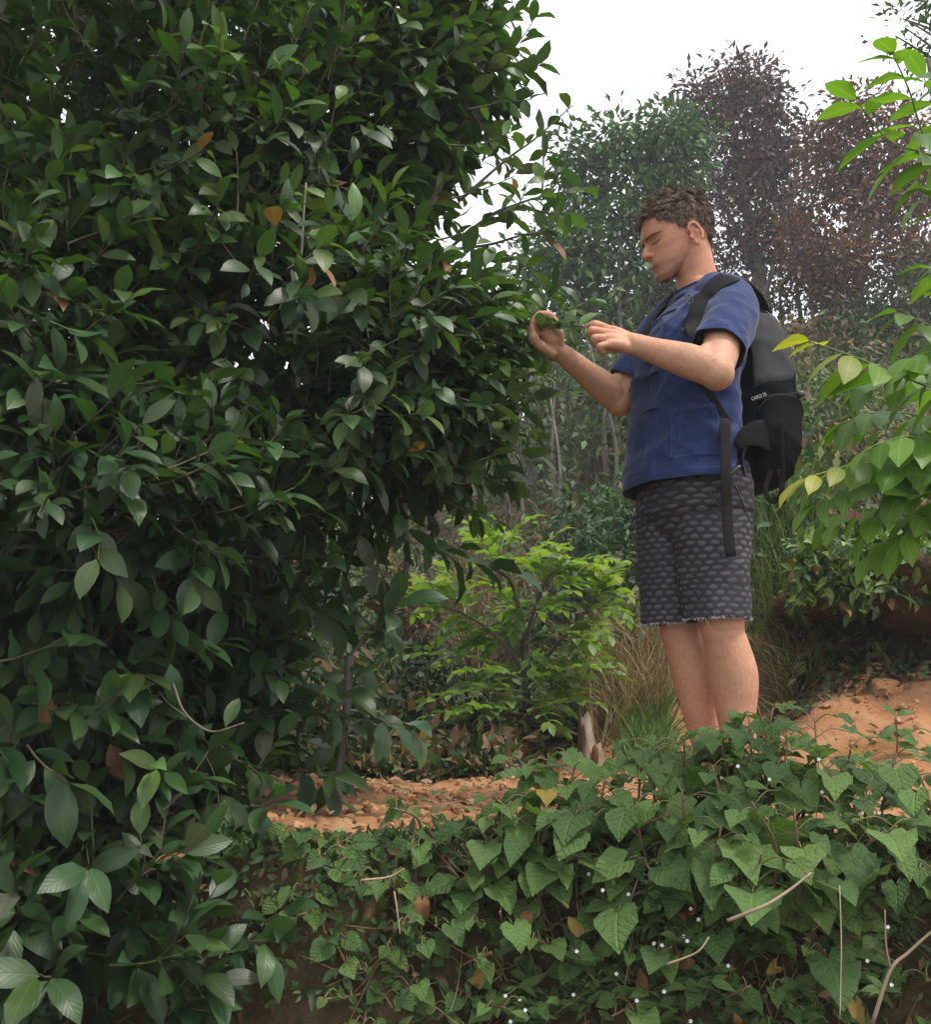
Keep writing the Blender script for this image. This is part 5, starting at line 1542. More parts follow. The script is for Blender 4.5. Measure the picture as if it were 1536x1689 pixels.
bg_tree('green_tree', 'tall thin-stemmed green tree left of the man\'s head', 'tree', (1000, 790),
        [([(1000, 790, 0), (990, 640, 0), (978, 520, 0), (985, 400, 0), (1000, 320, 0), (1010, 250, 0)], .10, .02), ([(995, 640, .1), (1030, 500, .2), (1050, 380, .2), (1075, 300, .2)], .06, .015), ([(985, 560, 0), (945, 450, 0), (920, 390, 0)], .05, .012), ([(1015, 790, -.2), (1030, 620, -.2), (1020, 480, -.2), (1030, 330, 0)], .05, .012)],
        [(1040, 240, 50, 35, 0, .6), (980, 250, 38, 38, 0, .5), (1105, 245, 65, 42, .2, .9), (1140, 275, 40, 35, .2, .5), (1085, 300, 60, 40, .1, .7), (960, 310, 45, 40, 0, .6), (920, 385, 45, 40, -.1, .6), (1010, 360, 50, 45, .1, .6), (900, 450, 45, 45, -.1, .7), (970, 450, 60, 50, 0, .8), (1040, 430, 50, 60, .2, .6), (930, 520, 60, 50, 0, .9), (1010, 540, 60, 60, .1, .8), (1060, 350, 40, 40, .1, .4)],
        12.5, 105, .135, GREEN, M_BARK, droop=.6, seed=5)
bg_tree('distant_tree', 'rounded green treetop showing low behind the picking hand', 'tree', (830, 640), [([(830, 640, 0), (832, 560, 0), (838, 500, 0)], .1, .03)],
        [(840, 510, 40, 28, 0, .8), (810, 540, 40, 30, 0, .8), (870, 545, 50, 40, 0, .9), (840, 590, 60, 45, 0, .9), (900, 600, 60, 50, 0, .9)], 19, 110, .16, GREEN, M_BARK, seed=6)
bg_tree('dark_tree', 'dark green bushy tree at the right edge below the russet tree', 'tree', (1500, 720), [([(1500, 720, 0), (1495, 600, 0), (1500, 500, 0)], .1, .03)],
        [(1490, 520, 70, 50, 0, 1), (1540, 480, 60, 60, 0, .8), (1450, 570, 60, 50, 0, .9), (1520, 600, 80, 60, 0, 1), (1400, 625, 45, 40, -.2, .5)], 13, 150, .11, DARK + DULL, M_BARK, seed=7)
bg_tree('thicket_tree', 'dull dark thicket tree behind the man\'s hands', 'tree', (1060, 760), [([(1060, 760, 0), (1062, 620, 0), (1055, 520, 0)], .08, .02), ([(1090, 760, 0), (1085, 640, 0), (1095, 480, 0)], .06, .02)],
        [(1060, 520, 60, 60, 0, .9), (1100, 450, 50, 60, 0, .8), (1020, 600, 60, 60, 0, .9), (1090, 600, 60, 70, 0, .9), (960, 640, 50, 60, 0, .6), (1130, 520, 50, 70, .3, .7)], 14.5, 130, .14, DARK + DULL + PURP[:2], M_BARK, seed=8)
bg_tree('bare_tree', 'thin forked tree with sparse leaves behind the backpack', 'tree', (1330, 690), [([(1330, 690, 0), (1328, 590, 0), (1318, 500, 0), (1312, 430, 0)], .07, .02), ([(1328, 600, 0), (1350, 540, 0), (1380, 480, 0)], .05, .015), ([(1300, 690, .2), (1292, 560, .2), (1285, 470, .2)], .06, .02), ([(1340, 690, .2), (1365, 590, .2), (1395, 530, .2)], .05, .015)],
        [(1310, 470, 40, 40, 0, .35), (1370, 500, 40, 40, 0, .35), (1290, 520, 30, 40, 0, .25), (1400, 540, 40, 40, 0, .3), (1350, 580, 40, 40, 0, .3)], 15, 90, .11, DULL, M_BARK, seed=9)
bg_tree('overhanging_tree', 'sparse leafy twigs hanging into the top right corner', 'tree', (1800, 700), [([(1800, 700, 0), (1780, 300, 0), (1700, 40, 0), (1600, -10, 0), (1510, 20, 0)], .12, .006)],
        [(1500, 30, 40, 30, 0, .18), (1535, 60, 30, 40, 0, .2), (1530, 5, 40, 25, 0, .25), (1640, -20, 90, 60, 0, 1), (1720, 60, 120, 120, 0, 1)], 6.5, 60, .06, GREEN, M_BARK, seed=10)

bg_tree('gap_fill_tree', 'added dense dark tree closing the sky gaps behind the tea tree at far left', 'tree', (60, 1150), [([(60, 1150, 0), (70, 900, 0), (60, 500, 0)], .1, .03)],  # two trees added to keep the gaps behind the tea tree dark
        [(60, 700, 190, 170, 0, 1), (-80, 400, 200, 250, 0, 1), (120, 950, 170, 150, 0, 1), (-100, 900, 200, 200, 0, 1), (180, 450, 160, 180, 0, .8)], 6.2, 210, .10, DARK, M_BARK, seed=17)
bg_tree('gap_fill_tree', 'added dark bushy tree closing the sky gaps behind the middle of the tea tree', 'tree', (380, 1180), [([(380, 1180, 0), (390, 1000, 0), (380, 760, 0)], .08, .03)],
        [(350, 900, 160, 140, 0, 1), (430, 1050, 130, 120, 0, 1), (300, 1080, 150, 120, 0, 1), (470, 900, 80, 100, 0, .6)], 6.8, 200, .09, DARK + DULL[:1], M_BARK, seed=18)
# slender saplings on the slope (their stems make the vertical lines behind the hands)
SAPS = []
for q in range(26):
    px = g.uniform(850, 1065); Y = g.uniform(9.0, 12.5)
    ptop = g.uniform(520, 660)
    h0 = hit(px, 800) ; 
    b = np.array([U(px, 800, Y)[0], Y, 0.0]); b[2] = gz(b[0], b[1])
    lean = g.uniform(-35, 35)
    t = empty('slender_sapling', b, 'thin pole-like sapling on the slope left of the man', 'sapling', 'slender saplings on the slope'); SAPS.append(t)
    top = U(px + lean, ptop, Y)
    P = curve([b, (b + top) / 2 + .12 * g.standard_normal(3), top], 5)
    a = Acc(); a.add(*tube(P, np.linspace(.03, .008, len(P)) * g.uniform(.6, 1.2), 5)); a.build('stem', M_BARK if q % 3 else M_PALEBARK, t)
    a = Acc(); n = 150
    i = (len(P) - 1) * g.uniform(.15, 1, n) ** .7; f = i.astype(int).clip(0, len(P) - 2); PP = P[f] + (P[f + 1] - P[f]) * (i - f)[:, None]
    PP = PP + g.standard_normal((n, 3)) * .22
    D = g.standard_normal((n, 3)); D[:, 2] -= .6
    scatter_leaves(a, PP, D, g.standard_normal((n, 3)) * .6 + [0, 0, 1], g.uniform(.07, .15, n), pal(n, GREEN + DULL, g))
    a.build('foliage', M_SMALL, t, kind='stuff')

relabel(SAPS, '%s from the left of the thin pole-like saplings on the slope')
# low growth that covers the slope: nobody could count it
def undergrowth():
    acc = Acc(); n = 85000
    Y = 3.75 + 15.8 * g.random(n) ** 1.45; X = (g.uniform(-.30, .56, n)) * Y
    P = np.stack([X, Y, ground_h(X, Y)], -1)
    sm = soil_mask(P)
    cl = fbm(P, .9, 3, 61); cl2 = fbm(P, .45, 2, 71)
    keep = (sm < .35) & (cl > -.55)
    P, cl, cl2 = P[keep], cl[keep], cl2[keep]; n = len(P)
    P[:, 2] += (0.05 + .75 * np.clip(cl + .3, 0, 1)) * g.random(n) ** 1.2
    kind = cl2 + .35 * g.standard_normal(n)
    kind = np.where(P[:, 1] < 6.3, np.clip(kind - .25, -9, .30 + .1 * g.random(n)), kind)
    c = np.where((kind > .32)[:, None], pal(n, [(.20, .12, .065), (.15, .08, .05), (.24, .17, .09)], g), np.where((kind < -.28)[:, None], pal(n, YELG, g), pal(n, GREEN + DARK + DULL, g)))
    D = g.standard_normal((n, 3)) + [0, -.3, .35]
    scatter_leaves(acc, P, D, g.standard_normal((n, 3)) * .6 + [0, -.3, 1], g.uniform(.035, .11, n) * (0.7 + .05 * P[:, 1]), c)
    return acc
tag(undergrowth().build('undergrowth', M_SMALL), 'mixed low green and brown scrub covering the hillside', 'scrub', kind='stuff')

def stems_mass(name, label, cat, n, box, h, cols, mat, lean=.25, w=.004, kind='stuff', seed=3, k=4, group=None, at_px=True):
    """upright blades or dry stalks; box = px0, px1, Y0, Y1"""
    g = np.random.default_rng(seed)
    acc = Acc()
    Y = g.uniform(box[2], box[3], n); X = (g.uniform(box[0], box[1], n) - 768) / FPX * Y
    Z = ground_h(X, Y)
    H = h * g.uniform(.5, 1.2, n)
    d = g.standard_normal((n, 3)) * lean; d[:, 2] = 1; d = nrm(d)
    bend = g.standard_normal((n, 3)) * .35; bend[:, 2] = -.25
    t = np.linspace(0, 1, k)
    base = np.stack([X, Y, Z - .01], -1)
    P = base[:, None, :] + d[:, None, :] * (H[:, None] * t)[..., None] + bend[:, None, :] * (H[:, None] * t ** 2.2)[..., None] * .6
    sd = nrm(np.cross(d, g.standard_normal((n, 3)) + [0, 2, 0]))
    wv = (w * (1 - .85 * t))[None, :, None] * sd[:, None, :] * g.uniform(.6, 1.4, (n, 1, 1))
    V = np.concatenate([P - wv, P + wv], 1)
    F = np.array([[q, q + 1, k + q + 1, k + q] for q in range(k - 1)])
    FF = (F[None] + (np.arange(n) * 2 * k)[:, None, None]).reshape(-1, 4)
    c = pal(n, cols, g)
    acc.add(V.reshape(-1, 3), None, FF, None, np.repeat(c, 2 * k, 0))
    o = acc.build(name, mat)
    return tag(o, label, cat, group, kind)
TAN = [(.36, .26, .14), (.28, .19, .10), (.42, .33, .20), (.20, .13, .08)]
LAWN = [(.13, .22, .045), (.10, .18, .04), (.17, .25, .07), (.08, .14, .035)]
stems_mass('dry_grass', 'tall dry brown grass on the slope behind the young tree', 'dry grass', 2600, (760, 960, 7.5, 10.5), .75, TAN + RUST, M_DRY, .2, .006, seed=21)
stems_mass('dry_grass', 'tan dry grass hanging on the low bank left of the man\'s legs', 'dry grass', 1500, (975, 1100, 4.6, 5.4), .42, TAN, M_DRY, .5, .0035, seed=22)
stems_mass('dry_grass', 'dry straw and stalks on the slope behind the backpack', 'dry grass', 1500, (1270, 1536, 5.5, 8.5), .55, TAN + RUST, M_DRY, .35, .005, seed=23)
stems_mass('grass_tuft', 'bright green grass tuft on the bank beside the man\'s legs', 'grass', 1500, (1030, 1098, 4.15, 4.75), .20, LAWN, M_SMALL, .25, .0035, seed=24)
stems_mass('grass', 'fine green grass and ferny stalks behind the man\'s knees', 'grass', 2200, (1235, 1340, 4.6, 6.0), .50, LAWN + GREEN, M_SMALL, .35, .004, seed=25)

# single bushes: px, py of the middle, Y, half width px, half height px, leaf size, palette, label
BUSH = [
 (965, 900, 7.2, 85, 85, .085, DARK + GREEN, 'dark broad-leaved bush on the slope behind the young tree'),
 (1035, 860, 8.0, 50, 60, .08, GREEN, 'green bush just left of the man\'s shorts'),
 (610, 960, 9.0, 80, 80, .09, YELG + DULL, 'yellowish bush seen under the tea tree\'s right limb'),
 (690, 1010, 8.0, 60, 60, .08, RUST + DULL, 'reddish brown bush behind the hanging dark stem'),
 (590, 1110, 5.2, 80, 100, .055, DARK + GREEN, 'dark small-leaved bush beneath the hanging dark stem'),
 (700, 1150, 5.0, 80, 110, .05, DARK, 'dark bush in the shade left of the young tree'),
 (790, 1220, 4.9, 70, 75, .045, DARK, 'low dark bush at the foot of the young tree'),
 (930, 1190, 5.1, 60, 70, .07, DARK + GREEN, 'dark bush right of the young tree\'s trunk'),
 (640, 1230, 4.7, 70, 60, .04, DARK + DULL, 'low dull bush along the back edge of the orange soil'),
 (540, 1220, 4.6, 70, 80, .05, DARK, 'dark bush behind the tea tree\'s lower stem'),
 (1290, 850, 6.2, 60, 90, .06, GREEN + LAWN, 'leafy green bush right of the man\'s shorts below the backpack'),
 (1350, 930, 5.2, 60, 80, .05, DARK + GREEN, 'dark creeper bush hanging over the red bank'),
 (1360, 690, 7.5, 70, 60, .075, GREEN + LAWN, 'light green bush behind the backpack'),
 (1450, 760, 6.5, 90, 70, .06, DULL + RUST, 'brownish bush behind the right-hand sapling'),
 (1440, 930, 4.75, 80, 45, .045, LAWN + GREEN, 'light green weeds on top of the red bank'),
 (1520, 930, 4.4, 60, 40, .06, DARK + GREEN, 'dark ivy-like leaves at the right end of the bank top'),
 (860, 1010, 7.0, 70, 70, .06, GREEN + DULL, 'dull green bush behind the young tree\'s crown'),
 (1180, 900, 8.5, 80, 90, .08, GREEN + DULL, 'green bush hidden behind the man\'s shorts'),
]
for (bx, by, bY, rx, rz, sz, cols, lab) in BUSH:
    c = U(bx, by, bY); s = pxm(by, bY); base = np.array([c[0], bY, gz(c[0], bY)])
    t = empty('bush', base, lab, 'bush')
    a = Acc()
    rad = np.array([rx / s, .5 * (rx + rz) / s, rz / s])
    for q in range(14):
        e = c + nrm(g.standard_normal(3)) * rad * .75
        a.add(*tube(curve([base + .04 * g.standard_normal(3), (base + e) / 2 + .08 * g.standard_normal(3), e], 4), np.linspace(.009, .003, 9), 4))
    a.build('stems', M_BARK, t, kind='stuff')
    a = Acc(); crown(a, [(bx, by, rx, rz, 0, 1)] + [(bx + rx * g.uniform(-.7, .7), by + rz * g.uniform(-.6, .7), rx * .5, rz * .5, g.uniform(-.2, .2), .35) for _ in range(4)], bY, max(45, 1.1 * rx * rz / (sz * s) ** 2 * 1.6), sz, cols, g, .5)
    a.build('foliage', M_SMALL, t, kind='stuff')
# ============================================================ saplings with feather-shaped leaves
g = np.random.default_rng(55)
PIN_P = [leaf_proto('ellip', 7, w, f, d, wv, 0, s) for w, f, d, wv, s in [(.48, .22, .5, .06, 11), (.53, .15, .75, .08, 12), (.44, .3, .35, .05, 13)]]
PIN_M = proto_meshes(PIN_P, M_PINN, 'leaflet')
def frond(L, acc, path, n, size, cols, g, tipcol=None, r=.0022, down=.7, face=None, alt=.5):
    """leaflets in two rows along a rachis"""
    T, Nn, B = frames(path)
    m = len(path)
    acc.add(*tube(path, np.linspace(r, r * .5, m), 5), col=(.16, .22, .06))
    for q in range(n):
        t = .12 + .88 * (q + .5) / n
        for s in (-1, 1):
            tt = np.clip(t + (alt / n * .5 if s > 0 else 0), 0, 1)
            x = tt * (m - 1); i = min(int(x), m - 2); p = path[i] + (path[i + 1] - path[i]) * (x - i); ax = T[i]
            sd = nrm(np.cross(ax, UPV)) * s
            ld = nrm(sd * .75 + ax * (.45 + .4 * t) - UPV * down * g.uniform(.5, 1.3) + .16 * g.standard_normal(3))
            nn = nrm(UPV * .9 + sd * .3 + .25 * g.standard_normal(3) + (np.zeros(3) if face is None else face))
            sz = size * (.75 + .35 * math.sin(math.pi * min(1, t * 1.0 + .12))) * g.uniform(.85, 1.15)
            if tipcol is not None and t > .8: sz *= .75
            c = np.array(cols[g.integers(0, len(cols))]) * g.uniform(.8, 1.2)
            if tipcol is not None: c = c + (np.array(tipcol) - c) * float(sstep(.55, .95, t))
            L.add(p, ld, nn, sz, int(g.integers(0, 3)), c, 0)
    L.add(path[-1], nrm(T[-1] - .4 * UPV), UPV + .2 * g.standard_normal(3), size * .8, 0, np.array(tipcol if tipcol is not None else cols[0]), 0)

def finish(L, stem_acc, t, rachis_name='leaf_stalk'):
    p = np.array(L.p); px, py, dep = proj(p)
    vis = (px > -30) & (px < 1566) & (py > -30) & (py < 1719)
    w = np.array([np.linalg.norm(m[:, 1]) for m in L.M]) / dep
    o = np.argsort(np.where(vis, -w, 9))
    nb = int(min(300, vis.sum()))
    leaf_objects(L, o[:nb], PIN_M, t, 'leaflet')
    if len(o) > nb:
        a = Acc(); leaves_mesh(a, L, o[nb:], PIN_P); a.build('foliage', M_PINN, t, kind='stuff')
    stem_acc.build(rachis_name, M_STEM, t, kind='stuff')

YG = [(.185, .280, .080), (.155, .245, .066), (.22, .315, .095), (.12, .205, .055)]
# --- young tree in the middle
yb = U(872, 1255, 4.55); yb[2] = gz(yb[0], yb[1]) - .02
yt = empty('young_tree', yb, 'young tree with bright green feathery leaves standing in the middle ground', 'tree')
L = Leaves(); sa = Acc()
P = curve([yb, U(868, 1130, 4.55), U(862, 1040, 4.55), U(845, 960, 4.55), U(825, 915, 4.55)], 8)
a = Acc(); a.add(*tube(P, np.linspace(.022, .006, len(P)), 8)); a.build('trunk', M_BARK, yt)
P2 = curve([U(868, 1130, 4.55), U(905, 1080, 4.5), U(950, 1030, 4.45), U(985, 985, 4.45)], 6)
a = Acc(); a.add(*tube(P2, np.linspace(.011, .004, len(P2)), 6)); a.build('branch', M_BARK, yt)
P3 = curve([U(866, 1110, 4.55), U(830, 1060, 4.5), U(780, 1020, 4.45), U(730, 1000, 4.45)], 6)
a = Acc(); a.add(*tube(P3, np.linspace(.011, .004, len(P3)), 6)); a.build('branch', M_BARK, yt)
P4 = curve([U(866, 1060, 4.55), U(880, 1010, 4.5), U(900, 960, 4.4), U(925, 935, 4.35)], 6)
a = Acc(); a.add(*tube(P4, np.linspace(.010, .004, len(P4)), 6)); a.build('branch', M_BARK, yt)
YF = [(825, 915, 800, 890), (825, 915, 850, 900), (845, 950, 770, 955), (845, 960, 905, 925), (925, 935, 940, 925), (925, 940, 975, 960), (905, 960, 960, 985), (985, 985, 1010, 965), (985, 990, 1028, 1005), (970, 1005, 1020, 1050),
      (950, 1030, 1000, 1085), (930, 1050, 965, 1110), (730, 1000, 685, 1000), (740, 1005, 700, 1040), (760, 1012, 720, 965), (790, 1025, 740, 1060), (800, 1035, 760, 1085), (850, 1000, 790, 985), (862, 1020, 915, 1010), (862, 1040, 800, 1090),
      (866, 1060, 920, 1075), (866, 1080, 880, 1140), (866, 1100, 800, 1140), (868, 1120, 760, 1150), (868, 1120, 930, 1150), (868, 1140, 745, 1180), (868, 1150, 820, 1200), (868, 1140, 960, 1130), (868, 1160, 910, 1195), (830, 1060, 750, 1110), (900, 970, 870, 930), (820, 930, 770, 915), (985, 985, 960, 960), (880, 1010, 930, 1030), (780, 1020, 745, 985), (862, 1000, 840, 1050), (868, 1180, 780, 1215), (868, 1190, 930, 1225), (868, 1170, 730, 1210), (868, 1180, 970, 1180), (868, 1200, 850, 1240), (840, 1100, 700, 1090), (900, 1090, 1000, 1120)]
for (x0, y0, x1, y1) in YF:
    d0 = 4.5 + g.uniform(-.12, .12)
    for rep in range(2):
        A = U(x0, y0, d0); Bp = U(x1 + 14 * g.standard_normal(), y1 + 12 * g.standard_normal(), d0 + g.uniform(-.35, .30))
        v = Bp - A; Bp = A + nrm(v) * max(np.linalg.norm(v) * 1.12, .20)
        Bp = Bp + np.array([0, 0, .07]); M_ = (A + Bp) / 2 + np.array([0, 0, .03])
        frond(L, sa, curve([A, M_, Bp], 5), int(g.integers(5, 8)), g.uniform(.070, .095), YG, g, (.24, .30, .05) if y1 < 1030 else None, down=-.12)
finish(L, sa, yt)

# --- sapling at the right edge, close to the camera
rb = np.array([1.06, 2.12, 0.0]); rb[2] = gz(rb[0], rb[1]) - .02
rt = empty('edge_sapling', rb, 'near sapling with large bright leaflets reaching in from the right edge', 'sapling')
L = Leaves(); sa = Acc()
S1 = curve([rb, rb + [.0, -.02, .5], rb + [-.03, -.05, 1.0], rb + [-.02, -.1, 1.45], rb + [-.05, -.15, 1.8]], 8)
a = Acc(); a.add(*tube(S1, np.linspace(.014, .006, len(S1)), 8)); a.build('trunk', M_BARK, rt)
RG = [(.135, .25, .040), (.115, .215, .038), (.155, .28, .045), (.09, .18, .04)]
RF = [  # rachis in photo px (base to tip), distance base and tip, leaflet pairs, size, young tip
 ([(1600, 330), (1530, 235), (1500, 150), (1474, 92)], 1.95, 1.80, 5, .105, False),
 ([(1600, 330), (1540, 260), (1470, 235), (1412, 165)], 1.95, 1.85, 4, .105, False),
 ([(1610, 420), (1570, 350), (1530, 320), (1515, 310)], 1.9, 1.85, 3, .09, False),
 ([(1610, 640), (1540, 640), (1440, 600), (1335, 562)], 1.95, 1.85, 6, .115, True),
 ([(1610, 600), (1570, 560), (1520, 530), (1478, 515)], 1.95, 1.9, 3, .10, False),
 ([(1610, 800), (1530, 770), (1420, 765), (1325, 790)], 1.95, 1.85, 6, .10, True),
 ([(1610, 720), (1540, 690), (1450, 680), (1385, 700)], 2.05, 2.05, 5, .10, False),
 ([(1610, 860), (1530, 820), (1430, 800), (1345, 830)], 1.95, 1.88, 6, .10, False),
 ([(1610, 800), (1540, 780), (1480, 810), (1430, 870)], 2.0, 1.95, 5, .10, False),
 ([(1610, 700), (1560, 690), (1510, 730), (1480, 800)], 1.95, 1.9, 5, .115, False),
 ([(1610, 880), (1570, 850), (1520, 850), (1480, 900)], 2.0, 1.95, 4, .095, False),
 ([(1610, 520), (1590, 480), (1560, 450), (1530, 440)], 1.95, 1.95, 3, .09, False),
 ([(1610, 660), (1550, 625), (1480, 620), (1420, 640)], 2.1, 2.15, 5, .10, False), ([(1610, 720), (1540, 730), (1470, 740), (1400, 770)], 2.1, 2.12, 5, .10, False), ([(1610, 840), (1550, 870), (1490, 880), (1440, 915)], 2.05, 2.0, 5, .09, False),
 ([(1610, 780), (1560, 740), (1500, 720), (1440, 735)], 1.9, 1.82, 5, .10, False), ([(1610, 300), (1570, 230), (1545, 180), (1525, 130)], 2.0, 1.95, 4, .10, False), ([(1610, 620), (1570, 590), (1540, 580), (1505, 590)], 1.9, 1.85, 3, .10, False), ([(1610, 840), (1500, 850), (1420, 840), (1370, 865)], 2.05, 2.05, 5, .09, False),
]
for (pts, Y0, Y1, n, sz, yg) in RF:
    sz *= 1.02
    ys = np.linspace(Y0, Y1, len(pts))
    path = curve([U(x, y, yy) for (x, y), yy in zip(pts, ys)], 6)
    j = int(np.argmin(np.abs(S1[:, 2] - path[0][2] + .12)))
    br = curve([S1[j], (S1[j] + path[0]) / 2 + [0, 0, .02], path[0]], 4)
    sa.add(*tube(br, .004, 5), col=(.14, .16, .06))
    frond(L, sa, path, n, sz, RG, g, (.36, .36, .05) if yg else None, .0028, .60, np.array([-.1, -.35, 0]))
finish(L, sa, rt)
# shrivelled reddish leaf tips on it
for (x, y, Y) in [(1474, 88, 1.80), (1373, 836, 1.86), (1408, 842, 1.86)]:
    Lr = Leaves()
    for q in range(4): Lr.add(U(x, y, Y), nrm(np.array([g.uniform(-1, 1), -.3, g.uniform(-1, .3)])), g.standard_normal(3), .022, 0, (.30, .13, .10), 0)
    a = Acc(); leaves_mesh(a, Lr, np.arange(4), PIN_P); a.build('withered_tip', M_DRY, rt, kind='stuff')

# ============================================================ plants on the terrace edge and the bank
HE_P = [leaf_proto('heart', 9, w, f, d, wv, .03, s) for w, f, d, wv, s in [(.84, .30, .6, .20, 21), (.76, .40, .8, .24, 22), (.90, .22, 1.0, .22, 23), (.78, .48, .5, .18, 24)]]
HE_M = proto_meshes(HE_P, M_HEART, 'heart_leaf')
HC = [(.118, .195, .055), (.096, .165, .050), (.140, .218, .062), (.075, .136, .044)]
def heart_plant(base, tips, size, label, group, g, face=np.array([-.05, -.40, .75]), young=.2, stemcol=(.20, .12, .07), nleaf=None):
    t = empty('broad_leaved_plant', base, label, 'plant', group)
    L = Leaves(); st = Acc()
    for k_, tip in enumerate(tips):
        mid = (base + tip) / 2 + np.array([0, 0, .25 * abs(tip[2] - base[2]) * .3]) + .02 * g.standard_normal(3)
        P = curve([base, mid, tip], 6)
        st.add(*tube(P, np.linspace(.0042, .0022, len(P)), 5), col=stemcol)
        n = nleaf or int(g.integers(6, 10))
        for q in range(n):
            tt = .30 + .70 * (q + .7) / n
            x = tt * (len(P) - 1); i = min(int(x), len(P) - 2); b = P[i] + (P[i + 1] - P[i]) * (x - i); ax = nrm(P[i + 1] - P[i])
            an = q * 2.6 + k_ * 1.3 + g.uniform(-.4, .4)
            hd = np.array([math.cos(an), math.sin(an) - .25, .25]); hd = nrm(hd)
            pl = size * g.uniform(.3, .7)
            e = b + hd * pl
            st.add(*tube(curve([b, b + hd * pl * .5 + [0, 0, .012], e], 3), .0013, 4), col=(.16, .15, .06))
            ld = nrm(hd * .8 + np.array([0, -.2, -.6 * g.uniform(.2, 1.2)]))
            nn = nrm(face + hd * .25 + UPV * .35 + .22 * g.standard_normal(3))
            sz = size * g.choice([.38, .5, .65, .8, .95]) * g.uniform(.9, 1.1) * (1.0 if tt < .85 else .65)
            c = np.array(HC[g.integers(0, 4)]) * g.uniform(.8, 1.25)
            if tt > .88: c = c * .5 + np.array([.10, .18, .05]) * .5
            if g.random() < .010 and sz < .085: c = np.array([.36, .27, .05])
            L.add(e, ld, nn, sz, int(g.integers(0, 4)), c, 0)
    st.build('stem', M_STEM, t, kind='stuff')
    leaf_objects(L, range(len(L)), HE_M, t)
    return t
EDGE = [  # px, py of the top, distance, leaf size
 (860, 1265, 2.30, .095), (905, 1250, 2.34, .10), (950, 1262, 2.30, .105), (1000, 1290, 2.22, .10), (1045, 1255, 2.36, .10), (1085, 1240, 2.34, .105), (1130, 1225, 2.36, .10), (1125, 1310, 2.12, .12),
 (1175, 1270, 2.22, .12), (1200, 1215, 2.40, .10), (1235, 1190, 2.40, .105), (1275, 1175, 2.38, .11), (1300, 1230, 2.26, .11), (1345, 1195, 2.34, .11), (1365, 1270, 2.14, .12), (1405, 1235, 2.24, .105), (1440, 1290, 2.12, .105),
 (1480, 1250, 2.20, .10), (1520, 1290, 2.10, .11), (1240, 1330, 2.02, .125), (1310, 1340, 1.98, .14), (1190, 1370, 2.00, .13), (1050, 1330, 2.16, .11), (980, 1350, 2.14, .11), (900, 1330, 2.20, .105), (830, 1340, 2.24, .10), (790, 1370, 2.22, .095), (1480, 1370, 1.98, .11), (1545, 1220, 2.25, .105), (1150, 1222, 2.46, .10), (1185, 1212, 2.50, .095), (1215, 1192, 2.48, .10), (1250, 1172, 2.46, .10), (1110, 1240, 2.44, .095), (1190, 1235, 2.38, .10)]
EP, BP, FW, PW = [], [], [], []
for i, (x, y, Y, sz) in enumerate(EDGE):
    tip = U(x, y - 8, Y)
    by = max(Y + .03, float(edge_y(tip[0])) - .10 if y > 1320 else Y + .05)
    base = np.array([tip[0] + g.uniform(-.05, .05), by, 0]); base[2] = gz(base[0], base[1]) - .01
    tips = [tip, tip + np.array([g.uniform(-.09, .09), g.uniform(-.08, .05), -.06 - .06 * g.random()])]
    EP.append(heart_plant(base, tips, sz, 'broad heart-leaved green plant growing along the terrace edge', 'heart-leaved plants along the terrace edge', g))
BANK = [(500, 1400, .055), (590, 1480, .05), (620, 1540, .055), (690, 1580, .055), (600, 1640, .05), (660, 1450, .06), (730, 1510, .06), (760, 1620, .06), (850, 1600, .06), (820, 1660, .06), (930, 1600, .065), (1000, 1560, .06), (1180, 1600, .07), (1250, 1610, .07), (1280, 1660, .07), (1400, 1620, .07), (1160, 1660, .065), (560, 1400, .06), (620, 1420, .065), (680, 1500, .06), (740, 1580, .065), (640, 1600, .055), (560, 1540, .055), (700, 1660, .06), (780, 1650, .07), (520, 1470, .06), (800, 1450, .085), (870, 1440, .09), (930, 1480, .095), (1010, 1470, .10), (1080, 1460, .10), (1050, 1400, .10), (1150, 1440, .11), (1245, 1480, .14), (1290, 1500, .12), (1340, 1440, .11), (1400, 1400, .10), (1440, 1450, .10), (1510, 1430, .10), (1120, 1540, .09), (1370, 1540, .10), (1330, 1600, .11), (960, 1550, .085), (1040, 1600, .085), (1060, 1660, .08), (1450, 1560, .09), (1500, 1640, .085), (870, 1560, .08), (800, 1520, .07), (740, 1440, .075), (700, 1400, .075), (900, 1650, .07)]
for i, (x, y, sz) in enumerate(BANK):
    if y > 1480 and x > 780 and i % 3 == 0: continue
    h = hit(x, y)
    if h is None: continue
    h[1] += .03
    tips = [h + np.array([g.uniform(-.08, .08), -.12 - .06 * g.random(), g.uniform(.0, .10)]), h + np.array([g.uniform(-.10, .10), -.10, -.05])]
    BP.append(heart_plant(h, tips, sz, 'heart-leaved plant hanging on the dark bank face', 'heart-leaved plants on the bank face', g, np.array([-.05, -.9, .35]), nleaf=int(g.integers(4, 7))))

# upright sprig standing clear of the others near the right edge
b = hit(1478, 1262) ; b = b if b is not None else U(1478, 1262, 2.4)
tp = U(1478, 1180, b[1])
t = empty('upright_sprig', b, 'tall single sprig with few oval leaves near the right edge', 'plant')
a = Acc(); a.add(*tube(curve([b, (b + tp) / 2 + [.005, 0, 0], tp], 5), np.linspace(.004, .002, 11), 5), col=(.16, .08, .06)); a.build('stem', M_STEM, t)
L = Leaves()
for (dx, dz, sz, hgt) in [(-.6, .5, .065, 1), (.8, .3, .06, 1), (.7, -.5, .085, .72), (-.7, -.4, .075, .8), (.6, -.2, .08, .45), (-.5, .1, .07, .5)]:
    p = b + (tp - b) * hgt; L.add(p, nrm(np.array([dx, -.3, dz])), np.array([-.1, -.6, .6]), sz, 0, (.09, .18, .045), 0)
leaf_objects(L, range(len(L)), PIN_M, t)

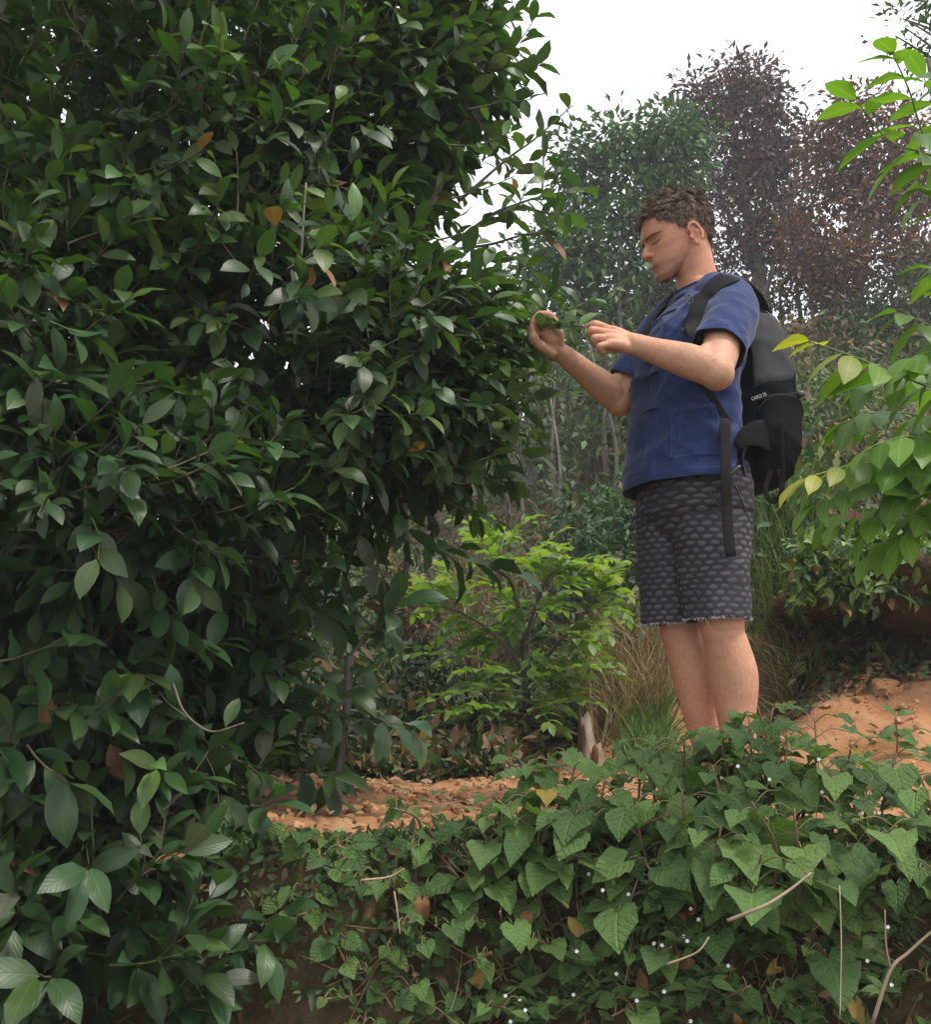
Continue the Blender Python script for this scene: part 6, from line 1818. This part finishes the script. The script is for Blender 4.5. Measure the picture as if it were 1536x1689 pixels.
# small weeds with white flowers on the bank
FLV, FLF, FLU = leaf_proto('ellip', 3, .7, .2, .2)
WP = [leaf_proto('lance', 5, .38, .2, .6, .05, 0, 31), leaf_proto('lance', 5, .5, .2, .4, .05, 0, 32)]
WM = proto_meshes(WP, M_HEART, 'weed_leaf')
def petal_mat():
    m, n, l, out = new_mat('white_petal'); bs = n.new('ShaderNodeBsdfPrincipled'); at = N_(n, 'ShaderNodeAttribute', attribute_name='tint'); l.new(at.outputs['Color'], bs.inputs['Base Color']); bs.inputs['Roughness'].default_value = .7; l.new(bs.outputs[0], out.inputs[0]); return m
M_PETAL = petal_mat()
WEED = [(1010, 1425, 1), (1000, 1500, 1), (1060, 1490, 1), (1110, 1470, 1), (1160, 1540, 1), (1100, 1590, 1), (1130, 1600, 1), (1150, 1580, 1), (1195, 1420, 1), (1430, 1370, 1), (1445, 1345, 1), (1400, 1440, 1), (1410, 1560, 1), (1340, 1630, 0), (985, 1610, 1), (1070, 1650, 1), (1090, 1660, 1), (960, 1640, 0), (880, 1660, 1), (1440, 1600, 1), (1490, 1460, 0), (1390, 1290, 1), (1260, 1290, 1), (870, 1640, 1), (1240, 1560, 0), (1210, 1640, 0), (1480, 1510, 0)]
for (x, y, fl) in WEED:
    h = hit(x, y); 
    if h is None: continue
    if h[1] > 2.6: h = U(x, y + 60, 2.2); h[2] = gz(h[0], h[1])
    tip = U(x, y, h[1] - .12)
    base = h + np.array([0, .02, -.03])
    t = empty('flowering_weed' if fl else 'bank_weed', base, 'small leafy weed with tiny white flowers on the bank' if fl else 'small narrow-leaved weed without flowers on the bank', 'weed', 'white-flowered weeds on the bank' if fl else 'flowerless weeds on the bank')
    (FW if fl else PW).append(t)
    st = Acc(); L = Leaves(); fa = []
    for k_ in range(4):
        e = tip + np.array([g.uniform(-.06, .06), g.uniform(-.03, .03), g.uniform(-.05, .05)])
        P = curve([base, (base + e) / 2 + .02 * g.standard_normal(3), e], 5); st.add(*tube(P, .0012, 4), col=(.12, .17, .05))
        for q in range(5):
            i = 3 + q; p = P[min(i, len(P) - 1)]
            for s in (-1, 1):
                L.add(p, nrm(np.array([s * .8, -.4 + .3 * g.standard_normal(), .25 + .4 * g.standard_normal()])), np.array([0, -.5, .8]) + .3 * g.standard_normal(3), g.uniform(.025, .055), int(g.integers(0, 2)), np.array([.14, .22, .075]) * g.uniform(.7, 1.3), 0)
        if fl and k_ < 2: fa.append(e)
    st.build('stem', M_STEM, t, kind='stuff')
    leaf_objects(L, range(len(L)), WM, t)
    for e in fa:
        a = Acc(); Lf = Leaves()
        for q in range(5):
            an = q * 1.257; Lf.add(e, nrm(np.array([math.cos(an), -.4, math.sin(an)])), np.array([0, -1, .4]), .0046, 0, (.8, .8, .78), 0)
        leaves_mesh(a, Lf, np.arange(5), [(FLV, FLF, FLU)])
        a.build('flower', M_PETAL, t)

relabel(EP, '%s from the left of the broad heart-leaved plants along the terrace edge')
relabel(BP, '%s from the left of the heart-leaved plants hanging on the bank face')
relabel(FW, '%s from the left of the white-flowered weeds on the bank')
relabel(PW, '%s from the left of the flowerless narrow-leaved weeds on the bank')
# small creeping leaves, roots and litter that cover the bank
def bank_cover():
    a = Acc(); n = 30000
    X = g.uniform(-1.3, 1.35, n); e = edge_y(X); Y = e + .12 - 1.15 * g.random(n) ** 1.1
    P = np.stack([X, Y, ground_h(X, Y)], -1)
    cl = fbm(P, 3.2, 3, 81); k = cl > -.42; P = P[k]; cl = cl[k]; n = len(P)
    P += np.array([0, -1, .4]) * (0.01 + .07 * np.clip(cl + .2, 0, 1) * g.random(n))[:, None]
    D = g.standard_normal((n, 3)) + [0, -.3, -.2]
    c = pal(n, [(.05, .09, .03), (.07, .12, .036), (.04, .07, .026), (.10, .15, .045)], g)
    c = np.where((g.random(n) < .10)[:, None], pal(n, [(.17, .10, .05), (.24, .14, .07), (.12, .06, .035)], g), c)
    scatter_near(a, P, D, g.standard_normal((n, 3)) * .5 + [0, -.8, .6], g.uniform(.014, .040, n), c)
    return a
tag(bank_cover().build('ground_cover', M_SMALL), 'small creeping leaves and litter covering the front bank', 'ground cover', kind='stuff')
def roots():
    a = Acc()
    for q in range(650):
        X = g.uniform(-.15, 1.35); Y = float(edge_y(X)) - g.uniform(-.05, .5); z = gz(X, Y)
        p = np.array([X, Y - .02, z + .02]); d = nrm(np.array([g.uniform(-.7, .7), -.35, -1 + .9 * g.random()]))
        ln = g.uniform(.05, .22)
        P = curve([p, p + d * ln * .5 + .02 * g.standard_normal(3), p + d * ln + .03 * g.standard_normal(3)], 4)
        a.add(*tube(P, g.uniform(.0007, .0022), 4), col=np.array([(.24, .15, .08), (.15, .085, .045), (.30, .22, .12)][q % 3]) * g.uniform(.5, 1.1))
    return a
tag(roots().build('dry_roots', M_DRY), 'thin dry roots and straw hanging down the front bank', 'roots', kind='stuff')
DP = [leaf_proto('heart', 9, .62, .75, 1.5, .5, .05, 61), leaf_proto('lance', 7, .5, .8, 1.3, .4, .05, 62), leaf_proto('ellip', 7, .5, .7, 1.6, .45, .05, 63)]
DD = []
for (x, y) in [(1100, 1500), (1075, 1560), (930, 1510), (1290, 1475), (1130, 1580), (1240, 1600), (1330, 1570), (1430, 1500), (960, 1450), (870, 1500), (1040, 1640), (1380, 1640), (1190, 1660), (1500, 1580), (800, 1590), (700, 1480)]:
    h = hit(x, y)
    if h is None: continue
    Ld = Leaves(); Ld.add(h + np.array([0, -.10, .02]), nrm(g.standard_normal(3) * [1, .5, 1] + [0, -.2, -.6]), g.standard_normal(3) * .6 + [0, -1, .4], g.uniform(.04, .065), int(g.integers(0, 3)), np.array([(.21, .105, .05), (.15, .075, .04), (.27, .19, .06)][len(DD) % 3]), 0)
    a = Acc(); leaves_mesh(a, Ld, np.arange(1), DP); o = a.build('dead_leaf', M_DRY); tag(o, 'dead leaf', 'dead leaf', 'dead leaves caught on the bank')
    o['px_'] = x; DD.append(o)
for k, o in enumerate(sorted(DD, key=lambda q: q['px_'])):
    o['label'] = ('leftmost' if k == 0 else ordinal(k + 1) + ' from the left') + ' of the brown dead leaves caught among the bank plants'; del o['px_']
stems_mass('bank_grass', 'fine dark grass at the foot of the bank below the tea tree', 'grass', 700, (200, 760, 1.55, 1.95), .16, GREEN + DULL, M_SMALL, .5, .0025, seed=31)
stems_mass('bank_grass', 'narrow grass blades at the lower right corner of the bank', 'grass', 160, (1400, 1536, 1.55, 1.9), .22, LAWN, M_SMALL, .5, .0035, seed=32)

def soil_litter():
    a = Acc(); n = 900
    X = g.uniform(-.9, 1.6, n); Y = g.uniform(2.35, 4.0, n); P = np.stack([X, Y, ground_h(X, Y) + .012], -1)
    k = soil_mask(P) > .5; P = P[k]; n = len(P)
    D = g.standard_normal((n, 3)) * [1, 1, .35]
    c = np.where((g.random(n) < .35)[:, None], pal(n, LAWN + GREEN, g), pal(n, [(.36, .22, .11), (.26, .15, .08), (.45, .33, .19)], g))
    scatter_near(a, P, D, g.standard_normal((n, 3)) * .35 + [0, 0, 1], g.uniform(.015, .045, n), c)
    return a
tag(soil_litter().build('soil_litter', M_SMALL), 'scattered dry leaves and seedlings on the orange soil', 'leaf litter', kind='stuff')
# ============================================================ sticks, stump, stones, roots on the red bank
def stick(pts, r0, r1, label, mat, n=6, col=(1, 1, 1), name='stick', forks=()):
    P = curve([U(*q) for q in pts], n)
    P += .5 * r0 * np.stack([fbm(P, 14, 2, q) for q in (1, 2, 3)], -1)
    a = Acc(); a.add(*tube(P, np.linspace(r0, r1, len(P)), 7), col=col)
    for f in forks: a.add(*tube(curve([U(*q) for q in f], 4), np.linspace(r1 * 1.2, r1 * .6, 4 * (len(f) - 1) + 1 if len(f) > 2 else 4), 5), col=col)
    o = a.build(name, mat); return tag(o, label, 'stick')
STRAW = (1.4, 1.2, .9)
stick([(1200, 1518, 1.80), (1262, 1492, 1.79), (1300, 1470, 1.80), (1338, 1440, 1.82)], .0034, .0020, 'pale dry stick lying across the leaves on the bank', M_PALEBARK, col=(1.5, 1.3, 1.0))
stick([(1440, 1689, 1.62), (1470, 1600, 1.65), (1500, 1570, 1.68), (1545, 1530, 1.7)], .0036, .002, 'brown bent twig rising at the lower right edge', M_PALEBARK, col=(.8, .65, .5), forks=[[(1470, 1600, 1.65), (1462, 1560, 1.66), (1460, 1500, 1.68)]])
stick([(595, 1452, 2.05), (640, 1446, 2.06), (668, 1432, 2.07)], .0025, .0015, 'short pale twig on the dark bank below the orange soil', M_PALEBARK, col=STRAW)
stick([(650, 1470, 2.05), (655, 1500, 2.02), (660, 1540, 2.0)], .002, .001, 'thin vertical straw on the dark bank', M_PALEBARK, col=STRAW)
stick([(1385, 1460, 1.8), (1388, 1560, 1.76), (1386, 1680, 1.72)], .0013, .0010, 'straight upright straw on the right part of the bank', M_PALEBARK, col=STRAW)
stick([(1100, 1590, 1.78), (1150, 1570, 1.78), (1170, 1545, 1.79)], .002, .0014, 'small dry straw among the white flowers', M_PALEBARK, col=STRAW)
# stump
sb = U(975, 1240, 4.35); sb[2] = gz(sb[0], sb[1]) - .03
st_ = empty('tree_stump', sb, 'pale broken tree stump with a brown hollow beside the young tree', 'stump')
a = Acc()
th = np.linspace(0, 2 * math.pi, 26, endpoint=False); rows = []
tops = .17 + .10 * np.clip(np.cos(th - 2.6), -1, 1) + .03 * np.sin(th * 5)
for q in range(9):
    f = q / 8
    r = (.062 - .018 * f) * (1 + .14 * np.sin(th * 3 + 1) + .07 * np.sin(th * 7 + f * 3))
    rows.append(np.stack([sb[0] + r * np.cos(th), sb[1] + r * np.sin(th) * .8, sb[2] + tops * f * 1.05], -1))
inner = rows[-1] * .0 + (rows[-1] - rows[-1].mean(0)) * np.array([.6, .6, .3]) + rows[-1].mean(0) - [0, 0, .06]
V, F3, F4 = loft(rows + [inner]); V = V + .006 * np.stack([fbm(V, 40, 3, q) for q in (1, 2, 3)], -1); a.add(V, F3, F4, None, (1.5, 1.35, 1.15)); a.build('wood', M_PALEBARK, st_)
a = Acc(); a.add(*ball(sb + np.array([.012, -.047, .09]), (.016, .010, .045), 8), col=(1.3, .6, .35)); a.build('hollow', M_BARK, st_)
# red bank: dark roots, stones, hanging dead leaves
def root(pts, r0, r1, label):
    P = curve([U(*q) for q in pts], 6); P += .4 * r0 * np.stack([fbm(P, 9, 2, q) for q in (1, 2, 3)], -1)
    a = Acc(); a.add(*tube(P, np.linspace(r0, r1, len(P)), 9), col=(.35, .3, .28)); return tag(a.build('root', M_BARK), label, 'root')
def bsurf(px, py, off=.03):
    h = hit(px, py, 2.9); return h + np.array([0, -off, 0]) if h is not None else U(px, py, 4)
def rootpx(pts, r0, r1, label, off=.16):
    P = curve([bsurf(x, y, off) for x, y in pts], 14); P += .8 * r0 * np.stack([fbm(P, 16, 3, q) for q in (1, 2, 3)], -1)
    a = Acc(); V, F3, F4, uv = tube(P, np.linspace(r0, r1, len(P)) * (1 + .3 * fbm(P, 22, 2, 8)), 12); V = V + .35 * r0 * np.stack([fbm(V, 30, 3, q) for q in (4, 5, 6)], -1); a.add(V, F3, F4, uv, col=(.55, .42, .34)); return tag(a.build('root', M_BARK), label, 'root')
rootpx([(1318, 1100), (1330, 1078), (1370, 1068), (1420, 1072)], .030, .018, 'thick dark curved root jutting from the red bank')
rootpx([(1395, 1030), (1410, 1060), (1402, 1090)], .026, .014, 'short dark root below the bank top')
rootpx([(1440, 1060), (1448, 1010), (1440, 985)], .020, .012, 'knotty root under the overhanging sod')
rootpx([(1255, 1090), (1275, 1105), (1300, 1118)], .010, .006, 'pale bent root near the man\'s calf')
def stone(px, py, r, label, col, Y=None):
    c = bsurf(px, py, .0) if Y is None else U(px, py, Y)
    bm = bmesh.new(); bmesh.ops.create_icosphere(bm, subdivisions=3, radius=1)
    V = np.array([v.co[:] for v in bm.verts]); F = np.array([[v.index for v in f.verts] for f in bm.faces]); bm.free()
    V = np.sign(V) * np.abs(V) ** .75; V = V * (1 + .16 * fbm(V + px, 1.6, 3, 2))[:, None] * np.array(r)
    a = Acc(); a.add(V + c, F, None, None, col); return tag(a.build('stone', M_CLOD, smooth=False), label, 'stone')
stone(1462, 1140, (.060, .05, .05), 'large blocky tan stone set in the red bank', (1.0, .95, .85))
stone(1430, 1125, (.05, .04, .03), 'flat tan stone beside the blocky one', (.9, .8, .7))
stone(1402, 1132, (.030, .03, .024), 'dark stone lying on the red slope', (.25, .22, .2))
stone(1340, 1142, (.009, .009, .008), 'tiny pale pebble on the red slope', (1.6, 1.5, 1.4))
stone(1508, 1262, (.035, .03, .018), 'pale flat stone at the far right of the soil', (1.5, 1.35, 1.1))
db = bsurf(1470, 965, .06)
t = empty('dead_leaf_bunch', db, 'bunch of orange-brown dead leaves hanging from the bank top', 'dead leaves')
L = Leaves()
for q in range(46): L.add(db + np.array([.05 * g.standard_normal(), -.03 + .03 * g.standard_normal(), -.15 * g.random()]), nrm(np.array([.35 * g.standard_normal(), -.2, -1])), g.standard_normal(3) + [0, -1, 0], g.uniform(.05, .085), int(g.integers(0, 2)), np.array([(.36, .17, .065), (.28, .12, .05), (.20, .09, .045)][q % 3]), 0)
DM = proto_meshes(WP, M_DRY, 'dead_leaf'); leaf_objects(L, range(len(L)), DM, t, 'dead_leaf')
# lumps of sod that overhang the hollow in the red bank
def sod_lump(px, py, Y, r, seed):
    bm = bmesh.new(); bmesh.ops.create_icosphere(bm, subdivisions=4, radius=1)
    V = np.array([v.co[:] for v in bm.verts]); F = np.array([[v.index for v in f.verts] for f in bm.faces]); bm.free()
    V = V * (1 + .35 * fbm(V + seed * 3, 1.6, 4, 2) + .16 * fbm(V + seed, 6, 4, 5))[:, None] * np.array(r)
    return V + U(px, py, Y), F
a = Acc()
for q, (px, py, Y, r) in enumerate([(1345, 985, 4.30, (.15, .30, .10)), (1395, 965, 4.15, (.18, .36, .12)), (1460, 965, 4.05, (.20, .42, .13)), (1525, 975, 4.0, (.22, .45, .15)), (1590, 975, 4.0, (.25, .45, .17))]):
    V, F = sod_lump(px, py, Y, r, q); a.add(V, F, None, None, (.04, .04, .04))
o = a.build('bank', M_SOIL); tag(o, kind='structure')
def sod_leaves():
    a = Acc(); n = 4200
    px = g.uniform(1305, 1600, n); py = g.uniform(885, 1000, n) + 12 * np.sin(px * .05); Y = g.uniform(3.70, 4.4, n)
    P = np.array([U(x, y, d) for x, y, d in zip(px, py, Y)])
    D = g.standard_normal((n, 3)) + [0, -.5, -.3]
    scatter_near(a, P, D, g.standard_normal((n, 3)) * .5 + [0, -.5, .9], g.uniform(.03, .075, n), pal(n, GREEN + LAWN + DARK + LAWN + [(.16, .17, .05), (.22, .14, .08)], g))
    return a
def wall_litter():
    a = Acc(); n = 2600
    X = g.uniform(1.0, 2.5, n); Y = g.uniform(3.75, 4.9, n); Z = ground_h(X, Y)
    P = np.stack([X, Y, Z + .015 + .03 * g.random(n)], -1)
    D = g.standard_normal((n, 3)) + [0, -.4, -.4]
    c = np.where((g.random(n) < .55)[:, None], pal(n, [(.10, .055, .035), (.20, .11, .06), (.05, .032, .022), (.28, .17, .09)], g), pal(n, GREEN + DARK, g))
    scatter_near(a, P, D, g.standard_normal((n, 3)) * .6 + [0, -.7, .6], g.uniform(.02, .055, n), c)
    return a
tag(wall_litter().build('bank_litter', M_SMALL), 'dead leaves and small creepers on the face of the red bank', 'leaf litter', kind='stuff')
stems_mass('dry_grass', 'dry stalks and grass trailing down the bank behind the man\'s calf', 'dry grass', 1100, (1270, 1345, 4.25, 4.8), .30, TAN + GREEN, M_DRY, .7, .003, seed=43)
tag(sod_leaves().build('sod_cover', M_SMALL), 'leafy creepers growing over the lip of the red bank', 'ground cover', kind='stuff')
stems_mass('hanging_roots', 'fine brown roots hanging under the sod of the red bank', 'roots', 900, (1330, 1536, 3.95, 4.3), -.16, [(.16, .09, .05), (.10, .06, .04), (.24, .14, .08)], M_DRY, .3, .0025, seed=41)
for (x, y, s, lab) in [(1420, 1085, .05, 'small green seedling growing out of the dark hollow'), (1352, 1010, .06, 'small narrow-leaved seedling on the red bank left of the hollow'), (1500, 1040, .04, 'tiny seedling high in the hollow')]:
    b = bsurf(x, y + 20, .02); t = empty('seedling', b, lab, 'plant'); L = Leaves()
    a = Acc(); a.add(*tube(curve([b, b + [0, -.03, .04], b + [0, -.05, .09]], 4), .002, 5), col=(.12, .16, .05)); a.build('stem', M_STEM, t)
    for q in range(9):
        an = q * 2.4; L.add(b + np.array([0, -.03 - .02 * q / 9, .03 + .06 * q / 9]), nrm(np.array([math.cos(an), -.5, .5 * math.sin(an) + .2])), UPV + [0, -.5, 0], s * g.uniform(.8, 1.3), int(g.integers(0, 2)), np.array([.085, .16, .05]) * g.uniform(.8, 1.2), 0)
    leaf_objects(L, range(len(L)), WM, t)

# ============================================================ thin haze added to lift the dark tones
def haze():
    x0, x1, y0, y1, z0, z1 = -165, 165, -25, 165, -16, 14.0
    V = np.array([[x, y, z] for x in (x0, x1) for y in (y0, y1) for z in (z0, z1)], float)
    F = np.array([[0, 1, 3, 2], [4, 6, 7, 5], [0, 4, 5, 1], [2, 3, 7, 6], [0, 2, 6, 4], [1, 5, 7, 3]])
    m, n, l, out = new_mat('haze')
    v = n.new('ShaderNodeVolumePrincipled'); v.inputs['Color'].default_value = (.93, .96, 1, 1); v.inputs['Density'].default_value = HAZE
    l.new(v.outputs[0], out.inputs['Volume'])
    o = put('haze', mesh_np('haze', V, F, smooth=False), m)
    tag(o, 'added thin pale haze lifting the dark tones over the hillside', 'haze', kind='stuff')
HAZE = 0.0034
haze()
